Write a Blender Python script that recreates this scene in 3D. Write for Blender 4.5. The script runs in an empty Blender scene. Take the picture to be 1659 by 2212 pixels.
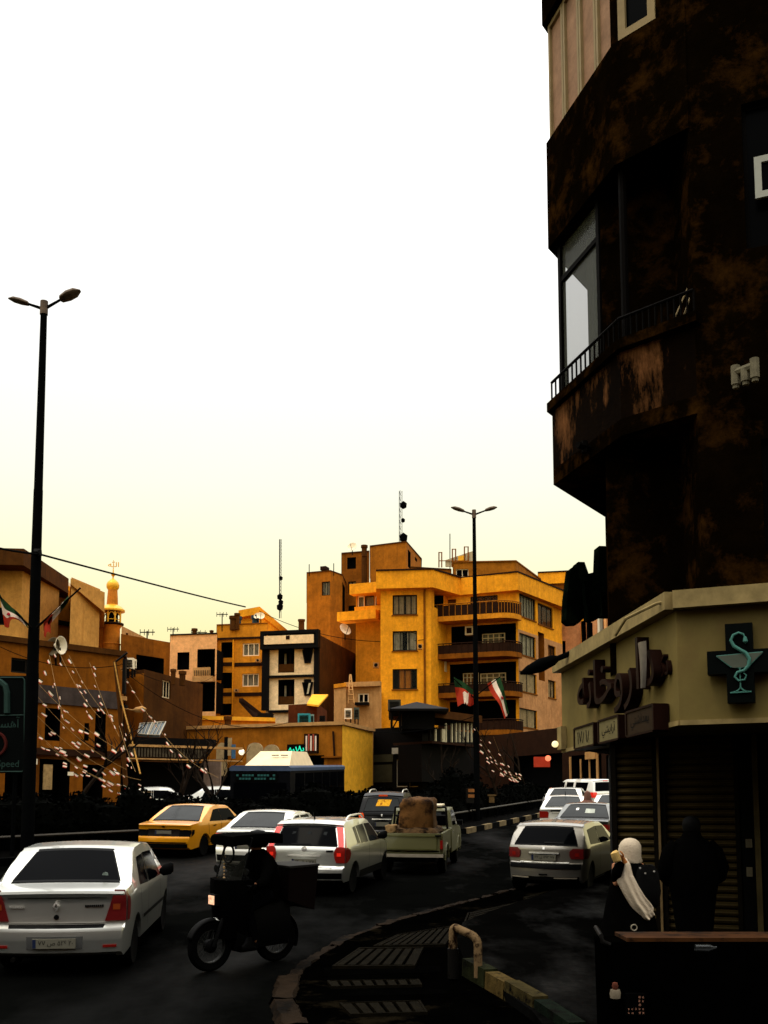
import bpy, bmesh, math, random
from mathutils import Vector, Matrix
R = math.radians
random.seed(7)
SC = bpy.context.scene
COL = SC.collection
# ------------------------------------------------------------------ camera, sky, sun, exposure
EZ = 2.62                      # eye height above the road datum
F = 2212.0                     # focal length in reference units (picture 1659 x 2212)
PITCH = R(6.0)
CX, HORZ = 829.5, 1760.0
YP = HORZ - F * math.tan(PITCH)
cd = bpy.data.cameras.new('camera'); cam = bpy.data.objects.new('camera', cd); COL.objects.link(cam)
cam.location = (0, 0, EZ); cam.rotation_euler = (R(90) + PITCH, 0, 0)
cd.sensor_width = 36; cd.sensor_fit = 'AUTO'; cd.lens = 36.0
cd.shift_y = (YP - 1106.0) / 2212.0
cd.clip_start = 0.1; cd.clip_end = 3000
SC.camera = cam
SUN_EL, SUN_AZ = R(64), R(232)     # azimuth of the sun, clockwise from +y: behind the camera, to the left
w = bpy.data.worlds.new('World'); SC.world = w; w.use_nodes = True
nt = w.node_tree; nt.nodes.clear()
def N(t, **k):
    n = nt.nodes.new(t)
    for a, b in k.items(): setattr(n, a, b)
    return n
sky = N('ShaderNodeTexSky', sky_type='NISHITA', sun_disc=False, sun_elevation=SUN_EL, sun_rotation=SUN_AZ, air_density=2.0, dust_density=6.0)
tc = N('ShaderNodeTexCoord'); sx = N('ShaderNodeSeparateXYZ')
rp = N('ShaderNodeValToRGB'); rp.color_ramp.interpolation = 'LINEAR'
els = rp.color_ramp.elements
els[0].position = 0.0; els[0].color = (.27, .227, .103, 1)
els[1].position = 1.0; els[1].color = (1, .99, .95, 1)
for p, c in ((.17, (.27, .243, .127, 1)), (.24, (.27, .262, .18, 1)), (.31, (.272, .27, .225, 1)), (.39, (.28, .278, .26, 1)), (.5, (.33, .328, .32, 1)), (.75, (.62, .61, .59, 1))):
    e = els.new(p); e.color = c
sc_ = N('ShaderNodeVectorMath', operation='SCALE'); sc_.inputs[3].default_value = 40.0
mx = N('ShaderNodeMix', data_type='RGBA'); mx.inputs[0].default_value = .97      # thick overcast over the clear sky
bg = N('ShaderNodeBackground'); bg.inputs[1].default_value = 0.1
ow = N('ShaderNodeOutputWorld')
L = nt.links.new
L(tc.outputs['Generated'], sx.inputs[0]); L(sx.outputs[2], rp.inputs[0]); L(rp.outputs[0], sc_.inputs[0])
L(sky.outputs[0], mx.inputs[6]); L(sc_.outputs[0], mx.inputs[7]); L(mx.outputs[2], bg.inputs[0]); L(bg.outputs[0], ow.inputs[0])
sl = bpy.data.lights.new('sun', 'SUN'); sl.energy = .8; sl.angle = R(14); sl.color = (1, .9, .72)
so = bpy.data.objects.new('sun', sl); COL.objects.link(so)
_d = -Vector((math.sin(SUN_AZ) * math.cos(SUN_EL), math.cos(SUN_AZ) * math.cos(SUN_EL), math.sin(SUN_EL)))
so.rotation_euler = _d.to_track_quat('-Z', 'Y').to_euler(); so.location = (-40, -60, 80)
vs = SC.view_settings; vs.view_transform = 'Standard'; vs.look = 'None'; vs.exposure = 0; vs.gamma = 1; vs.use_curve_mapping = False

# ------------------------------------------------------------------ geometry of the place
SL = 0.05                                             # the street climbs away from the camera
def gz(y): return SL * y
def at(x, y, d):
    xc = (x - CX) / F; yc = (YP - y) / F
    dy = math.cos(PITCH) - yc * math.sin(PITCH); dz = math.sin(PITCH) + yc * math.cos(PITCH)
    return Vector((xc / dy * d, d, EZ + dz / dy * d))
def gp(x, y, h=0.0):                                  # where a line of sight meets the road (raised by h)
    a = at(x, y, 1.0); s = a.z - EZ
    d = (EZ - h) / (SL - s)
    return Vector((a.x * d, d, gz(d) + h))
def pl(x, d, y=1600.0):
    a = at(x, y, d); return Vector((a.x, a.y))

# ------------------------------------------------------------------ materials
MATS = {}
def deep(c):                                            # hard contrast put into the colours: dark paints and plasters go darker still
    m_ = max(c); k = 1.0 if m_ >= .2 else (max(m_, 1e-4) / .2) ** .6
    return tuple(v * k for v in c)
def mat(name, col, rough=.7, var=.25, scale=3.0, bump=0.0, metal=0.0, spec=.3, streak=0.0, streak_col=None, emit=None, alpha=None, coat=0.0, blot=None):
    if name in MATS: return MATS[name]
    m = bpy.data.materials.new(name); m.use_nodes = True; n = m.node_tree; b = n.nodes['Principled BSDF']
    b.inputs['Roughness'].default_value = rough; b.inputs['Metallic'].default_value = metal
    b.inputs['Specular IOR Level'].default_value = spec if (coat > 0 or metal > 0 or rough < .2) else spec * .2; b.inputs['Coat Weight'].default_value = coat
    col = deep(col); streak_col = deep(streak_col) if streak_col else None
    if blot: blot = (deep(blot[0]), *blot[1:])
    c4 = (*col, 1)
    ln = n.links.new
    if var > 0 or streak > 0 or blot or bump > 0:
        t = n.nodes.new('ShaderNodeTexCoord')
        no = n.nodes.new('ShaderNodeTexNoise'); no.inputs['Scale'].default_value = scale; no.inputs['Detail'].default_value = 8; no.inputs['Roughness'].default_value = .65
        ln(t.outputs['Object'], no.inputs['Vector'])
        mr = n.nodes.new('ShaderNodeMapRange'); mr.inputs[1].default_value = .3; mr.inputs[2].default_value = .7
        mr.inputs[3].default_value = 1 - var; mr.inputs[4].default_value = 1 + var
        ln(no.outputs[0], mr.inputs[0])
        sc = n.nodes.new('ShaderNodeVectorMath'); sc.operation = 'SCALE'; sc.inputs[0].default_value = col
        ln(mr.outputs[0], sc.inputs[3]); out = sc.outputs[0]
        def over(out, src, lo, hi, amt, c):
            r = n.nodes.new('ShaderNodeMapRange'); r.inputs[1].default_value = lo; r.inputs[2].default_value = hi; r.inputs[4].default_value = amt
            ln(src, r.inputs[0]); mixn = n.nodes.new('ShaderNodeMix'); mixn.data_type = 'RGBA'
            ln(r.outputs[0], mixn.inputs[0]); ln(out, mixn.inputs[6]); mixn.inputs[7].default_value = (*c, 1)
            return mixn.outputs[2]
        if streak > 0:
            mp = n.nodes.new('ShaderNodeMapping'); mp.inputs['Scale'].default_value = (2.2, 2.2, .16); ln(t.outputs['Object'], mp.inputs[0])
            n2 = n.nodes.new('ShaderNodeTexNoise'); n2.inputs['Scale'].default_value = 1.3; n2.inputs['Detail'].default_value = 7; n2.inputs['Roughness'].default_value = .7; ln(mp.outputs[0], n2.inputs['Vector'])
            n4 = n.nodes.new('ShaderNodeTexNoise'); n4.inputs['Scale'].default_value = 2.6; n4.inputs['Detail'].default_value = 12; n4.inputs['Roughness'].default_value = .8; ln(t.outputs['Object'], n4.inputs['Vector'])
            m4 = n.nodes.new('ShaderNodeMapRange'); m4.inputs[1].default_value = .32; m4.inputs[2].default_value = .68; m4.inputs[3].default_value = .68; m4.inputs[4].default_value = 1.2; ln(n4.outputs[0], m4.inputs[0])
            v4 = n.nodes.new('ShaderNodeVectorMath'); v4.operation = 'SCALE'; ln(out, v4.inputs[0]); ln(m4.outputs[0], v4.inputs[3]); out = v4.outputs[0]
            out = over(out, n2.outputs[0], .50, .72, streak, streak_col or tuple(v * .35 for v in col))
        if blot:
            n3 = n.nodes.new('ShaderNodeTexNoise'); n3.inputs['Scale'].default_value = blot[1]; n3.inputs['Detail'].default_value = 9; n3.inputs['Roughness'].default_value = .72; n3.inputs['Distortion'].default_value = .15
            mp = n.nodes.new('ShaderNodeMapping'); mp.inputs['Scale'].default_value = (1, 1, blot[4] if len(blot) > 4 else 1); ln(t.outputs['Object'], mp.inputs[0]); ln(mp.outputs[0], n3.inputs['Vector'])
            out = over(out, n3.outputs[0], blot[2], blot[3], 1.0, blot[0])
        ln(out, b.inputs['Base Color'])
        if bump > 0:
            bp = n.nodes.new('ShaderNodeBump'); bp.inputs['Strength'].default_value = bump; bp.inputs['Distance'].default_value = .02
            nb = n.nodes.new('ShaderNodeTexNoise'); nb.inputs['Scale'].default_value = scale * 9; nb.inputs['Detail'].default_value = 5; ln(t.outputs['Object'], nb.inputs['Vector'])
            ln(nb.outputs[0], bp.inputs['Height']); ln(bp.outputs[0], b.inputs['Normal'])
    else:
        b.inputs['Base Color'].default_value = c4
    if emit: b.inputs['Emission Color'].default_value = (*emit[0], 1); b.inputs['Emission Strength'].default_value = emit[1]
    if alpha is not None: b.inputs['Alpha'].default_value = alpha
    MATS[name] = m; return m

# ------------------------------------------------------------------ mesh helper
class G:
    def __init__(s): s.v = []; s.f = []; s.m = []
    def add(s, vs, fs, m=0):
        o = len(s.v); s.v += [Vector(p) for p in vs]; s.f += [tuple(i + o for i in f) for f in fs]; s.m += [m] * len(fs)
    def quad(s, a, b, c, d, m=0): s.add([a, b, c, d], [(0, 1, 2, 3)], m)
    BF = [(0, 3, 2, 1), (4, 5, 6, 7), (0, 1, 5, 4), (1, 2, 6, 5), (2, 3, 7, 6), (3, 0, 4, 7)]
    def box(s, x0, x1, y0, y1, z0, z1, m=0, M=None):
        p = [Vector(q) for q in ((x0, y0, z0), (x1, y0, z0), (x1, y1, z0), (x0, y1, z0), (x0, y0, z1), (x1, y0, z1), (x1, y1, z1), (x0, y1, z1))]
        if M is not None: p = [M @ q for q in p]
        s.add(p, s.BF, m)
    def hexa(s, p, m=0): s.add(p, s.BF, m)
    def seg(s, a, b, wdt, z0, z1, m=0, off=0.0):   # upright box along a plan segment; off = shift to the outside (right of a->b)
        a = Vector(a[:2]); b = Vector(b[:2]); t = (b - a).normalized(); n = Vector((t.y, -t.x))
        q = [a + n * (off + wdt), b + n * (off + wdt), b + n * off, a + n * off]
        s.hexa([(*k, z0) for k in q] + [(*k, z1) for k in q], m)
    def tube(s, pts, r, n=8, m=0, cap=True):
        pts = [Vector(p) for p in pts]; k = len(pts); rr = r if isinstance(r, (list, tuple)) else [r] * k
        rings = []; up = None
        for i, p in enumerate(pts):
            t = (pts[min(i + 1, k - 1)] - pts[max(i - 1, 0)]).normalized()
            if up is None: up = Vector((0, 0, 1)) if abs(t.z) < .9 else Vector((0, 1, 0))
            a = t.cross(up)
            if a.length < 1e-4: a = t.cross(Vector((1, 0, 0)))
            a.normalize(); b = a.cross(t); up = b
            rings.append([p + (a * math.cos(2 * math.pi * j / n) + b * math.sin(2 * math.pi * j / n)) * rr[i] for j in range(n)])
        s.rings(rings, m, cap)
    def rings(s, rings, m=0, cap=True):
        n = len(rings[0]); vs = [p for q in rings for p in q]; fs = []
        for i in range(len(rings) - 1):
            for j in range(n):
                fs.append((i * n + j, i * n + (j + 1) % n, (i + 1) * n + (j + 1) % n, (i + 1) * n + j))
        if cap: fs += [tuple(reversed(range(n))), tuple(range((len(rings) - 1) * n, len(rings) * n))]
        s.add(vs, fs, m)
    def lathe(s, prof, c, n=16, axis='z', m=0, cap=True):
        rings = []
        for r, h in prof:
            q = []
            for j in range(n):
                a = 2 * math.pi * j / n; u, v = math.cos(a) * max(r, 1e-4), math.sin(a) * max(r, 1e-4)
                q.append(Vector(c) + (Vector((u, v, h)) if axis == 'z' else Vector((h, u, v)) if axis == 'x' else Vector((u, h, v))))
            rings.append(q)
        s.rings(rings, m, cap)
    def grid(s, fn, nu, nv, m=0):
        vs = [fn(i / nu, j / nv) for j in range(nv + 1) for i in range(nu + 1)]
        s.add(vs, [(j * (nu + 1) + i, j * (nu + 1) + i + 1, (j + 1) * (nu + 1) + i + 1, (j + 1) * (nu + 1) + i) for j in range(nv) for i in range(nu)], m)
    def prism(s, poly, z0, z1, m=0):                  # plan polygon, upright
        n = len(poly)
        vs = [(p[0], p[1], z0 if not callable(z0) else z0(p)) for p in poly] + [(p[0], p[1], z1 if not callable(z1) else z1(p)) for p in poly]
        s.add(vs, [tuple(reversed(range(n))), tuple(range(n, 2 * n))] + [(i, (i + 1) % n, n + (i + 1) % n, n + i) for i in range(n)], m)
    def plate(s, poly, o, u, v, t, m=0):               # 2d polygon in the frame o,u,v with thickness t along u x v
        o, u, v = Vector(o), Vector(u), Vector(v); w_ = u.cross(v).normalized() * t; n = len(poly)
        a = [o + u * p[0] + v * p[1] for p in poly]
        s.add(a + [p + w_ for p in a], [tuple(reversed(range(n))), tuple(range(n, 2 * n))] + [(i, (i + 1) % n, n + (i + 1) % n, n + i) for i in range(n)], m)
    def out(s, name, mats, parent=None, smooth=False, recalc=True, ang=38, flat_mats=None):
        me = bpy.data.meshes.new(name)
        off = parent.location if (parent is not None and parent.get('_w')) else Vector((0, 0, 0))
        if parent is not None and parent.parent is not None and parent.parent.get('_w'): off = parent.parent.location
        me.from_pydata([p - off for p in s.v], [], s.f)
        if not isinstance(mats, (list, tuple)): mats = [mats]
        for q in mats: me.materials.append(q)
        if len(mats) > 1: me.polygons.foreach_set('material_index', s.m)
        if recalc or smooth:
            bm = bmesh.new(); bm.from_mesh(me)
            if smooth: bmesh.ops.remove_doubles(bm, verts=bm.verts, dist=1e-5)
            if recalc: bmesh.ops.recalc_face_normals(bm, faces=bm.faces)
            if smooth:
                for f in bm.faces: f.smooth = True
                for e in bm.edges:
                    if len(e.link_faces) == 2 and e.calc_face_angle(0) > R(ang): e.smooth = False
            bm.to_mesh(me); bm.free()
        me.update()
        o = bpy.data.objects.new(name, me); COL.objects.link(o)
        if parent is not None: o.parent = parent
        return o
def thing(name, label, cat, loc=(0, 0, 0), group=None, world=True):
    o = bpy.data.objects.new(name, None); COL.objects.link(o); o.location = loc; o.empty_display_size = .3
    o['label'] = label; o['category'] = cat
    if group: o['group'] = group
    if world: o['_w'] = 1                              # its parts are modelled in world coordinates
    return o
def tag(o, label, cat, group=None):
    o['label'] = label; o['category'] = cat
    if group: o['group'] = group
    return o
def struct(o): o['kind'] = 'structure'; return o
# lettering, turned into meshes once
TXT = {}
def make_texts(ws):
    tmp = []
    for k, s in ws.items():
        c = bpy.data.curves.new('lettering', 'FONT'); c.body = s; c.size = 1; c.align_x = 'CENTER'; c.align_y = 'CENTER'; c.resolution_u = 3
        o = bpy.data.objects.new('lettering', c); COL.objects.link(o); tmp.append((k, o))
    dg = bpy.context.evaluated_depsgraph_get()
    for k, o in tmp:
        me = bpy.data.meshes.new_from_object(o.evaluated_get(dg))
        vs = [v.co.copy() for v in me.vertices]; fs = [tuple(p.vertices) for p in me.polygons]
        xs = [v.x for v in vs] or [0]; ys = [v.y for v in vs] or [0]
        cx, cy = (min(xs) + max(xs)) / 2, (min(ys) + max(ys)) / 2
        TXT[k] = ([Vector((v.x - cx, v.y - cy, 0)) for v in vs], fs, max(xs) - min(xs), max(ys) - min(ys))
        bpy.data.meshes.remove(me)
    for k, o in tmp:
        c = o.data; bpy.data.objects.remove(o); bpy.data.curves.remove(c)
make_texts(dict(p1='\u06f7\u06f7 \ufeb9 \u06f5\u06f2\u06f6 \u06f2\u06f0', p2='\u06f3\u06f2 \ufef1 \u06f5\u06f9\u06f3 \u06f7\u06f7', p3='\u06f1\u06f4 \ufed5 \u06f8\u06f7\u06f7', 
    pharm='\ufeea\ufee7\ufe8e\ufea7\ufeed\ufead\ufe8d\ufea9', doc='\ufead\ufe98\ufedb\ufea9', num='\u06f1\u06f7\u06f8\u06f1\u06f8', cos='\ufef2\ufeb8\ufef3\ufe8d\ufead\ufe81', hyg='\ufef2\ufe98\ufeb7\ufe8d\ufea9\ufeec\ufe91',
    slow='\ufeea\ufe98\ufeb4\ufeeb\ufe81', speed='Speed', fifty='\u06f5\u06f0', god='\ufdf2'))
def text(g, key, o, u, v, width=None, height=None, m=0, depth=0.0):
    vs, fs, tw, th = TXT[key]; o, u, v = Vector(o), Vector(u).normalized(), Vector(v).normalized()
    sx_ = width / tw if width else height / th; sy_ = height / th if height else sx_
    nn = u.cross(v).normalized() * depth
    P = [o + u * (p.x * sx_) + v * (p.y * sy_) for p in vs]
    if depth <= 0: g.add(P, fs, m); return
    g.add([p + nn for p in P], fs, m)
    cnt = {}
    for f in fs:
        for i in range(len(f)):
            e = (f[i], f[(i + 1) % len(f)]); cnt[tuple(sorted(e))] = cnt.get(tuple(sorted(e)), 0) + 1
    for f in fs:
        for i in range(len(f)):
            a, b = f[i], f[(i + 1) % len(f)]
            if cnt[tuple(sorted((a, b)))] == 1: g.quad(P[a], P[b], P[b] + nn, P[a] + nn, m)

# ------------------------------------------------------------------ palette
OCH = dict(streak=.55, bump=.15)
M_och = mat('ochre plaster', (.82, .32, .012), .85, .2, .5, **OCH, streak_col=(.40, .14, .01), blot=((.42, .15, .012), .30, .55, .74, .5))
M_och2 = mat('warm ochre plaster', (.62, .225, .012), .85, .22, .5, **OCH, streak_col=(.24, .08, .008), blot=((.26, .085, .008), .28, .55, .74, .5))
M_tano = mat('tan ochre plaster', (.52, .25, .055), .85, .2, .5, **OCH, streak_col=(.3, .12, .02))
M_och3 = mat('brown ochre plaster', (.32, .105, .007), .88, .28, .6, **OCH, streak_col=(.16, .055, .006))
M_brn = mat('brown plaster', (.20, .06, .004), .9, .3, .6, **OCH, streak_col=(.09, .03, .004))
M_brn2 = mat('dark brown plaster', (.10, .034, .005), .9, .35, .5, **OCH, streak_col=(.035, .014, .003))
M_yel = mat('yellow painted plaster', (.78, .38, .025), .8, .1, .6, streak=.25, bump=.1, streak_col=(.6, .25, .02))
M_pink = mat('pale pink plaster', (.80, .40, .15), .85, .12, .6, streak=.3, bump=.1, streak_col=(.6, .3, .12))
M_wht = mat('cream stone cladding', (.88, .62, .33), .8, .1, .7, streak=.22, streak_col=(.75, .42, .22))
M_tan = mat('tan plaster', (.48, .25, .085), .85, .2, .5, streak=.5, bump=.1, streak_col=(.26, .11, .025))
M_blk = mat('black trim', (.012, .008, .006), .6, .2, 3)
M_room = mat('dark room', (.006, .005, .004), .9, .2, 2)
M_dkbr = mat('dark brown trim', (.045, .016, .006), .8, .3, 2)
M_frame = mat('dark window frame', (.03, .022, .014), .5, .2, 3)
M_framew = mat('pale window frame', (.8, .62, .38), .5, .1, 3)
M_glass = mat('window glass', (.02, .024, .026), .08, 0, spec=.2, alpha=.22)
M_dglass = mat('dark window glass', (.006, .006, .006), .25, 0, spec=.06)
M_cur = mat('beige curtain', (.6, .42, .2), .9, .25, 2, streak=.5)
M_cur2 = mat('grey curtain', (.5, .43, .27), .9, .25, 2, streak=.5)
M_curo = mat('orange curtain', (.7, .24, .025), .9, .2, 2, streak=.4)
M_met = mat('dark metal', (.014, .012, .01), .55, .2, 4, metal=.0, spec=.3)
M_gal = mat('galvanised metal', (.35, .3, .22), .45, .2, 5, metal=.4)
M_white = mat('white enamel', (.8, .68, .48), .5, .1, 3)
M_teal = mat('teal paint', (.03, .22, .24), .5, .2, 3)
M_rubber = mat('black rubber', (.006, .006, .006), .8, .2, 6, spec=.15)
M_plas = mat('black plastic', (.008, .008, .008), .55, .15, 5, spec=.25)
M_pole = mat('black pole paint', (.010, .011, .011), .8, .25, 2, spec=.02)
# ------------------------------------------------------------------ walls with real openings
class Face:
    """upright plane through plan points a -> b (left to right as seen from outside)"""
    def __init__(s, a, b):
        s.a = Vector(a[:2]); s.b = Vector(b[:2]); s.t = (s.b - s.a).normalized(); s.n = Vector((s.t.y, -s.t.x)); s.len = (s.b - s.a).length
    def pix(s, x, y):
        r = at(x, y, 1.0); r.z -= EZ
        den = r.x * s.n.x + r.y * s.n.y; k = (s.a.x * s.n.x + s.a.y * s.n.y) / den
        p = Vector((r.x * k, r.y * k)); return (p - s.a).dot(s.t), EZ + r.z * k
    def P(s, u, z, o=0.0):
        q = s.a + s.t * u + s.n * o; return Vector((q.x, q.y, z))
    def rect(s, q):
        x0, y0, x1, y1 = q; ym, xm = (y0 + y1) / 2, (x0 + x1) / 2
        return s.pix(x0, ym)[0], s.pix(x1, ym)[0], s.pix(xm, y1)[1], s.pix(xm, y0)[1]
    def bar(s, g, u0, u1, z0, z1, o0, o1, m=0):
        p = [s.P(u0, z0, o1), s.P(u1, z0, o1), s.P(u1, z0, o0), s.P(u0, z0, o0), s.P(u0, z1, o1), s.P(u1, z1, o1), s.P(u1, z1, o0), s.P(u0, z1, o0)]
        g.hexa(p, m)
def wall(g, f, u0, u1, z0, z1, ops):
    us = sorted({u0, u1, *[min(max(k, u0), u1) for o in ops for k in o[:2]]}); zs = sorted({z0, z1, *[min(max(k, z0), z1) for o in ops for k in o[2:4]]})
    for i in range(len(us) - 1):
        for j in range(len(zs) - 1):
            uc, zc = (us[i] + us[i + 1]) / 2, (zs[j] + zs[j + 1]) / 2
            if any(o[0] < uc < o[1] and o[2] < zc < o[3] for o in ops): continue
            g.quad(f.P(us[i], zs[j]), f.P(us[i + 1], zs[j]), f.P(us[i + 1], zs[j + 1]), f.P(us[i], zs[j + 1]), 0)
    for o in ops:
        a, b, c, d = o[:4]; k = o[4]
        if k['k'] == 'n': continue
        def ring(o0, o1, m):
            for (p, q) in (((a, c), (b, c)), ((b, c), (b, d)), ((b, d), (a, d)), ((a, d), (a, c))):
                g.quad(f.P(*p, o0), f.P(*q, o0), f.P(*q, o1), f.P(*p, o1), m)
        if k['k'] == 'w':
            ring(0, -.2, 0); ring(-.2, -.9, 1); g.quad(f.P(a, c, -.9), f.P(b, c, -.9), f.P(b, d, -.9), f.P(a, d, -.9), 1)
        else:
            D = k.get('d', 1.0); ring(0, -D, k.get('m', 1)); g.quad(f.P(a, c, -D), f.P(b, c, -D), f.P(b, d, -D), f.P(a, d, -D), k.get('m', 1))
def window(root, f, o, sill=None):
    a, b, c, d = o[:4]; k = o[4]; fm = k.get('f', M_frame); t = k.get('t', .07); g = G(); n = k.get('n', 2)
    for (p, q, r, s_) in ((a, a + t, c, d), (b - t, b, c, d), (a + t, b - t, c, c + t), (a + t, b - t, d - t, d)): f.bar(g, p, q, r, s_, -.16, -.10)
    for i in range(1, n): u = a + (b - a) * i / n; f.bar(g, u - t * .4, u + t * .4, c + t, d - t, -.155, -.105)
    if k.get('tr'): z = c + (d - c) * k['tr']; f.bar(g, a + t, b - t, z - t * .4, z + t * .4, -.152, -.108)
    wo = g.out('window', fm, root)
    g = G(); f.bar(g, a + t * .5, b - t * .5, c + t * .5, d - t * .5, -.136, -.13)
    g.out('pane', M_glass if k.get('c') else M_dglass, wo)
    if k.get('c'):
        for s0, s1 in k.get('cs', ((0, 1),)):
            g = G(); ua, ub = a + t + (b - a - 2 * t) * s0, a + t + (b - a - 2 * t) * s1; ph = random.random() * 6
            g.grid(lambda x, y: f.P(ua + (ub - ua) * x, c + .03 + (d - c - .06) * y, -.24 + .035 * math.sin(x * (ub - ua) * 26 + ph)), max(8, int((ub - ua) * 14)), 1)
            g.out('curtain', k['c'], wo, smooth=True)
    if sill is not None:
        g = G(); f.bar(g, a - .08, b + .08, c - .09, c - .002, -.1, .09); g.out('sill', sill, wo)
def building(name, label, plan, z0, z1, m, ops=None, cap=None, sill=None, room=None, group=None, backs=None):
    """plan: outline, first the edges the camera sees from left to right, then round the back"""
    root = thing(name, label, 'building', (plan[0][0], plan[0][1], z0), group)
    g = G(); n = len(plan); ops = ops or {}; made = []
    for i in range(n):
        f = Face(plan[i], plan[(i + 1) % n]); lst = []
        for q in ops.get(i, []):
            lst.append((*f.rect(q[:4]), q[4]))
        lst = [(max(o[0], .05), min(o[1], f.len - .05), max(o[2], z0 + .05), min(o[3], z1 - .05), o[4]) for o in lst]
        lst = [o for o in lst if o[1] - o[0] > .1 and o[3] - o[2] > .1]
        wall(g, f, 0, f.len, z0, z1, lst); made.append((f, lst))
    g.add([(p[0], p[1], z1) for p in plan], [tuple(range(n))], 0)
    g.out('wall', [m, room or M_room, *(backs or [])], root, recalc=False)
    for f, lst in made:
        for o in lst:
            if o[4]['k'] == 'w': window(root, f, o, sill)
    if cap:
        ch, cw, cm = cap; g = G(); cx = sum(p[0] for p in plan) / n; cy = sum(p[1] for p in plan) / n
        bot = []; 
        c = Vector((cx, cy))
        big = [c + (Vector(p[:2]) - c) * (1 + cw / max(1e-3, (Vector(p[:2]) - c).length)) for p in plan]
        g.prism(big, z1 + .003, z1 + ch); g.out('parapet', cm, root)
    return root, [x[0] for x in made]
W = lambda **k: dict(k='w', **k)
Dk = lambda **k: dict(k='d', **k)

# ------------------------------------------------------------------ ground
g = G()
g.add([(-400, -60, gz(-60)), (400, -60, gz(-60)), (400, 700, gz(700)), (-400, 700, gz(700))], [(0, 1, 2, 3)])
M_asph = mat('wet asphalt', (.0095, .0100, .0090), .7, .35, .35, bump=.35, spec=.02, blot=((.0045, .0045, .0042), .16, .52, .66))
struct(g.out('road', M_asph))
def wet(m, scale, lo, hi, spec, rough):
    n = m.node_tree; b = n.nodes['Principled BSDF']; t = n.nodes.new('ShaderNodeTexCoord'); mp = n.nodes.new('ShaderNodeMapping'); mp.inputs['Scale'].default_value = (1, .45, 1); n.links.new(t.outputs['Object'], mp.inputs[0])
    z = n.nodes.new('ShaderNodeTexNoise'); z.inputs['Scale'].default_value = scale; z.inputs['Detail'].default_value = 9; z.inputs['Roughness'].default_value = .62; n.links.new(mp.outputs[0], z.inputs['Vector'])
    for sock, c, d in (('Specular IOR Level', 0.0, spec), ('Roughness', .8, rough)):
        r_ = n.nodes.new('ShaderNodeMapRange'); r_.inputs[1].default_value = lo; r_.inputs[2].default_value = hi; r_.inputs[3].default_value = c; r_.inputs[4].default_value = d; n.links.new(z.outputs[0], r_.inputs[0]); n.links.new(r_.outputs[0], b.inputs[sock])
wet(M_asph, .22, .46, .72, .028, .5)
# ------------------------------------------------------------------ far row, from the left
zb = lambda d: gz(d) - .3
def top(x, y, d): return at(x, y, d).z
# ochre house with the flat roof slab
d = 66
r, fs = building('ochre_house', 'tall ochre house under a jutting flat roof slab, at the left edge of the row', [pl(-150, 62), pl(35, 62.5), pl(117, 68), pl(117, 84), pl(-150, 84)], zb(62), top(60, 1231, 64), M_tano,
    {0: [(-30, 1312, 14, 1350, W(n=1, t=.1))]})
g = G(); zt = top(40, 1230, 62); g.prism([pl(-160, 60.5), pl(36, 61), pl(137, 69), pl(137, 86), pl(-160, 86)], zt + .02, zt + 1.05); g.out('roof', M_brn2, r)
g = G(); f = Face(pl(62, 67.6), pl(117, 71.8)); zz = top(90, 1250, 68)
r2, fs = building('ochre_annex', 'windowless ochre annex wall with a capped parapet beside the minaret', [pl(143, 64), pl(207, 67.5), pl(207, 85), pl(143, 82)], zb(64), top(175, 1262, 66), M_tano)
g = G(); zt = top(143, 1252, 64); q = [pl(141, 63.7), pl(217, 67.3), pl(219, 86), pl(141, 84)]
zq = lambda p: zt - .03 * (p[1] - 64); g.prism(q, lambda p: zq(p) - (1.35 if p[0] > q[0][0] + 1 else .35), zq); g.out('parapet', M_tano, r2)
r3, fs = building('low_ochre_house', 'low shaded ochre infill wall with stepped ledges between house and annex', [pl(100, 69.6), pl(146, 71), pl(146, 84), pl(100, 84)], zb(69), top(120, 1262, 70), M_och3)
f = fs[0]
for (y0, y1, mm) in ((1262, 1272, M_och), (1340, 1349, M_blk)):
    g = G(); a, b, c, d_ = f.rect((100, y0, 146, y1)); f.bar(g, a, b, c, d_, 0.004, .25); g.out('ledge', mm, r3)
g = G(); g.box(*[k for k in (at(108, 1235, 70).x, at(118, 1235, 70).x)], 70.5, 72, top(113, 1250, 70), top(113, 1232, 70)); g.box(at(104, 1250, 70).x, at(135, 1250, 70).x, 70.3, 72.5, top(113, 1262, 70), top(113, 1248, 70)); tag(g.out('rooftop_cooler', M_white), 'pale cooler box on the roof between the slab house and the annex', 'cooler')
# brown street block under the loudspeakers
d = 48
r, fs = building('brown_shop_block', 'stained brown street block with a grey band, strung with small flags', [pl(-220, 45), pl(262, 53), pl(268, 62), pl(-220, 66)], zb(45), top(120, 1402, 50.5), M_brn,
    {0: [(24, 1422, 60, 1454, W(n=1, t=.09)), (97, 1530, 130, 1600, Dk(d=1.5)), (205, 1536, 228, 1622, Dk(d=1.2)), (182, 1562, 192, 1600, Dk(d=.5)),
         (84, 1640, 150, 1752, Dk(d=1.5)), (178, 1652, 222, 1752, Dk(d=1.5)), (10, 1640, 70, 1752, Dk(d=1.5))]}, cap=(.28, .2, M_brn2))
f = fs[0]
g = G(); a, b, c, d_ = f.rect((70, 1486, 240, 1524)); f.bar(g, a, b + .5, c, d_, .004, .1); g.out('band', mat('grey band', (.085, .06, .05), .85, .3, 1.5, streak=.5), r)
g = G(); a, b, c, d_ = f.rect((60, 1620, 262, 1634)); f.bar(g, a - 6, b, c, d_, .004, .35); g.out('canopy', M_dkbr, r)
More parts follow.
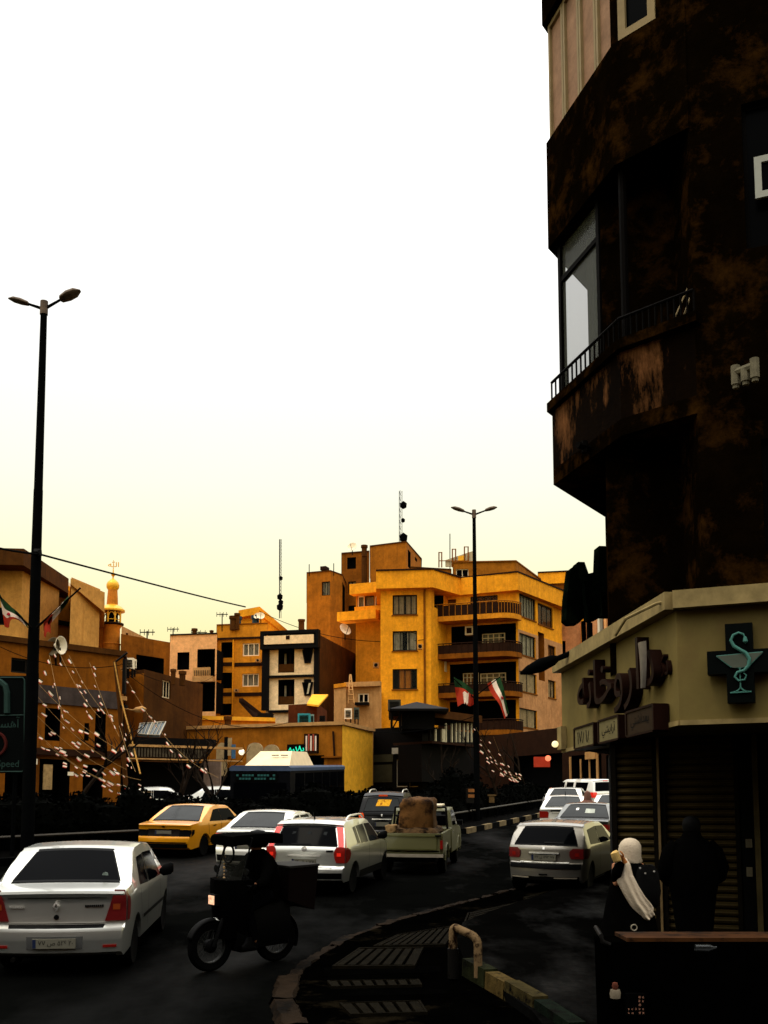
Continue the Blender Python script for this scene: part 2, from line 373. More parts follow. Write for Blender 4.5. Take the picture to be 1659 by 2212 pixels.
for q, mm in (((85, 1652, 104, 1706), mat('ochre notice board', (.32, .2, .08), .8, .4, 6)), ((138, 1668, 150, 1676), M_white), ((63, 1640, 72, 1652), M_white)):
    g = G(); a, b, c, d_ = f.rect(q); f.bar(g, a, b, c, d_, .36, .42); g.out('notice_board', mm, r)
# minaret
d = 74.0; s = F / d; mc = at(240, 1400, d); M_min = mat('orange glazed brick', (.52, .17, .015), .6, .15, 2, streak=.3); M_gold = mat('gold leaf', (.75, .38, .02), .35, .15, 4, metal=.3)
mr = thing('minaret', 'slim orange minaret with gold onion dome behind the brown block', 'minaret', (mc.x, d, zb(d)))
zz = lambda y: top(240, y, d); c0 = (mc.x, d, 0)
g = G(); g.lathe([(.64, zb(d)), (.64, zz(1393)), (.67, zz(1393)), (.67, zz(1391)), (.62, zz(1390)), (.60, zz(1358)), (.70, zz(1353)), (.72, zz(1350))], c0, 20); g.out('shaft', M_min, mr, smooth=True)
g = G(); g.lathe([(.72, zz(1352) + .004), (.86, zz(1350)), (.86, zz(1347)), (.70, zz(1346))], c0, 20); g.out('balcony', M_dkbr, mr, smooth=True)
g = G(); g.lathe([(.45, zz(1346)), (.45, zz(1322))], c0, 12); g.out('lantern_core', M_room, mr)
for i in range(8):
    a = i * math.pi / 4 + .2; ct, st = math.cos(a), math.sin(a); o = Vector((mc.x + ct * .6, d + st * .6, 0)); tv = Vector((-st, ct, 0))
    g = G()
    for k in (-1, 1): p = o + tv * (.235 * k); g.tube([(p.x, p.y, zz(1346)), (p.x, p.y, zz(1322))], .05, 6)
    g.tube([(*(o + tv * (.2 * math.cos(t)))[:2], zz(1332) + .25 * math.sin(t)) for t in [math.pi * j / 8 for j in range(9)]], .045, 5)
    g.tube([(*(o + tv * -.22)[:2], zz(1340)), (*(o + tv * .22)[:2], zz(1340))], .03, 5); g.out('arch', M_gold, mr)
g = G(); g.lathe([(.62, zz(1322)), (.92, zz(1321.5)), (.92, zz(1318)), (.72, zz(1312)), (.44, zz(1307))], c0, 20); g.out('eave', M_gold, mr, smooth=True)
g = G(); g.lathe([(.41, zz(1308)), (.38, zz(1290)), (.34, zz(1275)), (.33, zz(1274))], c0, 18); g.out('upper_shaft', M_min, mr, smooth=True)
g = G(); g.lathe([(.34, zz(1275)), (.45, zz(1270)), (.47, zz(1264)), (.40, zz(1258)), (.22, zz(1253)), (.06, zz(1249)), (.05, zz(1246)), (.13, zz(1243)), (.15, zz(1241)), (.05, zz(1238)), (.03, zz(1226)), (.0, zz(1225))], c0, 18); g.out('dome', M_gold, mr, smooth=True)
g = G(); text(g, 'god', (mc.x + .02, d - .03, zz(1218)), (1, 0, 0), (0, 0, 1), width=24 / s, height=15 / s, depth=.06); g.out('finial_inscription', M_gold, mr)
# blocks right of the minaret
r, fs = building('brown_garage_house', 'low brown house with open black garage right of the minaret', [pl(255, 69), pl(363, 72.5), pl(363, 92), pl(255, 90)], zb(69), top(310, 1380, 71), M_brn, {0: [(294, 1418, 354, 1455, Dk(d=3))]})
g = G(); zt = top(310, 1380, 71); g.prism([pl(256, 70), pl(340, 78), pl(340, 88), pl(256, 88)], zt + .005, zt + .75); g.out('roof_wall', M_tan, r)
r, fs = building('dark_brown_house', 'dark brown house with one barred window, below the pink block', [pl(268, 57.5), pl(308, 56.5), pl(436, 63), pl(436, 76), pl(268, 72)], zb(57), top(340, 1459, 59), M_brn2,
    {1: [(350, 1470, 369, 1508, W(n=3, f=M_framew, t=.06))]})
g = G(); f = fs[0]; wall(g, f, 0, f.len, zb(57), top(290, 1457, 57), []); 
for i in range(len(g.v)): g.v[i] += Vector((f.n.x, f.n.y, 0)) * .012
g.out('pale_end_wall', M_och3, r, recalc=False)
r, fs = building('pink_house', 'pale pink house with black window holes and a recessed balcony', [pl(363, 92), pl(465, 91.2), pl(465, 108), pl(363, 108)], zb(92), top(415, 1373, 92), M_pink,
    {0: [(383, 1409, 409, 1447, Dk(d=.6)), (426, 1402, 464.4, 1463, Dk(d=2.2)), (425, 1472, 464.4, 1537, Dk(d=2.2))]}, cap=(.12, .1, M_blk))
f = fs[0]; g = G(); a, b, c, d_ = f.rect((420, 1443, 457, 1462)); f.bar(g, a, b, c, d_, .3, .38); f.bar(g, a, a + .1, c, d_, 0.01, .3); f.bar(g, a, b + .3, c - .5, c - .01, .01, .5); g.out('balcony_parapet', M_tan, r)
g = G(); a, b, c, d_ = f.rect((424, 1456, 455, 1461))
for i in range(9): u = a + (b - a) * i / 8; g.tube([f.P(u, c, .42), f.P(u, d_ + .3, .42)], .03, 5)
g.out('balcony_rail', M_met, r)
r, fs = building('ochre_apartment', 'three storey ochre apartment house with dark bands and paired pale windows', [pl(464, 94.5), pl(575, 93.6), pl(578, 110), pl(464, 112)], zb(94), top(520, 1349, 94), M_och2,
    {0: [(478, 1387, 505, 1421, Dk(d=1.0)), (478, 1453, 504, 1487, Dk(d=1.0)), (476, 1520, 503, 1545, Dk(d=1.0)),
         (524, 1389, 560, 1417, W(n=3, f=M_framew, c=M_cur2, t=.11)), (523, 1455, 559, 1483, W(n=3, f=M_framew, c=M_cur2, t=.11))]}, cap=(.1, .08, M_brn))
f = fs[0]
for (y0, y1) in ((1431, 1439), (1496, 1504)):
    for (x0, x1) in ((464.5, 503), (507, 574)):
        g = G(); a, b, c, d_ = f.rect((x0, y0, x1, y1)); f.bar(g, max(a, .02), min(b, f.len - .02), c, d_, .004, .06); g.out('band', M_dkbr, r)
g = G(); a, b, c, d_ = f.rect((464.5, 1377, 574.5, 1381)); f.bar(g, max(a, .02), f.len - .02, c, d_, .004, .2); g.out('cornice', M_dkbr, r)
g = G(); u, z1_ = f.pix(505, 1382); u2, z0_ = f.pix(505, 1545); g.tube([f.P(u, z0_, .12), f.P(u, z1_, .12)], .07, 6); g.out('drain_pipe', M_och, r)
r, fs = building('yellow_penthouse', 'yellow upper block with sloping cornice behind the ochre apartment house', [pl(513, 106), pl(557, 104), pl(640, 122), pl(640, 132), pl(513, 126)], zb(104), top(540, 1331, 105), M_och)
g = G(); q = [pl(511, 105.2), pl(557, 103.2), pl(641, 122.5), pl(641, 133), pl(511, 127)]; zt = top(557, 1329, 104); g.prism(q, zt, zt + .75); g.out('cornice', M_och, r)
r, fs = building('white_house', 'cream clad house framed in black with two shield shaped windows', [pl(573, 88.5), pl(686, 87.5), pl(826, 108), pl(700, 125), pl(573, 104)], zb(88), top(630, 1372, 88), M_wht,
    {0: [(601, 1399, 636, 1453, Dk(d=1.3)), (601, 1468, 636, 1522, Dk(d=1.3))]})
f = fs[0]
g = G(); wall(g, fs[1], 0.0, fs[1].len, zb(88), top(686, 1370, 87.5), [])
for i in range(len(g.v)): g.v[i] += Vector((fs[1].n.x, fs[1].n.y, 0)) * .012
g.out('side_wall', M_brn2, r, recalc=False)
zt, zl, zm0, zm1, zlo = f.pix(630, 1371)[1], f.pix(630, 1397)[1], f.pix(630, 1459)[1], f.pix(630, 1464)[1], f.pix(630, 1534)[1]
g = G(); f.bar(g, -.35, f.len + .2, zt, zt + .28, .004, .7); f.bar(g, -.35, f.len + .2, zl - .25, zl + .02, .004, .7); f.bar(g, -.35, -.0, zl, zt, .004, .7); f.bar(g, f.len - .05, f.len + .2, zl, zt, .004, .7); f.bar(g, .3, f.len - .05, zl + .02, zt, .2, .5)
f.bar(g, -.3, .32, zlo, zl - .25, .004, .3); f.bar(g, f.len - .3, f.len + .15, zlo, zl - .25, .004, .3); f.bar(g, .32, f.len - .3, zm1, zm0, .004, .3); f.bar(g, .32, f.len - .3, zlo - .2, zlo, .004, .3); g.out('black_frame', M_blk, r)
g = G(); a, b, c, d_ = f.rect((575, 1375, 682, 1393)); f.bar(g, a, b, c, d_, .51, .68); g.out('fascia_panel', M_wht, r)
g = G(); a, b, c, d_ = f.rect((623, 1376, 631, 1384)); f.bar(g, a, b, c, d_, .685, .72); g.out('plaque', M_dkbr, r)
for y0 in (1400, 1470):
    u0, zt_ = f.pix(653, y0 + 4); u1, _ = f.pix(677, y0 + 4); v0, zb_ = f.pix(658.5, y0 + 33); v1, _ = f.pix(671.5, y0 + 33); um = (u0 + u1) / 2
    poly = [(v0, zb_), (v1, zb_), (u1, zt_), (u1 - .18, zt_), (u1 - .18, zt_ + .25), (u0 + .18, zt_ + .25), (u0 + .18, zt_), (u0, zt_)]
    g = G(); o = f.P(0, 0, .004); g.plate(poly, o, (f.t.x, f.t.y, 0), (0, 0, 1), .12); wn = g.out('window', M_blk, r)
    k = .80; pc = sum(p[1] for p in poly) / 8; g = G(); g.plate([((p[0] - um) * .72 + um, (p[1] - pc) * k + pc) for p in poly[:3] + poly[7:]], f.P(0, 0, .126), (f.t.x, f.t.y, 0), (0, 0, 1), .01); pn = g.out('pane', M_dglass, wn)
    if y0 > 1450: g = G(); g.plate([(um - .05, zb_ + .15), (um + .1, zb_ + .15), (um + .3, zt_ - .1), (um + .12, zt_ - .1)], f.P(0, 0, .14), (f.t.x, f.t.y, 0), (0, 0, 1), .01); g.out('curtain', M_cur2, wn)
    for x0 in (606, 617, 628):
        a, b, c, d_ = f.rect((x0, y0 + 8, x0 + 4, y0 + 40)); g = G(); f.bar(g, a, b, c, d_, -1.2, -1.1); g.out('balcony_door', M_cur2 if x0 != 617 else M_dkbr, r)
    g = G(); a, b, c, d_ = f.rect((601.5, y0 + 34, 635.5, y0 + 51)); f.bar(g, a, b, c, d_, -.2, -.1); g.out('balcony_parapet', M_brn2, r)
# brown towers
r, fs = building('brown_tower', 'plain brown tower with one small barred window, right of the thin mast', [pl(660, 112), pl(712, 111), pl(738, 113), pl(747, 118), pl(747, 128), pl(660, 128)], zb(111), top(700, 1234, 111), M_och3,
    {0: [(695, 1256, 717, 1286, W(n=3, c=M_cur2, t=.09))], 2: [(739, 1262, 745, 1345, Dk(d=.8))]}, cap=(.12, .1, M_brn2))
f = fs[0]; g = G(); a, b, c, d_ = f.rect((690, 1224, 702, 1233)); f.bar(g, a, b, c + .15, d_ + .1, -1.2, -.2); g.out('vent_box', M_dkbr, r)
r, fs = building('brown_stair_tower', 'taller brown block with one dark window, a drain pipe and a dish on top', [pl(736, 117), pl(797, 116), pl(797, 132), pl(736, 132)], zb(116), top(766, 1192, 116), M_brn,
    {0: [(750, 1204, 769, 1229, Dk(d=.5)), (752, 1256, 769, 1280, W(n=2, c=M_cur2, t=.09)), (752, 1308, 769, 1330, W(n=2, t=.09))]}, cap=(.14, .1, M_brn2))
f = fs[0]; g = G()
u, z1_ = f.pix(788, 1180); g.tube([f.P(u, zb(116), .2), f.P(u, z1_, .2)], .3, 8); g.out('drain_pipe', M_brn2, r)
r, fs = building('brown_lift_house', 'topmost brown roof block carrying the lattice radio mast', [pl(799, 116), pl(879, 114), pl(911, 122), pl(911, 132), pl(799, 132)], zb(116), top(850, 1176, 115), M_och3,
    {1: [(881, 1190, 887, 1227, Dk(d=.5)), (896, 1205, 901, 1212, Dk(d=.3))]}, cap=(.12, .12, M_brn2))
# balconied block
r, fs = building('balcony_house', 'ochre block with two jutting balconies in front of the brown towers', [pl(768, 95), pl(826, 94), pl(826, 104), pl(768, 106)], zb(94), top(796, 1268, 94.5), M_och2,
    {0: [(772, 1287, 787, 1320, W(n=1, f=M_framew, c=M_cur2, t=.12)), (788, 1287, 808, 1309, W(n=1, c=M_cur)), (809, 1287, 825, 1320, W(n=1, f=M_framew, c=M_cur2, t=.12))]})
f = fs[0]
for (x0, y0, x1, y1, o1) in ((764, 1264, 825.5, 1286, 1.0), (743, 1326, 825.5, 1345, 1.6), (768, 1310, 825.5, 1321, .25)):
    g = G(); a, b, c, d_ = f.rect((x0, y0, x1, y1)); f.bar(g, a, b, c, d_, .004, o1); g.out('balcony', M_och, r)
# the large orange apartment block on the corner
W0, W1, W2, W3, W4 = pl(822, 88, 1300), pl(930, 87.5, 1300), pl(965, 90.6, 1300), pl(1118, 88.5, 1300), pl(1213, 96.7, 1300)
zc = top(880, 1241, 88)
cur = lambda i: [M_cur, M_cur2, M_curo][i % 3]
r, fs = building('corner_apartment_block', 'large orange corner apartment block with curved balconies and a heavy cornice', [W0, W1, W2, W3, W4, pl(1213, 118), pl(822, 116)], zb(88), zc, M_och,
    {0: [(848, 1285, 901, 1328, W(n=4, c=M_cur, t=.1, cs=((0, .45), (.55, 1)))), (848, 1363, 901, 1406, W(n=3, c=M_cur2, t=.1, cs=((0, .38), (.6, 1)))), (848, 1445, 901, 1489, W(n=4, c=M_curo, t=.1, cs=((.25, .8),)))],
     1: [(938, 1281, 958, 1316, Dk(d=1))],
     2: [(1016, 1287, 1075, 1314, W(n=4, c=M_brn)), (968, 1295, 985, 1318, Dk(d=.3, m=2)), (975, 1350, 1115, 1400, Dk(d=1.8)), (972, 1432, 1115, 1486, Dk(d=1.8)), (972, 1514, 1115, 1600, Dk(d=1.8))],
     3: [(1122, 1288, 1157, 1336, W(n=6, f=M_frame, c=M_cur2, t=.1)), (1162, 1308, 1194, 1353, W(n=3, c=M_brn, t=.1)), (1122, 1372, 1157, 1418, W(n=4, c=M_cur2, t=.1)), (1163, 1367, 1176, 1470, Dk(d=.6, m=2)), (1184, 1395, 1200, 1432, W(n=2, c=M_brn)),
         (1122, 1453, 1159, 1496, W(n=2, c=M_cur)), (1184, 1470, 1200, 1508, W(n=2, c=M_cur)), (1122, 1532, 1160, 1572, W(n=2, c=M_cur))]}, sill=M_brn, backs=[M_brn])
g = G(); f = fs[3]; wall(g, f, 0, f.len, zb(88), f.pix(1160, 1345)[1] - 1.2, [(*f.rect(q), dict(k='n')) for q in ((1122, 1372, 1157, 1418), (1163, 1367, 1176, 1470), (1184, 1395, 1200, 1432), (1122, 1453, 1159, 1496), (1184, 1470, 1200, 1508), (1122, 1532, 1160, 1572))])

for i in range(len(g.v)): g.v[i] += Vector((f.n.x, f.n.y, 0)) * .012
g.out('lower_side_cladding', mat('tan pink cladding', (.46, .22, .085), .85, .2, .6, streak=.45, streak_col=(.25, .09, .025)), r, recalc=False)
out_ = lambda k: [Face(W0, W1).P(-.3, 0, k).xy, Face(W0, W1).P(fs[0].len + .35 * k, 0, k).xy, Face(W1, W2).P(fs[1].len - .4, 0, k).xy + Vector((.9 * k, 0)), Face(W2, W3).P(fs[2].len + .25 * k, 0, k).xy, Face(W3, W4).P(fs[3].len, 0, k).xy]
q = out_(.75); g = G(); z1_, z0_ = zc + .12, top(880, 1270, 87)
g.prism(q + [Vector(pl(1213, 118)), Vector(pl(818, 117))], z0_, z1_); g.out('cornice', M_och, r)
g = G(); q2 = out_(.85); g.prism(q2 + [Vector(pl(1214, 118.5)), Vector(pl(817, 117.5))], z1_ + .003, z1_ + .13); g.out('coping', M_dkbr, r)
# curved balconies along the middle front
f = fs[2]
def curve(o, zlo, zhi, n=10):
    u0, u1 = -2.1, f.len + .35; pts = [f.P(u0, 0, .05), f.P(u0 + .1, 0, o)]
    pts += [f.P(u1 - 1.6, 0, o)]
    for i in range(1, n + 1): a = math.pi / 2 * i / n; pts.append(f.P(u1 - 1.6 + 1.6 * math.sin(a), 0, o * math.cos(a) + .02))
    return pts
for k, (yt, yb, o) in enumerate(((1313, 1346, 2.0), (1397, 1426, 2.0), (1482, 1509, 2.0), (1560, 1590, 2.0))):
    zt_, zb_ = f.pix(1000, yt)[1], f.pix(1000, yb)[1]
    pts = curve(o, zb_, zt_); g = G(); g.prism([(p.x, p.y) for p in pts], zb_ - .12, zb_ + .32); bl = g.out('balcony', M_och2 if k == 0 else M_brn, r)
    pp = curve(o - .03, zb_, zt_); g = G()
    for a, b in zip(pp[:-1], pp[1:]): g.seg(a, b, .09, zb_ + .33, zt_ - .12, 0, -.09)
    g.out('balcony_panel', M_dkbr, bl)
    g = G(); hp = curve(o, 0, 0)
    for a, b in zip(hp[:-1], hp[1:]): g.tube([(a.x, a.y, zt_), (b.x, b.y, zt_)], .05, 6)
    for a, b in zip(hp[:-1], hp[1:]):
        n_ = max(1, int((b - a).length / .55))
        for i in range(n_): p = a.lerp(b, i / n_); g.tube([(p.x, p.y, zb_ + .3), (p.x, p.y, zt_)], .03, 4)
    g.out('balcony_rail', M_och3 if k < 1 else M_dkbr, bl)
for q, cm in (((1034, 1362, 1082, 1398), M_cur2), ((992, 1449, 1024, 1484), M_curo), ((1030, 1449, 1084, 1484), M_cur)):
    a, b, c, d_ = f.rect(q); g = G(); n_ = 4
    for i in range(n_ + 1): u = a + (b - a) * i / n_; f.bar(g, u - .05, u + .05, c, d_, -1.6, -1.52)
    f.bar(g, a, b, d_ - .08, d_, -1.598, -1.522); f.bar(g, a, b, c + (d_ - c) * .72 - .04, c + (d_ - c) * .72 + .04, -1.598, -1.522); wo = g.out('window', M_framew, r)
    g = G(); f.bar(g, a, b, c, d_, -1.58, -1.57); g.out('pane', M_glass, wo)
    g = G(); f.bar(g, a + .1, b - .3, c, d_, -1.7, -1.69); g.out('curtain', cm, wo)
for q, o in (((1005, 1353, 1023, 1372), .1), ((944, 1430, 966, 1453), .6)):
    a, b, c, d_ = f.rect(q); g = G(); f.bar(g, a, b, c, d_, o - .5, o); a_ = tag(g.out('air_conditioner', M_white), 'pale window air conditioner in the upper dark balcony of the orange block' if o < .5 else 'pale air conditioner hanging at the lower left balcony of the orange block', 'air conditioner', 'air conditioners on the orange corner block')
    g = G(); f.bar(g, a + .15, b - .15, c + .15, d_ - .15, o + .002, o + .03); g.out('grille', M_dkbr, a_)
# drain pipe at the junction
g = G(); u, z1_ = fs[0].pix(917, 1265); g.tube([fs[0].P(u, zb(88), .1), fs[0].P(u, z1_, .1)], .09, 6); g.out('drain_pipe', M_brn, r)
# roof blocks of the corner block
r, fs_ = building('roof_block', 'low brown roof block left of the billboard frame', [pl(888, 98), pl(977, 99), pl(977, 110), pl(888, 110)], zc - .5, top(930, 1226, 98), M_och3, cap=(.1, .1, M_brn2))
r, fs_ = building('roof_block', 'wide stained ochre roof block with a small dark window', [pl(982, 96), pl(1120, 95.5), pl(1172, 103), pl(1172, 112), pl(982, 112)], zc - .5, top(1060, 1216, 96), M_och3,
    {0: [(985, 1229, 1012, 1246, W(n=2, f=M_framew))]}, cap=(.12, .12, M_brn))
r, fs_ = building('yellow_house', 'small yellow house top peeping over the orange block, right', [pl(1168, 118), pl(1262, 117), pl(1262, 130), pl(1168, 130)], zb(118), top(1210, 1238, 118), M_och, {0: [(1172, 1260, 1235, 1300, Dk(d=.3, m=2))]}, backs=[M_brn], cap=(.15, .1, M_dkbr))
r, fs_ = building('pink_side_street_house', 'tan pink house with pale pilasters at the end of the street', [pl(1196, 100), pl(1335, 98), pl(1335, 112), pl(1196, 112)], zb(100), top(1260, 1332, 99), mat('salmon plaster', (.55, .26, .11), .85, .15, .6, streak=.3),
    {0: [(1205, 1385, 1222, 1440, Dk(d=.8)), (1277, 1345, 1281, 1440, Dk(d=.3)), (1286, 1380, 1302, 1420, Dk(d=.5)), (1210, 1460, 1300, 1500, Dk(d=1))]})
f = fs_[0]; 
for x in (1258, 1270, 1298, 1308): g = G(); a, b, c, d_ = f.rect((x, 1334, x + 5, 1600)); f.bar(g, a, b, c, d_, .004, .25); g.out('pilaster', M_och if x < 1290 else M_pink, r)
# dark shop row closing the street, seen under the pharmacy sign
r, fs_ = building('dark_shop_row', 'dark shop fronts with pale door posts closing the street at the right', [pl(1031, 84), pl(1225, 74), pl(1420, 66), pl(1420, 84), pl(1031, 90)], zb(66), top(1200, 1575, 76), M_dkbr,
    {0: [(1110, 1630, 1215, 1720, Dk(d=1))], 1: [(1235, 1630, 1300, 1720, Dk(d=1)), (1310, 1630, 1340, 1720, Dk(d=1))]})  # left stretch added over the orange block's foot, in place of its shade
f = fs_[1]
for (x, y0, y1, ww) in ((1232, 1635, 1700, 3), (1274, 1640, 1692, 2), (1290, 1628, 1690, 4), (1335, 1640, 1700, 4), (1255, 1640, 1690, 2)):
    g = G(); a, b, c, d_ = f.rect((x, y0, x + ww, y1)); f.bar(g, a, b, c, d_, .01, .1); g.out('door_post', M_tan, r)
g = G(); a, b, c, d_ = f.rect((1304, 1588, 1330, 1606)); f.bar(g, a, b, c, d_, .01, .2); g.out('sign_board', M_tan, r)
g = G(); a, b, c, d_ = f.rect((1268, 1624, 1290, 1640)); f.bar(g, a, b, c, d_, .01, .2); g.out('sign_board', M_tan, r)
# middle low houses
r, fs_ = building('tan_yard_house', 'small tan yard house with a two pane window under the dark side wall', [pl(746, 82), pl(798, 81.5), pl(824, 81), pl(824, 90), pl(746, 90)], zb(82), top(785, 1476, 82), M_tan,
    {0: [(773, 1497, 797, 1519, W(n=2, f=M_framew, t=.12))]})
g = G(); a, b, c, d_ = fs_[0].rect((746, 1474, 824, 1484)); fs_[0].bar(g, a, b, c, d_, .004, .4); g.out('parapet', M_tan, r)
g = G(); a, b, c, d_ = fs_[0].rect((770, 1518, 798, 1524)); fs_[0].bar(g, a, b, c, d_, .004, .5); g.out('sill', M_blk, r)
r, fs_ = building('tan_shed', 'narrow tan shed wall with pale coping left of the ladder', [pl(721, 78), pl(747, 77), pl(747, 84), pl(721, 84)], zb(78), top(733, 1487, 78), M_tan, cap=(.3, .15, M_och2))
r, fs_ = building('red_brown_shed', 'red brown roof shed under a slanted yellow awning', [pl(622, 70), pl(684, 69), pl(706, 74), pl(622, 78)], zb(70), top(650, 1521, 69.5), mat('red brown boards', (.11, .026, .006), .8, .3, 1.2, streak=.5))
g = G(); p = [at(663, 1520, 68.5), at(688, 1523, 68), at(709, 1500, 76), at(674, 1500, 76)]; g.hexa([q - Vector((0, 0, .12)) for q in p] + p); tag(g.out('awning', M_yel), 'slanted yellow metal awning on the red brown shed', 'awning')
# long low ochre building behind the bus
zt = top(740, 1566, 58)
r, fs_ = building('long_low_building', 'long low brown ochre building with a bright yellow end wall', [pl(330, 62), pl(739, 58), pl(805, 63), pl(805, 76), pl(330, 76)], zb(58), zt, M_och3,
    {0: [(660, 1586, 689, 1628, Dk(d=.2)), (432, 1596, 456, 1625, Dk(d=.5)), (610, 1632, 700, 1690, Dk(d=1)), (330, 1660, 600, 1740, Dk(d=1))]})
f = fs_[1]; g = G(); wall(g, f, 0, f.len, zb(58), zt, [])
for i in range(len(g.v)): g.v[i] += Vector((f.n.x, f.n.y, 0)) * .012
g.out('end_wall', M_yel, r, recalc=False)
g = G(); 
for k in (0, 1): fs_[k].bar(g, -.1 if k == 0 else .1, fs_[k].len + .1, zt + .004, zt + .2, -.3 - .01 * k, .14 + .003 * k)
g.out('coping', M_tan, r)
g = G(); a, b, c, d_ = fs_[0].rect((697, 1634, 738.5, 1637)); fs_[0].bar(g, a, b, c, d_, .004, .2); fs_[0].bar(g, a + .3, b, zb(58), c - .02, .004, .03); g.out('plinth', M_brn, r)
g = G(); u, z1_ = fs_[0].pix(721, 1580); u2, z2_ = fs_[0].pix(724, 1634); g.tube([fs_[0].P(u2, z2_, .1), fs_[0].P(u, z1_, .1)], .06, 6); g.out('drain_pipe', M_dkbr, r)
r, fs_ = building('low_parapet_wall', 'low ochre roof terrace with a pale ledge above the solar panels', [pl(352, 64), pl(590, 66), pl(590, 76), pl(352, 74)], zb(64), top(440, 1556, 65), M_och2, cap=(.25, .2, M_yel))
# black market hall with the hipped kiosk
r, fs_ = building('black_shop_hall', 'black timber shop hall with a pale sign strip, right of the yellow wall', [pl(806, 64), pl(912, 62), pl(1035, 68), pl(1035, 80), pl(806, 78)], zb(62), top(900, 1574, 64), M_blk,
    {0: [(855, 1640, 880, 1700, W(n=1, f=M_gal, t=.06)), (882, 1640, 903, 1700, W(n=1, f=M_gal, t=.06))]})
f = fs_[0]
for x0 in (852, 870, 887): g = G(); a, b, c, d_ = f.rect((x0, 1616, x0 + 16, 1629)); f.bar(g, a, b, c, d_, .02, .3); g.out('sign_panel', mat('pale grey sign', (.33, .3, .24), .6, .2, 4), r)
g = G(); a, b, c, d_ = f.rect((807, 1630, 850, 1646)); f.bar(g, a, b, c, d_, .01, .06); a, b, c, d_ = f.rect((807, 1652, 848, 1690)); f.bar(g, a, b, c, d_, .01, .06); g.out('shutter', mat('dark olive shutter', (.07, .06, .03), .7, .3, 2), r)
g = G(); f = fs_[1]; a, b, c, d_ = f.rect((915, 1646, 975, 1690)); f.bar(g, a, b, c, d_, .01, .08); g.out('lower_panel', mat('grey green panel', (.16, .15, .1), .7, .4, 1.2, streak=.4), r)
zk = top(900, 1536, 60); kc = at(903, 1536, 60)
kr = thing('roof_kiosk', 'black kiosk with a hipped roof standing on the shop hall', 'kiosk', (kc.x, 60, zk - 2))
g = G(); ax, bx_ = at(841, 1536, 60).x, at(966, 1536, 60).x; ap = at(900, 1516, 61.5)
g.add([(ax, 58.5, zk), (bx_, 58.5, zk), (bx_, 64.5, zk), (ax, 64.5, zk), ap, (ax, 58.5, zk - .12), (bx_, 58.5, zk - .12), (bx_, 64.5, zk - .12), (ax, 64.5, zk - .12)], [(0, 1, 4), (1, 2, 4), (2, 3, 4), (3, 0, 4), (5, 6, 1, 0), (6, 7, 2, 1), (7, 8, 3, 2), (8, 5, 0, 3), (8, 7, 6, 5)]); g.out('roof', M_blk, kr)
g = G(); g.box(at(868, 1560, 60).x, at(938, 1560, 60).x, 59.5, 63.5, top(900, 1582, 62), zk - .05); g.out('wall', M_blk, kr)
for x0 in (846, 864): g = G(); a_ = at(x0, 1540, 59); g.tube([(a_.x, 59.2, top(900, 1582, 62)), (a_.x, 59.2, zk - .05)], .07, 6); g.tube([(a_.x, 59.2, zk - 1.2), (a_.x + .6, 59.2, zk - .1)], .04, 5); g.out('post', M_blk, kr)
f = Face(pl(930, 60), pl(1040, 64)); tr = thing('roof_terrace', 'dark roof terrace with white balusters right of the kiosk', 'terrace', (*f.a, top(930, 1609, 60)))
g = G(); a, b, c, d_ = f.rect((934, 1605, 1036, 1610)); f.bar(g, a, b, c, d_, -3, 0); g.out('floor_slab', M_dkbr, tr)
g = G(); a, b, c, d_ = f.rect((934, 1540, 1036, 1556)); f.bar(g, a, b, c, d_, -3, .2); g.out('canopy', M_brn2, tr)
for i, x in enumerate((944, 958, 966, 979, 988, 996, 1005, 1013, 1021)):
    a, b, c, d_ = f.rect((x, 1562 if i > 1 else 1575, x + (2.2 if i != 1 else 7), 1603)); g = G(); f.bar(g, a, b, c, d_, -.2, -.1); g.out('baluster', M_cur2, tr)
g = G(); 
for x in (936, 985, 1034): a, b, c, d_ = f.rect((x, 1556, x + 3, 1605)); f.bar(g, a, b, c, d_, -.4, -.25)
g.out('post', M_blk, tr)
g = G(); a, b, c, d_ = f.rect((934, 1610.5, 1036, 1690)); f.bar(g, a, b, c, d_, -2.6, -.8); g.out('base_wall', M_blk, tr)
# ------------------------------------------------------------------ the near dark building on the right
K = 1.087
def up(h): return EZ + h * K                            # heights measured against eye level
A, Rr, Cn, Lf, Ee, Dd = [tuple(pl(*q)) for q in ((1320, 14.97, 1500), (1500, 13.37, 690), (1338, 14.2, 750), (1193, 16.41, 900), (1308, 18.26, 1120), (1309, 19.9, 1200))]
M_dark = mat('dark stained plaster', (.013, .0068, .0018), .95, .4, 1.6, bump=.35, spec=.0, blot=((.075, .03, .005), 1.5, .50, .82), streak=.5, streak_col=(.008, .004, .0015))  # brown plaster set far below its own tone, for hard contrast
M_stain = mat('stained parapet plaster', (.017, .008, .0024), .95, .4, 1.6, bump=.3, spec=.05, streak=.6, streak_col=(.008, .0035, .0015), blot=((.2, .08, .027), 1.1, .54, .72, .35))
M_dpan = mat('pinkish drawn blind', (.27, .155, .09), .8, .12, 3, streak=.15)
M_pfr = mat('beige window frame', (.24, .175, .085), .6, .15, 3)
M_rail = mat('dark railing', (.01, .007, .005), .7, .2, 4, spec=.1)
zg = .05 * 13 - .2
P2 = ((3.9 + .6) * K, 13.2 * K)                         # inner corner of the set-back wall below the balcony
far = [(9.6 * K, 25 * K)]
rt = (8.6 * K, 10.35 * K)
root = thing('corner_building', 'tall dark corner building with rounded balconies, filling the right side', 'building', (A[0], A[1], zg))
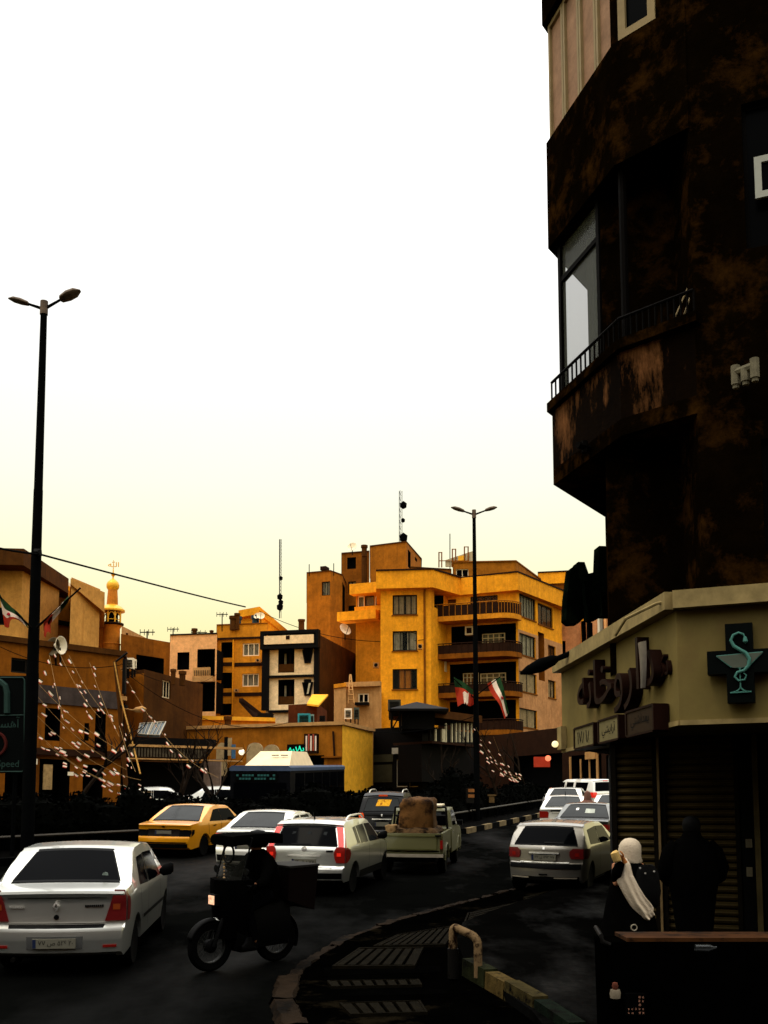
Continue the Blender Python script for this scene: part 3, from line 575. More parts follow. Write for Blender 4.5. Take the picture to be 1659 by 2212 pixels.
# main body above the shop: front wall (recessed under the balcony, then proud of it)
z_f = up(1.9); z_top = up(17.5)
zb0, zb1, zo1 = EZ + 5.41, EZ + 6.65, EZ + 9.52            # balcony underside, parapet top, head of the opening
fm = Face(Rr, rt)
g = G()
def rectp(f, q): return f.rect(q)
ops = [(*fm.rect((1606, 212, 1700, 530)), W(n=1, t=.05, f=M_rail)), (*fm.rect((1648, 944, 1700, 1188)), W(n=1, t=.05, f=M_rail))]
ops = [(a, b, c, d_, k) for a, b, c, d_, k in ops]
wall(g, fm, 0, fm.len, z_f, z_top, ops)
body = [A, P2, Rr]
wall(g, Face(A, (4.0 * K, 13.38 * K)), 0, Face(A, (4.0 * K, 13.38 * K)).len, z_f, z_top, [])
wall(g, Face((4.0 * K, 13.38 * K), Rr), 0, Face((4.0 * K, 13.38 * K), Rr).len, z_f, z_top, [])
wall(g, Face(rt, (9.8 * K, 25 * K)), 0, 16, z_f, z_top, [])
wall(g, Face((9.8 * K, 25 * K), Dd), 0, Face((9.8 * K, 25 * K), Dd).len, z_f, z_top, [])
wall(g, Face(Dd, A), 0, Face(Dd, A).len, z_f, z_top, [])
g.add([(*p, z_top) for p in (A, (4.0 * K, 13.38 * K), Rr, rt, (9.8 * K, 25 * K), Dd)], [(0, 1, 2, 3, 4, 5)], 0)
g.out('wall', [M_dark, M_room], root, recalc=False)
for o in ops: window(root, fm, o)
# small white casement inside the upper dark window
a, b, c, d_ = fm.rect((1630, 336, 1700, 426)); g = G()
for q in ((a, a + .09, c, d_), (a + .09, b, c, c + .09), (a + .09, b, d_ - .09, d_)): fm.bar(g, *q, .004, .05)
wn = g.out('window', mat('white painted frame', (.32, .32, .27), .6, .1, 3), root)
g = G(); fm.bar(g, a + .09, b, c + .09, d_ - .09, .005, .012); g.out('pane', M_dglass, wn)
# bays: lower balcony, upper bay
def bay(k): # outline scaled a little outwards
    c = Vector((4.4 * K, 15.2 * K)); return [tuple(c + (Vector(p) - c) * (1 + k)) for p in (Rr, Cn, Lf, Ee)]
def poly(k): return [*bay(k), (4.6 * K, 16.6 * K), (4.6 * K, 13.4 * K)]
q = poly(0)
pts = q[:4]
g = G(); g.prism(q, zb0, zb0 + .25); g.out('balcony_slab', M_dark, root)
g = G()
for i in (1, 2): g.seg(pts[i + 1], pts[i], .14, zb0 + .25, zb1, 0, -.14)
g.seg(pts[1], pts[0], .14, zb0 + .25, zb1, 0, -.14)
g.out('balcony_parapet', M_stain, root)
g = G(); pk = bay(.045)
for i in (0, 1, 2): g.seg(pk[i + 1], pk[i], .34, zb1 + .003, zb1 + .15, 0, -.34)
g.out('ledge', M_dark, root)
# railing on the ledge
rl = bay(.0)
def railing(p, q, n):
    g = G(); p, q = Vector(p), Vector(q)
    zt = zb1 + .15
    g.tube([(p.x, p.y, zt + .36), (q.x, q.y, zt + .36)], .025, 6); o = g.out('rail', M_rail, root)
    me = None
    for i in range(n + 1):
        v = p.lerp(q, i / n)
        if me is None:
            gg = G(); gg.tube([(0, 0, 0), (0, 0, .36)], .016, 5)
            b = gg.out('baluster', M_rail); me = b.data; b.parent = root
        else:
            b = bpy.data.objects.new('baluster', me); COL.objects.link(b); b.parent = root
        b.location = Vector((v.x, v.y, zt)) - root.location
railing(rl[2], rl[1], 15); railing(rl[1], rl[0], 12)
# upper bay: downstand, window band, top band
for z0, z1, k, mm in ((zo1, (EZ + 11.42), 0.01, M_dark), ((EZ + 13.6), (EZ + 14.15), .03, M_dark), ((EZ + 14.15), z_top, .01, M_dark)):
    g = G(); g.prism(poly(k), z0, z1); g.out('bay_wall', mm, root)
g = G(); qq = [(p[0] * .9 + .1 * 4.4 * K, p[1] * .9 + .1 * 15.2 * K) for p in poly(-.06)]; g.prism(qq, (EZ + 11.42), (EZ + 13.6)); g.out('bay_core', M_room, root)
# blinds and mullions in the street side of the bay
fb = Face(Lf, Cn); fb2 = Face(Cn, Rr)
z0, z1 = (EZ + 11.42) + .02, (EZ + 13.6) - .02
n = 4
for i in range(n):
    u0, u1 = fb.len * i / n, fb.len * (i + 1) / n
    g = G()
    for q in ((u0 + .01, u0 + .07, z0, z1), (u1 - .07, u1 - .01, z0, z1), (u0 + .07, u1 - .07, z0, z0 + .07), (u0 + .07, u1 - .07, z1 - .07, z1)): fb.bar(g, *q, -.12, -.04)
    wn = g.out('window', M_pfr, root)
    g = G(); fb.bar(g, u0 + .05, u1 - .05, z0 + .05, z1 - .05, -.10, -.09); g.out('blind', M_dpan, wn)
a, b, c, d_ = (.12, fb2.len * .62, z0, z1); g = G()
for q in ((a, a + .12, c, d_), (b - .12, b, c, d_), (a + .12, b - .12, c, c + .12)): fb2.bar(g, *q, -.06, .02)
wn = g.out('window', M_pfr, root)
g = G(); fb2.bar(g, a + .1, b - .1, c + .1, d_, -.05, -.03); g.out('pane', M_dglass, wn)
g = G(); fb2.bar(g, b + .004, fb2.len, z0 - .02, z1 + .02, -.3, -.0); fb2.bar(g, -.02, a - .004, z0 - .02, z1 + .02, -.3, 0); g.out('pier', M_dark, root)
# glazed street end of the balcony
g = G(); zf0, zf1 = zb1 + .15, zo1
zc_ = zf0 + (zf1 - zf0) * .76
for u in (.06, fb.len * .62): fb.bar(g, u, u + .09, zf0, zf1 - .005, -.22, -.12)
fb.bar(g, .15, fb.len * .62, zc_, zc_ + .08, -.21, -.13); wn = g.out('window', M_rail, root)
g = G(); fb.bar(g, .1, fb.len * .62, zf0, zf1 - .01, -.18, -.17); g.out('pane', mat('clear pane', (.12, .125, .10), .15, 0, spec=.05, alpha=.38), wn)
g = G(); g.grid(lambda x, y: fb.P(.42 + (fb.len * .6 - .42) * x, zf0 + (zf1 - zf0) * y, -.5 + .05 * math.sin(x * 30)), 40, 1); g.out('curtain', mat('pale net curtain', (.07, .074, .055), .9, .2, 2), wn, smooth=True)
g = G(); g.tube([(*fb.P(fb.len * .97, 0, -.15).xy, zf0), (*fb.P(fb.len * .97, 0, -.15).xy, zf1 - .01)], .06, 8); g.out('post', M_rail, root)
# back wall and side of the balcony room
g = G(); 
bk = [(p[0], p[1]) for p in ((3.62 * K, 16.2 * K), (4.2 * K, 14.0 * K))]
g.seg(bk[0], bk[1], .1, zf0 - 1, zf1 - .005, 0, 0); g.out('inner_wall', M_room, root)
fi = Face(bk[0], bk[1])
g = G(); a, b, c, d_ = fi.rect((1326, 645, 1390, 735)); fi.bar(g, a, b, c, d_, .11, .14); g.out('balcony_door', mat('grey inner door', (.12, .115, .085), .8, .2, 2), root)
for i in range(3):
    g = G(); a1 = fb2.P(fb2.len - .08 - .16 * i, zf0 + .02, -.1); g.tube([a1, a1 + Vector((.28 + .02 * i, .05, .95 - .12 * i))], .012, 5); g.out('prop_rod', M_pfr, root)
g = G(); fm.bar(g, *fm.rect((1589, 788, 1630, 798)), .09, .17); a0 = fm.rect((1589, 788, 1630, 798))
pv = thing('gas_manifold', 'pale gas manifold with three downward stubs fixed on the dark wall', 'pipe', fm.P(a0[0], a0[2], .1))
g = G(); p = [at(1586, 806, 13.05), at(1634, 788, 12.75)]; g.tube(p, .055, 8); g.out('pipe', mat('dusty grey pipe', (.15, .13, .08), .7, .3, 9), pv)
for t in (.06, .5, .92):
    q = p[0].lerp(p[1], t); g = G(); g.tube([q + Vector((0, 0, .09 if t != .5 else 0)), q - Vector((0, 0, .17))], .062, 8); g.tube([q + Vector((0, -.0, -.17)), q + Vector((0, 0, -.22))], .045, 8); g.out('stub', MATS['dusty grey pipe'], pv)
g = G(); q = at(1248, 961, 15.0); g.tube([q, q + Vector((.35, .25, 0))], .05, 6); g.tube([q + Vector((.12, .09, -.09)), q + Vector((.12, .09, .09))], .05, 6); tag(g.out('spout', M_rail), 'short rainwater spout poking out of the stained balcony parapet', 'spout')
# ------------------------------------------------------------------ pharmacy at the foot of the building
C = Vector((3.62, 12.5)); LE = Vector((3.17, 18.15)); RE = Vector((4.55, 12.12)); dr = (RE - C).normalized(); RE = C + dr * 4.2
ph = thing('pharmacy', 'corner pharmacy with olive beige sign fascia, red brown letters and rolled down shutters', 'shop', (C.x, C.y, zg))
M_fas = mat('olive beige sign panel', (.165, .122, .038), .7, .22, .8, spec=.15, blot=((.15, .095, .035), .9, .5, .72, .6))
M_fasb = mat('worn beige metal edge', (.24, .175, .07), .6, .3, 4, spec=.2)
zf0, zf1 = EZ + 1.12, EZ + 2.52
fl, fr = Face(LE, C), Face(C, RE)
g = G(); inner = [C + Vector((1.2, 1.2)), LE + Vector((1.2, 0))]
g.prism([LE, C, RE, RE + Vector((.4, 3)), C + Vector((1.6, 3)), LE + Vector((1.3, 0))], zf0, zf1 - .002); g.out('fascia', M_fas, ph)
g = G()
for f in (fl, fr): f.bar(g, -.02, f.len + .05, zf1, zf1 + .22, -.3 + (.01 if f is fr else 0), .16 + (.003 if f is fr else 0))
g.out('fascia_cap', M_fasb, ph)
g = G()
for f in (fl, fr): f.bar(g, 0.01, f.len, zf0 - .03, zf0 + .03, -.02 + (.004 if f is fr else 0), .02 + (.003 if f is fr else 0))
g.out('fascia_edge', M_fasb, ph)
M_let = mat('red brown letter', (.03, .009, .004), .5, .3, 5, spec=.2); M_lets = mat('steel letter face', (.22, .19, .16), .35, .2, 6, metal=.4)
a, b, c, d_ = fl.rect((1262, 1428, 1440, 1560)); 
g = G(); um = (fl.pix(1268, 1500)[0] + fl.pix(1440, 1480)[0]) / 2; wd = fl.pix(1440, 1480)[0] - fl.pix(1268, 1500)[0]
text(g, 'pharm', fl.P(um, zf0 + .78, .004), (fl.t.x, fl.t.y, 0), (0, 0, 1), width=wd, height=.92, depth=.16); g.out('pharmacy_lettering', M_let, ph)
g = G(); text(g, 'doc', fl.P(fl.len - .42, zf0 + .72, .004), (fl.t.x, fl.t.y, 0), (0, 0, 1), width=.5, height=.36, depth=.06); g.out('small_lettering', M_let, ph)
g = G(); u0 = fl.pix(1419, 1440)[0]; g.grid(lambda x, y: fl.P(u0 + .10 + (.10 + .2 * y) * (x - .5) - .12 * (1 - y) ** 2, zf0 + .52 + .58 * y, .17 + .05 * math.sin(x * 3.14) + .05 * y), 6, 8); g.out('letter_face', M_lets, ph, smooth=True)
M_plt = mat('cream sign plate', (.16, .13, .055), .6, .15, 5); M_ink = mat('black lettering', (.006, .005, .004), .7, 0)
for key, x0, x1, mm in (('num', 1268, 1310, M_plt), ('cos', 1323, 1366, M_plt), ('hyg', 1386, 1445, mat('brown sign plate', (.05, .026, .009), .6, .2, 5))):
    u0, u1 = fl.pix(x0, 1580)[0], fl.pix(x1, 1570)[0]; g = G(); fl.bar(g, u0, u1, zf0 - .05, zf0 + .25, .02, .2); s_ = g.out('sign_plate', mm, ph)
    g = G(); text(g, key, fl.P((u0 + u1) / 2, zf0 + .1, .205), (fl.t.x, fl.t.y, 0), (0, 0, 1), width=(u1 - u0) * .7, height=.2); g.out('lettering', M_ink, s_)
    g = G(); 
    for q in ((u0 - .05, u0, zf0 - .06, zf0 + .27), (u1, u1 + .05, zf0 - .06, zf0 + .27), (u0, u1, zf0 + .25, zf0 + .28), (u0, u1, zf0 - .08, zf0 - .05)): fl.bar(g, *q, .01, .215)
    g.out('frame', M_let, s_)
# the green cross with bowl and snake
cu, cz = fr.pix(1600, 1436); cr = thing('pharmacy_cross', 'dark green cross sign with a teal bowl and snake, on the pharmacy fascia', 'sign', fr.P(cu, cz, .2))
M_grn = mat('dark green cross', (.0035, .0085, .0065), .5, .2, 5, spec=.2); M_tealn = mat('pale teal enamel', (.055, .17, .135), .5, .1, 5); M_bowl = mat('grey green bowl', (.10, .115, .085), .6, .1, 5)
h, t_ = .475, .155
poly_ = [(-t_, -h), (t_, -h), (t_, -t_ * .8), (h * .78, -t_ * .8), (h * .78, t_), (t_, t_), (t_, h), (-t_, h), (-t_, t_), (-h * .78, t_), (-h * .78, -t_ * .8), (-t_, -t_ * .8)]
tv, uv = Vector((fr.t.x, fr.t.y, 0)), Vector((0, 0, 1)); nv = Vector((fr.n.x, fr.n.y, 0)); o = fr.P(cu, cz, .02)
g = G(); g.plate(poly_, o, tv, uv, .17); g.out('cross_box', M_grn, cr)
o2 = o + nv * .185
sp = lambda x, z, k=0: o2 + tv * x + uv * z + nv * k
g = G(); g.plate([(-.26, .09), (.26, .11), (.2, .05), (.08, -.06), (-.08, -.06), (-.2, .04)], o2 - nv * .004, tv, uv, .012); g.out('bowl', M_bowl, cr)
g = G(); g.tube([sp(-.26, .09), sp(-.1, -.05), sp(0, -.065)], .008, 6); g.tube([sp(.26, .11), sp(.1, -.05), sp(0, -.065)], .008, 6); g.tube([sp(-.26, .09), sp(.26, .11)], .007, 6); g.tube([sp(0, -.06), sp(0, -.2)], .009, 6); g.tube([sp(0, -.22), sp(0, -.3), sp(-.03, -.335), sp(-.12, -.36), sp(.12, -.355), sp(.03, -.335), sp(0, -.3)], .009, 6); g.out('stem', M_tealn, cr)
sn = [(.07, .29), (.05, .335), (0, .355), (-.06, .33), (-.09, .27), (-.06, .2), (0, .155), (.07, .11), (.11, .04), (.10, -.04), (.05, -.1), (-.03, -.12), (-.06, -.17), (-.02, -.22), (.05, -.21), (.07, -.16), (.04, -.13)]
g = G(); k = len(sn); g.tube([sp(x, z, .012) for x, z in sn], [.006 + .016 * math.sin(math.pi * min(1, (i + 1.5) / k)) for i in range(k)], 8); g.lathe([(.0, -.05), (.03, -.02), (.02, .03), (.0, .045)], sp(.072, .265, .012), 8); g.out('snake', M_tealn, cr, smooth=True)
# ground floor: shutters behind the overhang
sA, sB = Vector((3.31, 14.97)), Vector((3.31, 14.97)) + (Vector(Rr) * 0 + Vector((.926, -.377))) * 6.0
fsu = Face(sA, sB); zs0 = gz(14.9) - .05
M_sh = mat('olive brown shutter', (.074, .05, .0145), .55, .35, 1.4, spec=.15, streak=.4, streak_col=(.05, .03, .008))
M_shf = mat('dark shutter frame', (.018, .013, .007), .6, .3, 3, spec=.1)
g = G(); g.prism([sA, sB, (9, 24), (4.6, 21)], zs0 - .3, zf0 - .02); g.prism([LE + Vector((.35, -.3)), (5.2, 14.5), (9, 17), (8, 24), (4.9, 20)], zf0 - .018, zf0 - .006); g.out('shop_wall', M_room, ph)
def shutter(x0, x1):
    u0 = fsu.pix(x0, 1800)[0]; u1 = fsu.pix(x1, 1800)[0]
    g = G()
    for u in (u0, u1 - .06): fsu.bar(g, u, u + .06, zs0, zf0 - .02, .01, .12)
    so_ = g.out('roller_shutter', M_shf, ph); me = None
    zz_ = zs0
    pitch_ = .105
    prof = [(0, .0), (.02, .03), (.05, .045), (.08, .03), (.105, 0)]
    while zz_ < zf0 - .1:
        if me is None:
            g = G()
            for (p0, o0), (p1, o1) in zip(prof[:-1], prof[1:]): g.quad(fsu.P(u0 + .06, p0, .02 + o0), fsu.P(u1 - .06, p0, .02 + o0), fsu.P(u1 - .06, p1 - .004, .02 + o1), fsu.P(u0 + .06, p1 - .004, .02 + o1))
            b = g.out('slat', M_sh); me = b.data; 
        else: b = bpy.data.objects.new('slat', me); COL.objects.link(b)
        b.parent = so_; b.location = Vector((0, 0, zz_)) - ph.location + Vector((0, 0, 0)); zz_ += pitch_
shutter(1327, 1424); shutter(1432, 1600)
g = G(); fsu.bar(g, fsu.pix(1425.5, 1800)[0], fsu.pix(1430.5, 1800)[0], zs0, zf0 - .02, .1, .17); g.out('guide_rail', mat('worn tan rail', (.16, .105, .045), .6, .4, 4), ph)
g = G(); fsu.bar(g, fsu.pix(1603, 1800)[0], fsu.pix(1630, 1800)[0], zs0, zf0 - .02, .02, .16); g.out('door_pillar', M_room, ph)
g = G(); fsu.bar(g, fsu.pix(1631, 1800)[0], fsu.pix(1643, 1800)[0], zs0, zf0 - .02, .02, .18); g.out('door_post', mat('worn tan post', (.085, .062, .022), .7, .4, 3, streak=.6, streak_col=(.02, .012, .005)), ph)
shutter(1648, 1760)
for q in ((1612, 1812, 1626, 1830), (1614, 1872, 1627, 1892)): g = G(); a, b, c, d_ = fsu.rect(q); fsu.bar(g, a, b, c, d_, .165, .18); g.out('lock_plate', mat('grey lock plate', (.12, .1, .06), .5, .3, 9), ph)
g = G(); fl.bar(g, .02, .3, zf0 + .02, zf0 + .42, .005, .1); g.out('lamp_box', M_fasb, ph)
g = G(); g.lathe([(0, .12), (.05, .1), (.06, .02), (.03, 0)], fl.P(.12, zf0 + .12, .16), 10, 'y'); g.out('spot_lamp', mat('lit lamp', (.9, .8, .5), .4, 0, emit=((1, .8, .4), 1.1)), ph)
# dark green letters standing on the neighbour's edge
gs = thing('green_letter_sign', 'row of tall dark green block letters on posts beyond the pharmacy canopy', 'sign', at(1262, 1340, 19))
M_gsg = mat('dark green sign sheet', (.0055, .010, .007), .9, .5, 2, spec=.0, blot=((.012, .02, .011), 2.5, .5, .6))
sil = [[(1212, 1345), (1214, 1300), (1222, 1236), (1229, 1232), (1238, 1240), (1244, 1300), (1240, 1352), (1222, 1353)],
       [(1226, 1340), (1230, 1240), (1238, 1222), (1252, 1222), (1262, 1250), (1256, 1262), (1250, 1262), (1246, 1280), (1252, 1340), (1240, 1352)],
       [(1250, 1250), (1285, 1240), (1287, 1330), (1282, 1342), (1262, 1345), (1254, 1300)],
       [(1281, 1236), (1283, 1188), (1297, 1188), (1303, 1210), (1312, 1214), (1312, 1336), (1290, 1336)]]
for i, s_ in enumerate(sil):
    dd = 18.4 + i * .45; P_ = [at(x, y, dd) for x, y in s_]; o = P_[0]
    g = G(); g.plate([((p - o).x, (p - o).z) for p in P_], o, (1, 0.12, 0), (0, 0, 1), .32); g.out('letter', M_gsg, gs)
for x, y0, y1, dd in ((1272, 1340, 1500, 19.2), (1260, 1342, 1400, 18.8)): g = G(); g.tube([at(x, y0, dd), at(x + 2, y1, dd)], .045, 6); g.out('post', M_rail, gs)
g = G(); g.tube([at(1296, 1290, 20.2), at(1300, 1500, 20.2)], .06, 6); g.out('white_post', M_white, gs)
# wall lamp on a long arm over the street
lp = thing('wall_lamp', 'black street lamp on a slanting arm reaching out over the pharmacy corner', 'street lamp', at(1310, 1380, 16.5))
g = G(); g.tube([at(1455, 1318, 14.2), at(1310, 1378, 16.4), at(1250, 1404, 16.9), at(1196, 1426, 17.2)], .05, 8); g.out('arm', M_pole, lp)
g = G(); p0, p1 = at(1205, 1422, 17.2), at(1124, 1455, 17.6); rings = []
ax = (p1 - p0).normalized(); sd = Vector((0, 1, 0)).cross(ax).normalized()
for t, r1, r2 in ((0, .05, .05), (.12, .09, .13), (.45, .12, .17), (.8, .08, .13), (1, .02, .03)):
    c_ = p0.lerp(p1, t); rings.append([c_ + sd * r1 * math.sin(a) + Vector((0, 1, 0)) * r2 * math.cos(a) for a in [2 * math.pi * i / 12 for i in range(12)]])
g.rings(rings); g.out('lamp_head', M_pole, lp, smooth=True)
g = G(); g.plate([(0, 0), (.6, .32), (.62, .1), (.3, -.06)], at(1248, 1398, 16.9), (1, 0, 0), (0, 0, 1), .05); g.out('bracket', M_pole, lp)
g = G(); g.tube([at(1330, 1372, 13.6), at(1352, 1336, 13.0), at(1418, 1304, 12.6), at(1445, 1298, 12.5), at(1570, 1299, 12.4)], .02, 6); tag(g.out('roof_cable', M_fasb), 'thin pale conduit running along the top of the pharmacy fascia', 'conduit')
# ------------------------------------------------------------------ kerbs, pavement, median
M_pav = mat('wet pavement', (.0075, .0072, .0064), .6, .4, .8, bump=.4, spec=.06, blot=((.014, .0138, .0128), .5, .52, .62))
M_kerb = mat('worn kerb concrete', (.032, .0195, .0105), .85, .5, 2.5, bump=.5, spec=.1, blot=((.012, .009, .006), 1.6, .5, .62))
wet(M_pav, .6, .52, .72, .016, .45)
gut = [gp(x, y) for x, y in ((690, 2300), (628, 2170), (640, 2115), (690, 2070), (760, 2028), (860, 1992), (980, 1960), (1100, 1928), (1210, 1902), (1300, 1880))]
inn = [gp(x, y) for x, y in ((1230, 2320), (1150, 2212), (1080, 2160), (1010, 2112), (985, 2050), (1000, 2010), (1060, 1985), (1130, 1960), (1220, 1930), (1330, 1895))]
g = G(); ed = inn + [Vector((6.6, 30, 0)), Vector((14, 30, 0)), Vector((14, 4, 0))]
g.add([(p.x, p.y, gz(p.y) + .13) for p in ed] + [(p.x, p.y, gz(p.y) - .05) for p in ed], [tuple(range(len(ed)))] + [(i, (i + 1) % len(ed), len(ed) + (i + 1) % len(ed), len(ed) + i) for i in range(len(ed))])
struct(g.out('pavement', M_pav))
g = G(); gut2 = [p.copy() for p in gut]; ap = [p.lerp(q, .0) for p, q in zip(gut, inn)]
vs = [(p.x, p.y, gz(p.y) + .03) for p in gut] + [(q.x, q.y, gz(q.y) + .03) for q in inn]; n = len(gut)
g.add(vs, [(i, i + 1, n + i + 1, n + i) for i in range(n - 1)]); struct(g.out('gutter_apron', mat('wet gutter concrete', (.0036, .0034, .0028), .8, .5, 1.5, bump=.4, spec=.0, blot=((.02, .015, .008), 1.1, .56, .66))))
kr_ = thing('kerb_edge', 'worn pale kerb curving round the gutter apron in the foreground', 'kerb', gut[0])
for i in range(n - 2):
    a, b = gut[i], gut[i + 1]; m_ = max(1, int((b - a).length / .55))
    for j in range(m_):
        p, q = a.lerp(b, j / m_ + .006), a.lerp(b, (j + 1) / m_ - .006); t = (q - p).normalized(); nn = Vector((-t.y, t.x, 0)) * (.2 + .10 * (i < 2)); h = .02 + .03 * random.random() + (.04 if i < 2 else 0)
        g = G(); jit = {}
        def kp(u, v):
            k_ = (round(u, 3), round(v, 3))
            if k_ not in jit: jit[k_] = Vector((random.uniform(-.025, .025), random.uniform(-.03, .03), random.uniform(-.02, .012)))
            edge = v in (0, 1); return p.lerp(q, u) + nn * (1.0 - 1.45 * v) + Vector((0, 0, -.12 if edge else h)) + jit[k_]
        g.grid(kp, 4, 4); g.out('kerb_stone', M_kerb, kr_, smooth=True, ang=50)
kr_['kind'] = 'structure'; del kr_['category']; del kr_['label']
# gratings
M_grate = mat('worn iron grating', (.017, .013, .0062), .75, .5, 5, spec=.04, bump=.3)
def grate(label, quad, nb, h, along):
    c_ = [gp(x, y, h) for x, y in quad]                 # TL TR BR BL
    r_ = thing('drain_grate', label, 'drain grating', sum(c_, Vector()) / 4, 'drain gratings along the gutter')
    def bl(u, v): return c_[0].lerp(c_[1], u).lerp(c_[3].lerp(c_[2], u), v)
    dn = Vector((0, 0, .05))
    for i in range(nb):
        u0, u1 = (i + .12) / nb, (i + .80) / nb
        P_ = [bl(u0, .07), bl(u1, .07), bl(u1, .93), bl(u0, .93)] if along else [bl(.05, u0), bl(.95, u0), bl(.95, u1), bl(.05, u1)]
        g = G(); g.hexa([p - dn for p in (P_[3], P_[2], P_[1], P_[0])] + [P_[3], P_[2], P_[1], P_[0]]); g.out('bar', M_grate, r_)
    g = G(); e = [(0, 0), (1, 0), (1, 1), (0, 1)]
    for k in range(4):
        a, b = e[k], e[(k + 1) % 4]; f_ = lambda p, s_: bl(.5 + (p[0] - .5) * s_, .5 + (p[1] - .5) * s_)
        P_ = [f_(a, 1.0), f_(b, 1.0), f_(b, .94), f_(a, .94)]; g.hexa([p - dn for p in P_] + [p + Vector((0, 0, .004)) for p in P_])
    g.out('frame', M_grate, r_)
grate('large drain grating with long slanting bars, left of the hoop rail', ((776, 2047), (915, 2046), (896, 2086), (717, 2087)), 7, .07, True)
grate('narrow drain grating with short bars, second from the picture bottom', ((706, 2118), (905, 2115), (912, 2127), (716, 2131)), 8, .06, True)
grate('lowest drain grating with six broad bars at the bottom edge', ((733, 2166), (908, 2161), (924, 2186), (757, 2191)), 6, .06, True)
grate('thin ribbed drain grating behind the large one, beside the kerb', ((860, 2018), (990, 1998), (962, 2040), (806, 2043)), 9, .07, True)
grate('long drain grating running up the gutter towards the parked cars', ((1010, 1972), (1120, 1948), (1145, 1956), (1000, 1996)), 5, .07, False)
grate('far drain grating nearest the silver hatchback', ((1130, 1938), (1215, 1915), (1235, 1922), (1150, 1950)), 4, .07, False)
for i, q in enumerate((((700, 2090), (950, 2086), (955, 2100), (700, 2108)), ((735, 2140), (960, 2136), (970, 2146), (740, 2152)))):
    c_ = [gp(x, y, .036) for x, y in q]; g = G(); g.hexa([p - Vector((0, 0, .06)) for p in c_[::-1]] + c_[::-1]); tag(g.out('cover_slab', mat('wet concrete slab', (.0045, .0043, .0037), .8, .4, 3, bump=.3, spec=.0)), ('wet concrete cover slab just below the large grating', 'wet concrete cover slab above the lowest grating')[i], 'slab', 'gutter cover slabs')
# hoop rail
M_rust = mat('rusty cream pipe paint', (.15, .095, .045), .7, .3, 6, bump=.2, spec=.15, blot=((.03, .012, .004), 9, .5, .6))
hr = thing('hoop_rail', 'bent hoop rail with flaking cream paint at the pavement edge', 'barrier', gp(1031, 2112, .1))
b1, b0 = gp(1033, 2112, .1), gp(979, 2104, .1); hh = at(1030, 2026, b1.y).z; hl = at(977, 2001, b0.y).z
g = G(); pts = [b1]; 
top1, top0 = Vector((b1.x, b1.y, hh)), Vector((b0.x, b0.y, hl))
def arc(p, c, q, n=5): return [(p * (1 - t) ** 2 + c * 2 * t * (1 - t) + q * t ** 2) for t in [i / n for i in range(n + 1)]]
dirv = (top0 - top1).normalized()
pts = [b1] + arc(top1 - Vector((0, 0, .1)), top1, top1 + dirv * .1) + arc(top0 - dirv * .07, top0, top0 - Vector((0, 0, .07))) + [b0]
g.tube(pts, .05, 12); g.out('pipe', M_rust, hr, smooth=True)
for b_, zt in ((b0, .55),): g = G(); g.tube([b_ - Vector((0, 0, .05)), b_ + Vector((0, 0, .30))], .066, 12); g.out('sleeve', M_met, hr, smooth=True)
# kerb blocks
ks = [gp(1012, 2112), gp(1062, 2140), gp(1105, 2165), gp(1170, 2205), gp(1250, 2262)]
cols = [(.03, .034, .012), (.085, .055, .016), (.06, .045, .015), (.012, .022, .012)]
for i in range(4):
    a, b = ks[i], ks[i + 1]; t = (b - a).normalized(); nn = Vector((-t.y, t.x, 0)) * -.1; a = a + t * .02; b = b - t * .02; h = .24 - .02 * (i % 2)
    g = G(); z0_, z1_ = Vector((0, 0, -.1)), Vector((0, 0, h)); q = [a - nn, b - nn, b + nn, a + nn]
    g.hexa([p + z0_ for p in q] + [p + z1_ + (nn * -.15 if k > 1 else nn * .15) for k, p in enumerate(q)])
    tag(g.out('kerb_block', mat('painted kerb %s' % 'abcd'[i], cols[i], .8, .5, 5, bump=.4, spec=.1, blot=((.008, .006, .004), 4, .52, .62))), ('dull green kerb block at the foot of the hoop rail', 'ochre yellow kerb block, second below the hoop rail', 'small ochre kerb block between the yellow and the dark green ones', 'dark green kerb block lowest in the picture')[i], 'kerb block', 'painted kerb blocks')
# crack lines / puddle kerb line on the pavement
# median kerb
mk = [Vector((x, y, gz(y))) for x, y in ((-30, 14), (-16, 22), (-9.9, 26.3), (-2, 33.5), (3, 38.5), (5.9, 46), (9, 54), (14, 62))]
md = thing('median_kerb', '', 'kerb', mk[0]); md['kind'] = 'structure'; del md['category']; del md['label']
Mk1, Mk2 = mat('whitewashed kerb', (.17, .125, .065), .8, .4, 4, spec=.1), mat('black kerb', (.006, .006, .005), .8, .3, 4, spec=.1)
k = 0
for a, b in zip(mk[:-1], mk[1:]):
    m_ = max(1, int((b - a).length / 1.1))
    for j in range(m_):
        p, q = a.lerp(b, j / m_), a.lerp(b, (j + 1) / m_ - .01); g = G(); g.seg((p.x, p.y), (q.x, q.y), .16, 0, .01)
        for i in range(8): g.v[i].z = (gz(p.y) if i in (0, 3, 4, 7) else gz(q.y)) + (.2 if i >= 4 else -.05)
        g.out('kerb_stone', Mk1 if (k % 2 and a.x > 0) else Mk2, md); k += 1
g = G(); mb = [p + Vector((-2.2, 4.2, .2)) for p in mk]; vs = [(p.x, p.y, gz(p.y) + .12) for p in mk] + [(p.x, p.y, gz(p.y) + .3) for p in mb]; n = len(mk)
g.add(vs, [(i, i + 1, n + i + 1, n + i) for i in range(n - 1)]); struct(g.out('median_soil', mat('dark soil', (.006, .005, .0035), .95, .4, 3, bump=.5, spec=.05)))
wl = thing('median_rail', 'long dark rail along the planted median behind the traffic', 'rail', mk[0])
rp_ = [Vector((p.x - .7, p.y + 1.3, gz(p.y + 1.3) + .62)) for p in mk]
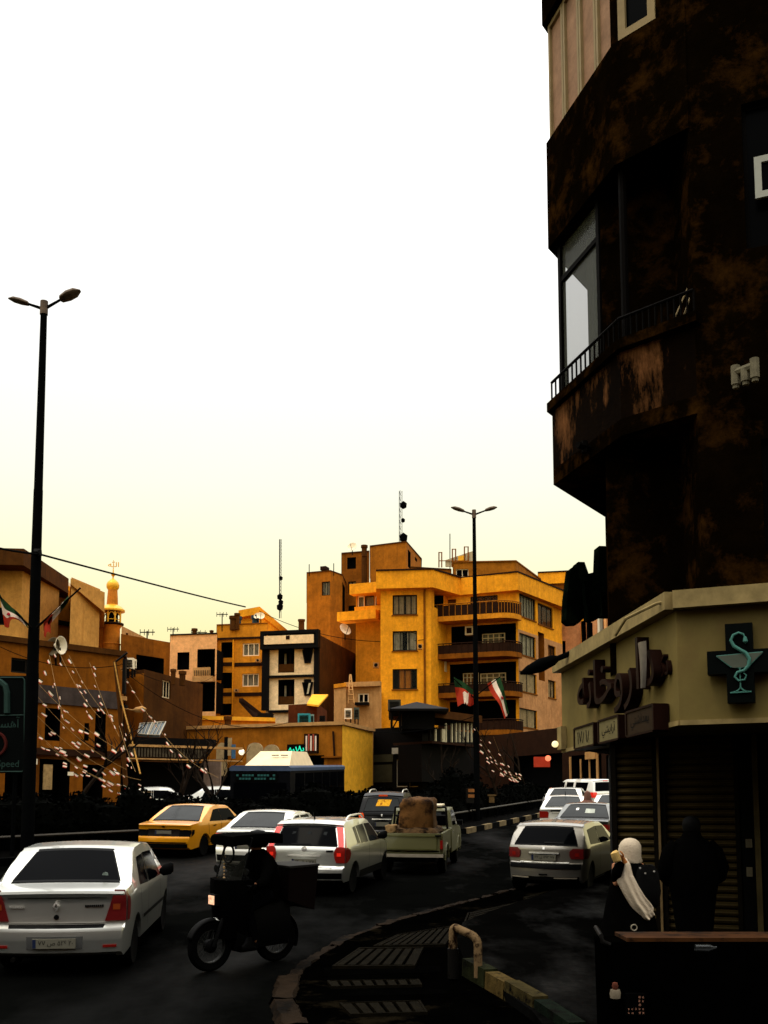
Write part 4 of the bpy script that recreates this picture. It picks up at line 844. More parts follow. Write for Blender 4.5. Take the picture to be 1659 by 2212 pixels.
g = G(); g.tube(rp_, .045, 6); g.out('top_rail', mat('dull steel rail', (.07, .055, .035), .5, .3, 4, metal=.3), wl)
for a, b in zip(rp_[:-1], rp_[1:]):
    for j in range(max(1, int((b - a).length / 2.2))):
        p = a.lerp(b, j / max(1, int((b - a).length / 2.2))); g = G(); g.tube([p, p - Vector((0, 0, .75))], .04, 6); g.out('post', M_pole, wl)
# hedge of the median
random.seed(11)
g = G(); hp = [p + Vector((-1.2, 2.7, 0)) for p in mk]
M_leaf = mat('dark hedge leaves', (.0045, .0055, .003), .85, .5, 6, spec=.04)  # leaf green set near black, for hard contrast
tot = [(b - a).length for a, b in zip(hp[:-1], hp[1:])]; Ls = sum(tot)
def along(t):
    s_ = t * Ls
    for (a, b), l in zip(zip(hp[:-1], hp[1:]), tot):
        if s_ <= l: return a.lerp(b, s_ / l)
        s_ -= l
    return hp[-1].copy()
ncl = 90
for i in range(ncl):
    c_ = along((i + .5 * random.random()) / ncl); hgt = random.uniform(1.25, 1.95) + (.5 if random.random() < .15 else 0); rx = random.uniform(.75, 1.2)
    if c_.x > 4.5: hgt *= .72
    g.lathe([(rx * .75, -.1), (rx * .8, hgt * .5), (rx * .55, hgt * .85), (.1, hgt * .95)], (c_.x, c_.y, gz(c_.y)), 7)
    for j in range(330):
        th, ph_ = random.uniform(0, 6.283), random.uniform(-.2, 1.57); rr_ = random.uniform(.85, 1.08)
        p = Vector((c_.x + rx * rr_ * math.cos(th) * math.cos(ph_) * .9, c_.y + rx * rr_ * math.sin(th) * math.cos(ph_) * .9, gz(c_.y) + hgt * (.45 + .55 * rr_ * math.sin(ph_)) if ph_ > 0 else gz(c_.y) + hgt * random.random() * .5))
        s_ = random.uniform(.05, .10); u = Vector((random.gauss(0, 1), random.gauss(0, 1), random.gauss(0, 1))).normalized() * s_; v = u.cross(Vector((random.gauss(0, 1), random.gauss(0, 1), random.gauss(0, 1)))).normalized() * s_ * .6
        g.quad(p - u, p + v, p + u, p - v)
hd = g.out('hedge', M_leaf, recalc=False); hd['kind'] = 'stuff'
# ------------------------------------------------------------------ street lamps, poles, cable
def lamp(label, xb, d, ytop, Lh, Rh, r0, r1, xt):
    b = at(xb, 1690, d); t = at(xt, ytop, d); z0 = gz(d) + .1
    rt_ = thing('street_lamp', label, 'street lamp', (b.x, d, z0), 'double headed street lamps in the median')
    dirn = (t - b); p0 = b - dirn * ((b.z - z0) / dirn.z)
    g = G(); g.tube([p0, p0.lerp(t, .33), p0.lerp(t, .333), p0.lerp(t, .66), p0.lerp(t, .663), t], [r0, r0 * .95, r0 * .9, (r0 + r1) / 2 * .95, (r0 + r1) / 2 * .9, r1], 14); g.out('pole', M_pole, rt_, smooth=True)
    g = G(); g.tube([t - Vector((0, 0, .15)), t + Vector((0, 0, .22))], [r1 * 1.25, r1 * 1.2], 12); g.out('cap', mat('weathered lamp metal', (.13, .09, .06), .6, .4, 5), rt_)
    for (x0, y0, x1, y1, hw) in (Lh, Rh):
        a, b2 = at(x0, y0, d), at(x1, y1, d); g = G(); g.tube([t, t.lerp(a, .85), a], [.045, .035, .035], 7); g.out('arm', M_pole, rt_)
        ax = (b2 - a); sd = ax.cross(Vector((0, 1, 0))).normalized(); sd = sd if sd.z > 0 else -sd; g = G(); rings = []
        for u, h1, h2 in ((0, .04, .06), (.06, .07, .12), (.4, .10, .17), (.75, .09, .15), (1, .02, .04)):
            c_ = a + ax * u; rings.append([c_ + sd * ((h1 * hw if math.sin(q) > 0 else h1 * .5 * hw) * math.sin(q)) + Vector((0, 1, 0)) * h2 * hw * math.cos(q) for q in [2 * math.pi * i / 14 for i in range(14)]])
        g.rings(rings); g.out('lamp_head', MATS['weathered lamp metal'], rt_, smooth=True)
    return rt_
lamp('tall double headed street lamp nearest, beside the road sign', 63, 26, 668, (62, 657, 18, 645, .9), (130, 648, 174, 628, 1.3), .165, .085, 95)
lamp('double headed street lamp in front of the orange corner block', 1030, 44, 1112, (1003, 1105, 974, 1096, 1.05), (1048, 1103, 1074, 1096, 1.05), .135, .075, 1024)
g = G(); g.tube([at(75, 1193, 25.9), at(88, 1193, 25.9)], .1, 8); g.tube([at(86, 1188, 25.8), at(87, 1201, 25.8)], .05, 6); tag(g.out('cable_clamp', M_met), 'cable clamp bolted round the nearest lamp post', 'clamp')
def sag(a, b, s_, n=24): return [a.lerp(b, i / n) - Vector((0, 0, s_ * 4 * (i / n) * (1 - i / n))) for i in range(n + 1)]
g = G(); pts = sag(at(-40, 1176, 22), at(84, 1197, 25.8), .03, 4) + sag(at(84, 1197, 25.8), at(530, 1311, 104), .06)[1:]; g.tube(pts, [.028 + .045 * min(1, max(0, (p.y - 26) / 78)) for p in pts], 5); tag(g.out('overhead_cable', M_pole), 'overhead power cable slung from the lamp post to the yellow penthouse', 'cable')
g = G(); g.tube(sag(at(560, 1320, 103), at(915, 1382, 87.2), 1.2), .03, 4); tag(g.out('overhead_cable', M_pole), 'thin sagging wire from the penthouse to the orange corner block', 'cable')
# wooden utility pole with small lamp among the flags
d = 46.5; up_ = thing('utility_pole', 'crooked utility pole with transformer boxes and a cobra lamp', 'utility pole', at(258, 1700, d))
p0, p1 = at(262, 1760, d), at(248, 1428, d)
g = G(); g.tube([at(272, 1700, d), at(258, 1520, d), p1], [.12, .1, .08], 8); g.out('pole', M_brn2, up_)
g = G(); g.tube([at(249, 1430, d), at(275, 1410, d)], .05, 6); g.out('arm', M_met, up_)
for (x0, y0, x1, y1) in ((263, 1505, 274, 1514), (262, 1524, 276, 1530), (266, 1425, 274, 1500)):
    g = G(); a, b = at(x0, y1, d - .2), at(x1, y0, d - .2); g.box(a.x, b.x, d - .45, d - .15, a.z, b.z); g.out('transformer_box', M_tan if y0 < 1510 and y0 > 1500 else M_met, up_)
g = G(); a, b = at(288, 1534, d), at(316, 1531, d); g.tube([at(262, 1530, d), a], .035, 6); g.rings([[a.lerp(b, t) + Vector((0, math.cos(q) * h * 1.3, math.sin(q) * h)) for q in [2 * math.pi * i / 10 for i in range(10)]] for t, h in ((0, .04), (.2, .12), (.7, .15), (1, .03))]); g.out('lamp_head', M_tan, up_, smooth=True)
g = G(); pts = [at(247, 1430, 46), at(262, 1512, 45.5), at(285, 1600, 44), at(303, 1672, 42)]; g.tube(pts, .035, 6); tag(g.out('rope_garland', mat('braided yellow rope', (.3, .15, .03), .8, .4, 9)), 'thick yellowish rope slanting down from the top of the utility pole', 'rope')
# ------------------------------------------------------------------ flags
M_fg, M_fw, M_fr = mat('flag green', (.02, .07, .02), .85, .2, 3), mat('flag white', (.78, .60, .46), .85, .1, 3), mat('flag red', (.40, .035, .014), .85, .15, 3)
fgm = None
def bunt(x0, y0, x1, y1, n, d0, d1, size, sagv=.5, skip=(), label='', start=.04):
    global fgm
    a, b = at(x0, y0, d0), at(x1, y1, d1); pts = sag(a, b, sagv, 16); r_ = thing('flag_string', label, 'bunting', a, 'strings of little flags over the street')
    g = G(); g.tube(pts, .005, 4); g.out('string', mat('pale string', (.35, .2, .07), .8, .2, 5), r_)
    n = int(n * 1.6); size *= .72
    for i in range(n):
        if i and random.random() < .14: continue
        t = start + (1 - start) * (i + random.uniform(-.4, .4)) / n; t = min(max(t, 0), .999); k = int(t * 16); p = pts[k].lerp(pts[k + 1], t * 16 - k)
        tan = (b - a).normalized()
        if fgm is None:
            gg = G(); 
            for j, (u0, u1) in enumerate(((0, .22), (.22, .74), (.74, 1))): gg.grid(lambda x, y: Vector((x * 1.0 - .5, .10 * math.sin(x * 5 + 1) * (u0 + (u1 - u0) * y + .3), -(u0 + (u1 - u0) * y) * .6)), 5, 2, j)
            fo = gg.out('flag', [M_fg, M_fw, M_fr], smooth=True); fgm = fo.data
        else: fo = bpy.data.objects.new('flag', fgm); COL.objects.link(fo)
        fo.parent = r_; fo.location = p - r_.location + Vector((random.uniform(-.2, .2), random.uniform(-.3, .3), random.uniform(-.22, .16)))
        s_ = size * random.uniform(.45, .95); ang = math.atan2(-(y1 - y0), (x1 - x0)) * .85 + random.uniform(-.15, .15)
        fo.rotation_euler = (random.uniform(-.3, .3), -ang, random.uniform(-.5, .5)); fo.scale = (s_ * random.uniform(.75, 1), s_, s_ * random.uniform(.6, 1))
c2 = lambda x, y: (x * .2929, 1404 + y * .2929)
BL = [((890, 130), (1610, 940), 11, 47, 40, .36, .8, 'longest string of little flags, ending right of the solar panels'),
      ((430, 0), (740, 500), 6, 47, 42, .42, .3, 'flag string hanging straight down from the loudspeakers'),
      ((510, 40), (830, 520), 6, 48, 43, .4, .3, 'flag string right of the loudspeakers across the brown wall'),
      ((660, 90), (880, 640), 6, 48, 43, .36, .2, 'steep flag string beside the utility pole, on its left'),
      ((365, 40), (470, 520), 5, 46, 40, .36, .1, 'nearly vertical flag string next to the nearest lamp post'),
      ((270, 235), (850, 720), 7, 38, 38, .42, .2, 'uppermost of the flag strings fanning out from the nearest lamp post'),
      ((265, 330), (930, 880), 9, 37, 38, .42, .3, 'flag string fanning from the lamp post, second from top'),
      ((270, 480), (1040, 960), 9, 36, 38, .42, .4, 'flag string fanning from the lamp post, in the middle of the fan'),
      ((255, 590), (1060, 1020), 10, 36, 38, .42, .5, 'flag string fanning from the lamp post, second from the bottom'),
      ((340, 690), (1130, 1050), 10, 36, 38, .40, .4, 'lowest flag string of the fan, just above the hedge'),
      ((880, 560), (1000, 900), 6, 42, 40, .36, .1, 'short flag string beside the rope garland')]
for a, b, n_, d0, d1, sz, sg, lb in BL: bunt(*c2(*a), *c2(*b), n_, d0, d1, sz, sg, label=lb)
c6 = lambda x, y: (864 + x * .2929, 1404 + y * .2929)
for a, b, n_, lb in (((560, 570), (890, 940), 9, 'orange lit flag string right of the far lamp post, uppermost'), ((600, 690), (890, 942), 9, 'flag string right of the far lamp post, lower one'), ((690, 640), (895, 938), 8, 'short steep flag string right of the far lamp post')):
    bunt(*c6(*a), *c6(*b), n_, 43.5, 47, .30, .5, label=lb)
def bigflag(label, pole, fn, emb, mats=None):
    r_ = thing('flag', label, 'flag', pole[0], 'large flags on the lamp posts')
    g = G(); g.tube(pole, [.03, .022], 6); g.out('staff', M_rail, r_)
    g = G()
    for j in range(3): g.grid(lambda x, y: fn(x, (j + y) / 3), 14, 4, j)
    co = g.out('cloth', mats or [M_fg, M_fw, M_fr], r_, smooth=True)
    if emb:
        g = G()
        for k in range(4):
            a0 = (k - 1.5) * .55; g.tube([fn(emb[0] + .03 * math.sin(a0) * t * 2, emb[1] - .05 + .1 * t) + Vector((0, -.02, 0)) for t in (0, .3, .6, 1)], .03, 5)
        g.tube([fn(emb[0], emb[1] - .08) + Vector((0, -.02, 0)), fn(emb[0], emb[1] + .08) + Vector((0, -.02, 0))], .03, 5)
        g.out('emblem', mat('emblem red', (.4, .02, .03), .8, .1, 4), co)
def quadfn(P, d, wv=.12):
    Q = [at(x, y, d) for x, y in P]                      # hoist top, fly top, fly bottom, hoist bottom
    return lambda x, y: Q[0].lerp(Q[1], x).lerp(Q[3].lerp(Q[2], x), y) + Vector((0, wv * math.sin(x * 7 + y * 2), .06 * math.sin(x * 6.2)))
bigflag('green white and red flag at the picture edge, left of the nearest lamp post', [at(68, 1356, 25.8), at(-20, 1270, 25.6)], quadfn(((62, 1358), (-8, 1268), (8, 1352), (40, 1340)), 25.7), (.55, .5))
bigflag('furled flag on a slanting staff right of the nearest lamp post', [at(80, 1355, 25.8), at(174, 1270, 25.6)], quadfn(((146, 1303), (150, 1282), (104, 1330), (92, 1362)), 25.7, .08), None, [M_fg, M_fw, M_fr])
bigflag('drooping red flag end wrapped below the furled flag', [at(98, 1362, 25.75), at(112, 1330, 25.7)], quadfn(((108, 1334), (94, 1352), (94, 1372), (108, 1369)), 25.7, .05), None, [M_fr, M_fr, M_fr])
bigflag('flag with a pale centre left of the far lamp post', [at(1024, 1508, 43.8), at(980, 1466, 43.5)], quadfn(((980, 1462), (1023, 1488), (1024, 1520), (990, 1525)), 43.6, .3), None, [M_fg, M_fr, M_fr])
g = G(); q = quadfn(((1000, 1496), (1013, 1495), (1011, 1519), (1003, 1521)), 43.15, .05); g.grid(q, 4, 4); tag(g.out('flag_patch', M_fw), 'white square cloth in the middle of the left flag at the far lamp post', 'flag cloth')
bigflag('red and white flag hanging right of the far lamp post', [at(1032, 1500, 43.8), at(1080, 1462, 43.5)], quadfn(((1100, 1540), (1081, 1460), (1053, 1476), (1091, 1552)), 43.6, .2), (.45, .42))
# ------------------------------------------------------------------ vehicles
def interp(tab, x):
    if x <= tab[0][0]: return tab[0][1]
    for (a, p), (b, q) in zip(tab[:-1], tab[1:]):
        if x <= b: return p + (q - p) * (x - a) / (b - a) if b > a else q
    return tab[-1][1]
M_lens = mat('dark red lamp lens', (.2, .008, .005), .3, .15, 8, spec=.2)
M_lensd = mat('smoked red lamp lens', (.13, .008, .008), .3, .15, 8, spec=.2, coat=.05)
M_lensl = mat('lit red lamp lens', (.5, .012, .006), .25, .1, 8, spec=.5, coat=.3, emit=((1, .03, .012), .38))
M_hot = mat('lit lamp core', (1, .6, .5), .4, 0, emit=((1, .5, .4), 1.0))
M_amb = mat('amber lens', (.2, .035, .006), .3, .1, 8, coat=.05)
M_chr = mat('chrome strip', (.75, .72, .66), .25, 0, metal=.7, spec=.5)
M_plt2 = mat('number plate', (.15, .14, .105), .5, .1, 5); M_blu = mat('plate blue band', (.02, .03, .08), .5, 0)
M_rim = mat('steel wheel rim', (.05, .05, .045), .45, .2, 5, spec=.3)
M_carg = mat('tinted car glass', (.006, .007, .010), .07, 0, spec=.012)
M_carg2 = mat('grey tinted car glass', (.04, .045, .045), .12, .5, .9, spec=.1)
M_int = mat('dark car interior', (.004, .004, .005), .9, 0)
def paint(n, c, r=.3, mt=0.0): return mat(n, c, r, .05, 2, spec=.3, coat=1.0 if mt > 0 or r < .4 else .2, metal=mt)
SLA = math.atan(SL)
def place(o, x, y, d, head, dx=0.0):
    """rear centre of a vehicle at pixel column x and distance d; heading in degrees, positive to the right"""
    a = at(x, 1800, d); o.location = (a.x, d, gz(d))
    o.rotation_mode = 'QUATERNION'; o.rotation_quaternion = (Matrix.Rotation(SLA, 3, 'X') @ Matrix.Rotation(-R(head), 3, 'Z')).to_quaternion()
def car(name, label, cat, S, x, d, head, group='cars and vans in the street'):
    L_, Wd, H = S['L'], S['W'], S['H']; prof = S['prof']; belt = S['belt']; hw = Wd / 2; pm = S['paint']; tum = S.get('tum', .17); zs = S.get('sill', .24)
    root = thing(name, label, cat, (0, 0, 0), group, world=False); place(root, x, 0, d, head)
    if S.get('scale'): root.scale = S['scale']
    wh = S['wheels']; rw = S.get('r', .30)
    itop = max(range(len(prof)), key=lambda i: prof[i][1])
    rz = [(p[1], p[0]) for p in prof[:itop + 1]]; rb = S.get('rbow', .10); fb_ = .2
    def hwz(y, z):
        k = 1.0
        if z > belt: k *= 1 - tum * (z - belt) / (H - belt)
        else: k *= 1 - .045 * ((belt - .18 - z) / (belt - .18 - zs)) ** 2 if z < belt - .18 else 1
        if y < .55: k *= 1 - S.get('rt', .06) * (1 - max(y, 0) / .55) ** 2
        if y > L_ - .8: k *= 1 - .14 * (1 - max(L_ - y, 0) / .8) ** 2
        return hw * k
    def mp(s, y, z, o=0.0):
        yy = y
        if y < .9: yy += rb * s * s * (1 - max(y, 0) / .9)
        if y > L_ - 1.0: yy -= fb_ * s * s * (1 - max(L_ - y, 0) / 1.0)
        zz = z - (.035 * s * s if z > H - .16 else .02 * s * s if z > belt - .02 else 0)
        return Vector((s * (hwz(y, z) + (o if abs(s) == 1 else 0)), yy, zz))
    # body shell
    ol = list(prof); bot = []
    for yw in sorted(wh, reverse=True):
        ra = rw + .075
        for i in range(0, 11):
            t = math.pi * i / 10; yy, zz = yw + ra * math.cos(t), rw * .98 + ra * math.sin(t)
            if zz >= zs: bot.append((yy, zz))
    ol += bot; bm = bmesh.new()
    va = [bm.verts.new((hw, y, z)) for y, z in ol]; vb = [bm.verts.new((-hw, y, z)) for y, z in ol]; n = len(ol)
    bm.faces.new(va); bm.faces.new(list(reversed(vb)))
    for i in range(n): bm.faces.new((va[i], vb[i], vb[(i + 1) % n], va[(i + 1) % n]))
    bm.edges.ensure_lookup_table(); ne = len(prof)
    es = [e for e in bm.edges if abs(e.verts[0].co.x - e.verts[1].co.x) < 1e-6 and all(any(abs(v.co.y - p[0]) < 1e-6 and abs(v.co.z - p[1]) < 1e-6 for p in prof) for v in e.verts) and not (abs(e.verts[0].co.z - zs) < .12 and abs(e.verts[1].co.z - zs) < .12)]
    bmesh.ops.bevel(bm, geom=es, offset=S.get('bev', .055), segments=3, profile=.6, affect='EDGES', clamp_overlap=True)
    for k in range(1, int(L_ / .14)): bmesh.ops.bisect_plane(bm, geom=bm.verts[:] + bm.edges[:] + bm.faces[:], plane_co=(0, k * .14, 0), plane_no=(0, 1, 0), dist=1e-4)
    for k in range(1, int(H / .11)): bmesh.ops.bisect_plane(bm, geom=bm.verts[:] + bm.edges[:] + bm.faces[:], plane_co=(0, 0, k * .11), plane_no=(0, 0, 1), dist=1e-4)
    for k in (-.75, -.5, -.25, 0, .25, .5, .75): bmesh.ops.bisect_plane(bm, geom=bm.verts[:] + bm.edges[:] + bm.faces[:], plane_co=(k * hw, 0, 0), plane_no=(1, 0, 0), dist=1e-4)
    for v in bm.verts:
        s = v.co.x / hw; p = mp(s if abs(s) < .9999 else math.copysign(1, s), v.co.y, v.co.z); v.co = p
    bmesh.ops.triangulate(bm, faces=[f for f in bm.faces if len(f.verts) > 4])
    bmesh.ops.recalc_face_normals(bm, faces=bm.faces)
    for f in bm.faces: f.smooth = True
    for e in bm.edges:
        if len(e.link_faces) == 2 and e.calc_face_angle(0) > R(32): e.smooth = False
    me = bpy.data.meshes.new('body'); bm.to_mesh(me); bm.free(); me.materials.append(pm); body = bpy.data.objects.new('body', me); COL.objects.link(body); body.parent = root
    yr = lambda z: interp(rz, z)
    def rear(levels, o=.008, n_=10, thick=.03, pos=None):
        """patch on the rear; levels = (z, s0, s1)"""
        g = G(); rows = []
        for z, s0, s1 in levels:
            dy, dz = yr(z + .02) - yr(z - .02), .04; l_ = math.hypot(dy, dz); nrm = Vector((0, -dz / l_, dy / l_))
            rows.append([(mp(s0 + (s1 - s0) * i / n_, yr(z), z) + nrm * o, nrm) for i in range(n_ + 1)])
        m_ = len(rows); vs = [p for r_ in rows for p, q in r_] + [p - q * thick for r_ in rows for p, q in r_]; N_ = n_ + 1; fs = []
        for j in range(m_ - 1):
            for i in range(n_): fs.append((j * N_ + i, j * N_ + i + 1, (j + 1) * N_ + i + 1, (j + 1) * N_ + i))
        loop = [i for i in range(N_)] + [j * N_ + n_ for j in range(1, m_)] + [(m_ - 1) * N_ + i for i in range(n_ - 1, -1, -1)] + [j * N_ for j in range(m_ - 2, 0, -1)]
        o2 = m_ * N_
        for a, b in zip(loop, loop[1:] + loop[:1]): fs.append((a, a + o2, b + o2, b))
        g.add(vs, fs); return g
    def side(sg, q, o=.006, nu=8, nv=4, m=0, g=None):
        g = g or G(); q = [Vector(p) for p in q]
        def fn(u, v):
            p = q[0].lerp(q[1], u).lerp(q[3].lerp(q[2], u), v); return mp(sg, p.x, p.y, o)
        g.grid(fn, nu, nv); 
        return g
    lv = lambda z0, z1, s0, s1, n_=4: [(z0 + (z1 - z0) * i / n_, s0 + (s1 - s0) * i / n_ if False else -(s0 + (s1 - s0) * i / n_), s0 + (s1 - s0) * i / n_) for i in range(n_ + 1)]
    r0, r1, sa, sb = S['rw']; g = rear(lv(r0, r1, sa, sb), .007); rwin = g.out('rear_window', S.get('glass', M_carg2), root, smooth=True)
    g = rear([(r0 - .02, -sa - .015, sa + .015), (r0, -sa, sa)], .009); g2 = rear([(r1, -sb, sb), (r1 + .025, -sb - .01, sb + .01)], .009); g.add(g2.v, g2.f); 
    for sg in (-1, 1):
        k = rear([(r0, sg * (sa - .005), sg * (sa + .02)), (r1, sg * (sb - .005), sg * (sb + .02))], .009, 2); g.add(k.v, k.f)
    g.out('window_seal', M_plas, rwin)
    for sg in (-1, 1):
        for q in S['sw']: side(sg, q, .005).out('side_window', S.get('sglass', M_carg), root, smooth=True)
        if S.get('pillar'):
            for q in S['pillar']: side(sg, q, .009, 2, 4).out('window_pillar', S.get('pillarm', M_plas), root)
        for y0, z0, y1, z1 in S.get('seams', []):
            g = side(sg, [(y0, z0), (y0 + .012, z0), (y1 + .012, z1), (y1, z1)], .003, 1, 8); g.out('door_seam', M_plas, root)
        for y0, z0 in S.get('handles', []):
            g = side(sg, [(y0, z0), (y0 + .17, z0 + .006), (y0 + .17, z0 + .04), (y0, z0 + .034)], .03, 4, 2); gg = side(sg, [(y0, z0), (y0 + .17, z0 + .006), (y0 + .17, z0 + .04), (y0, z0 + .034)], -.01, 4, 2); g.add(gg.v, gg.f); g.out('door_handle', S.get('hm', pm), root, smooth=True)
        if S.get('strip'):
            z0 = S['strip']; side(sg, [(wh[0] + .4, z0), (wh[1] - .4, z0), (wh[1] - .4, z0 + .05), (wh[0] + .4, z0 + .05)], .018, 12, 1).out('side_strip', S.get('stripm', M_plas), root)
        if S.get('clad'):
            z1_ = S['clad']; side(sg, [(wh[0] + .38, zs), (wh[1] - .38, zs), (wh[1] - .38, z1_), (wh[0] + .38, z1_)], .012, 12, 3).out('sill_cladding', M_plas, root)
        y, z = S['mirror']; b = mp(sg, y, z); g = G(); g.rings([[b + Vector((sg * (.02 + .2 * t), -.02 + .05 * t + r_ * .42 * math.cos(a), .02 + .05 * t + r_ * math.sin(a))) for a in [2 * math.pi * i / 10 for i in range(10)]] for t, r_ in ((0, .03), (.3, .085), (.8, .095), (1, .06))]); g.out('door_mirror', S.get('mm', M_plas), root, smooth=True)
        for yw in wh:
            wc = Vector((sg * (hwz(yw, .3) - .11), yw, rw)); g = G()
            g.lathe([(rw * .62, -.09), (rw * .9, -.1), (rw, -.06), (rw, .06), (rw * .9, .1), (rw * .62, .085)], wc, 26, 'x'); wo = g.out('wheel', M_rubber, root, smooth=True)
            g = G(); sgn = sg; g.lathe([(rw * .63, -.08 * sgn), (rw * .63, .07 * sgn), (rw * .56, .075 * sgn), (rw * .5, .03 * sgn), (.09, .05 * sgn), (.06, .08 * sgn), (.0, .08 * sgn)], wc, 20, 'x'); g.out('rim', S.get('rim', M_rim), wo, smooth=True)
        for zl, sin_, sout, sidew, mm, zc_ in S['tl']:
            nz = len(zl); g = rear([(z, sg * a, sg * b) for z, a, b in zip(zl, sin_, sout)], .016, 6, .05)
            def tsp(u, v):
                i_ = v * (nz - 1); i0 = min(int(i_), nz - 2); t = i_ - i0; z = zl[i0] + (zl[i0 + 1] - zl[i0]) * t; wv = sidew[i0] + (sidew[i0 + 1] - sidew[i0]) * t
                return mp(sg, yr(z) + .0 + wv * u, z, .014)
            gg = G(); gg.grid(tsp, 5, (nz - 1) * 3); g.add(gg.v, gg.f)
            to = g.out('tail_light', mm, root, smooth=True)
            if zc_:
                zc0, sc0, mm2 = zc_; gq = rear([(zc0 - .035, sg * (sc0 - .05), sg * (sc0 + .05)), (zc0 + .035, sg * (sc0 - .05), sg * (sc0 + .05))], .02, 3); gq.out('lamp_core', mm2, to)
    for nm, z0, z1, s0, s1, o, mm in S.get('bars', []):
        rear([(z0, s0, s1), ((z0 + z1) / 2, s0, s1), (z1, s0, s1)], o, 14, .04).out(nm, mm, root, smooth=True)
    if S.get('plate'):
        z, pw, key = S['plate'][:3]; yv = yr(z) - .022 - S.get('po', 0); g = G(); g.box(-pw / 2, pw / 2, yv, yv + .03, z - .058, z + .058); po_ = g.out('number_plate', M_plt2, root)
        g = G(); g.box(-pw / 2 + .005, -pw / 2 + .045, yv - .003, yv, z - .053, z + .053); g.out('plate_band', M_blu, po_)
        if key: g = G(); text(g, key, (.022, yv - .003, z), (1, 0, 0), (0, 0, 1), width=pw * .8, height=.075); g.out('plate_digits', M_ink, po_)
    g = G(); g.box(-hw * .8, hw * .8, .35, L_ - .4, zs - .06, zs + .25); g.out('underbody', M_int, root)
    if S.get('exhaust'): g = G(); g.tube([(S['exhaust'], .02, zs - .02), (S['exhaust'], .5, zs)], .028, 8); g.out('exhaust', M_met, root)
    if S.get('rails'):
        for sg in (-1, 1):
            y0, y1 = S['rails']; g = G(); pts = []
            for i in range(9):
                t = i / 8; p = mp(sg * .86, y0 + (y1 - y0) * t, H - .01); pts.append(p + Vector((0, 0, -.01 + .085 * min(1, t * 6, (1 - t) * 6))))
            g.tube(pts, .022, 8); g.out('roof_rail', S.get('railm', M_chr), root, smooth=True)
    if S.get('aerial'): g = G(); y, l_ = S['aerial']; p = mp(0, y, H); g.tube([p, p + Vector((0, -.04, .03)), p + Vector((0, -.16 * l_, .2 * l_))], [.02, .014, .006], 6); g.out('aerial', M_plas, root)
    root['_mp'] = 0
    return root, mp, yr, rear, side
def sedan(L_, H, deck, lip, belt, cab=(0.62, 1.2), ws=(2.95, 2.45), hood=.98, nose=.68):
    return [(.10, .24), (.01, .30), (-.01, .46), (0, .555), (.018, .595), (.085, .632), (.09, .66), (.10, lip - .13), (.055, lip - .045), (.065, lip - .015), (.14, lip), (cab[0] - .06, deck), (cab[0], deck + .015), (cab[1] - .08, H - .06), (cab[1] + .12, H - .02), (1.9, H), (ws[1] - .1, H - .03), (ws[1] + .06, H - .08), (ws[0] + .1, hood + .03), (L_ - .5, hood - .1), (L_ - .12, nose + .05), (L_ - .02, nose - .12), (L_, .42), (L_ - .06, .24)]
def hatch(L_, H, zk, yk, rw_top, spoil=.0, ws=(2.75, 2.2), hood=.98, nose=.7, sill=.24):
    return [(.10, sill), (.01, sill + .06), (-.01, .5), (0, .575), (.018, .61), (.065, .64), (.068, .72), (.07, zk - .08), (yk, zk), (rw_top[0], rw_top[1]), (rw_top[0] + .06 - spoil, rw_top[1] + .035), (rw_top[0] + .2, H - .02), (1.4, H), (ws[1] - .1, H - .03), (ws[1] + .06, H - .08), (ws[0] + .1, hood + .03), (L_ - .5, hood - .1), (L_ - .12, nose + .05), (L_ - .02, nose - .12), (L_, .42), (L_ - .06, sill)]
P_white = paint('white car paint', (.60, .60, .545), .33, .85); P_tax = paint('taxi yellow paint', (.85, .33, .003), .36, .35); P_wht2 = paint('bright white car paint', (.84, .82, .74), .34, .55); P_sil = paint('pale silver paint', (.30, .275, .23), .36, .8); P_dk = paint('dark grey paint', (.12, .12, .105), .35, .6); P_blk = mat('black car paint', (.010, .010, .010), .3, .05, 2, spec=.1, coat=.15); P_olv = paint('faded olive paint', (.125, .117, .04), .5)
# the near white saloon
S = dict(L=4.25, W=1.74, H=1.53, paint=P_white, belt=.98, prof=sedan(4.25, 1.53, 1.10, 1.06, .98, (.55, 1.18)), wheels=(.80, 3.43), r=.305, rw=(1.125, 1.455, .80, .66), glass=M_carg,
    sw=[((1.02, 1.03), (1.62, 1.0), (1.62, 1.40), (1.22, 1.39)), ((1.72, 1.0), (2.75, .98), (2.38, 1.39), (1.72, 1.41))], pillar=[((1.63, 1.0), (1.71, 1.0), (1.71, 1.41), (1.63, 1.40))],
    tl=[([.67, .76, .87, .98, 1.05], [.70, .73, .77, .81, .85], [1, 1, 1, 1, 1], [.10, .13, .13, .10, .04], M_lensd, (.84, .86, M_amb))],
    seams=[(1.68, .95, 1.68, .4), (2.78, .94, 2.78, .4), (1.02, .96, 1.15, .62)], handles=[(1.22, .86), (2.2, .86)], mirror=(2.62, 1.02), plate=(.42, .52, 'p1'), strip=.55, exhaust=-.5, aerial=None, mm=M_plas, stripm=M_plas,
    bars=[('lid_lip_shade', .955, .965, -.72, .72, .004, M_plas), ('chrome_strip', .635, .652, -.71, .71, .02, M_chr), ('lid_gap', .595, .628, -.70, .70, .006, M_plas), ('plate_recess', .35, .50, -.42, .42, .004, mat('grey bumper recess', (.10, .10, .095), .5, .1, 3)), ('reflector', .36, .39, -.92, -.72, .008, M_lens), ('reflector', .36, .39, .72, .92, .008, M_lens), ('bumper_lip', .24, .27, -.9, .9, .01, M_plas)])  # first bar is a dark strip painted as shade under the boot lip
rt, mp_, yr_, rear_, side_ = car('white_saloon', 'white four door saloon with dark tail lights, nearest at the lower left', 'car', S, 126, 12.75, -4)
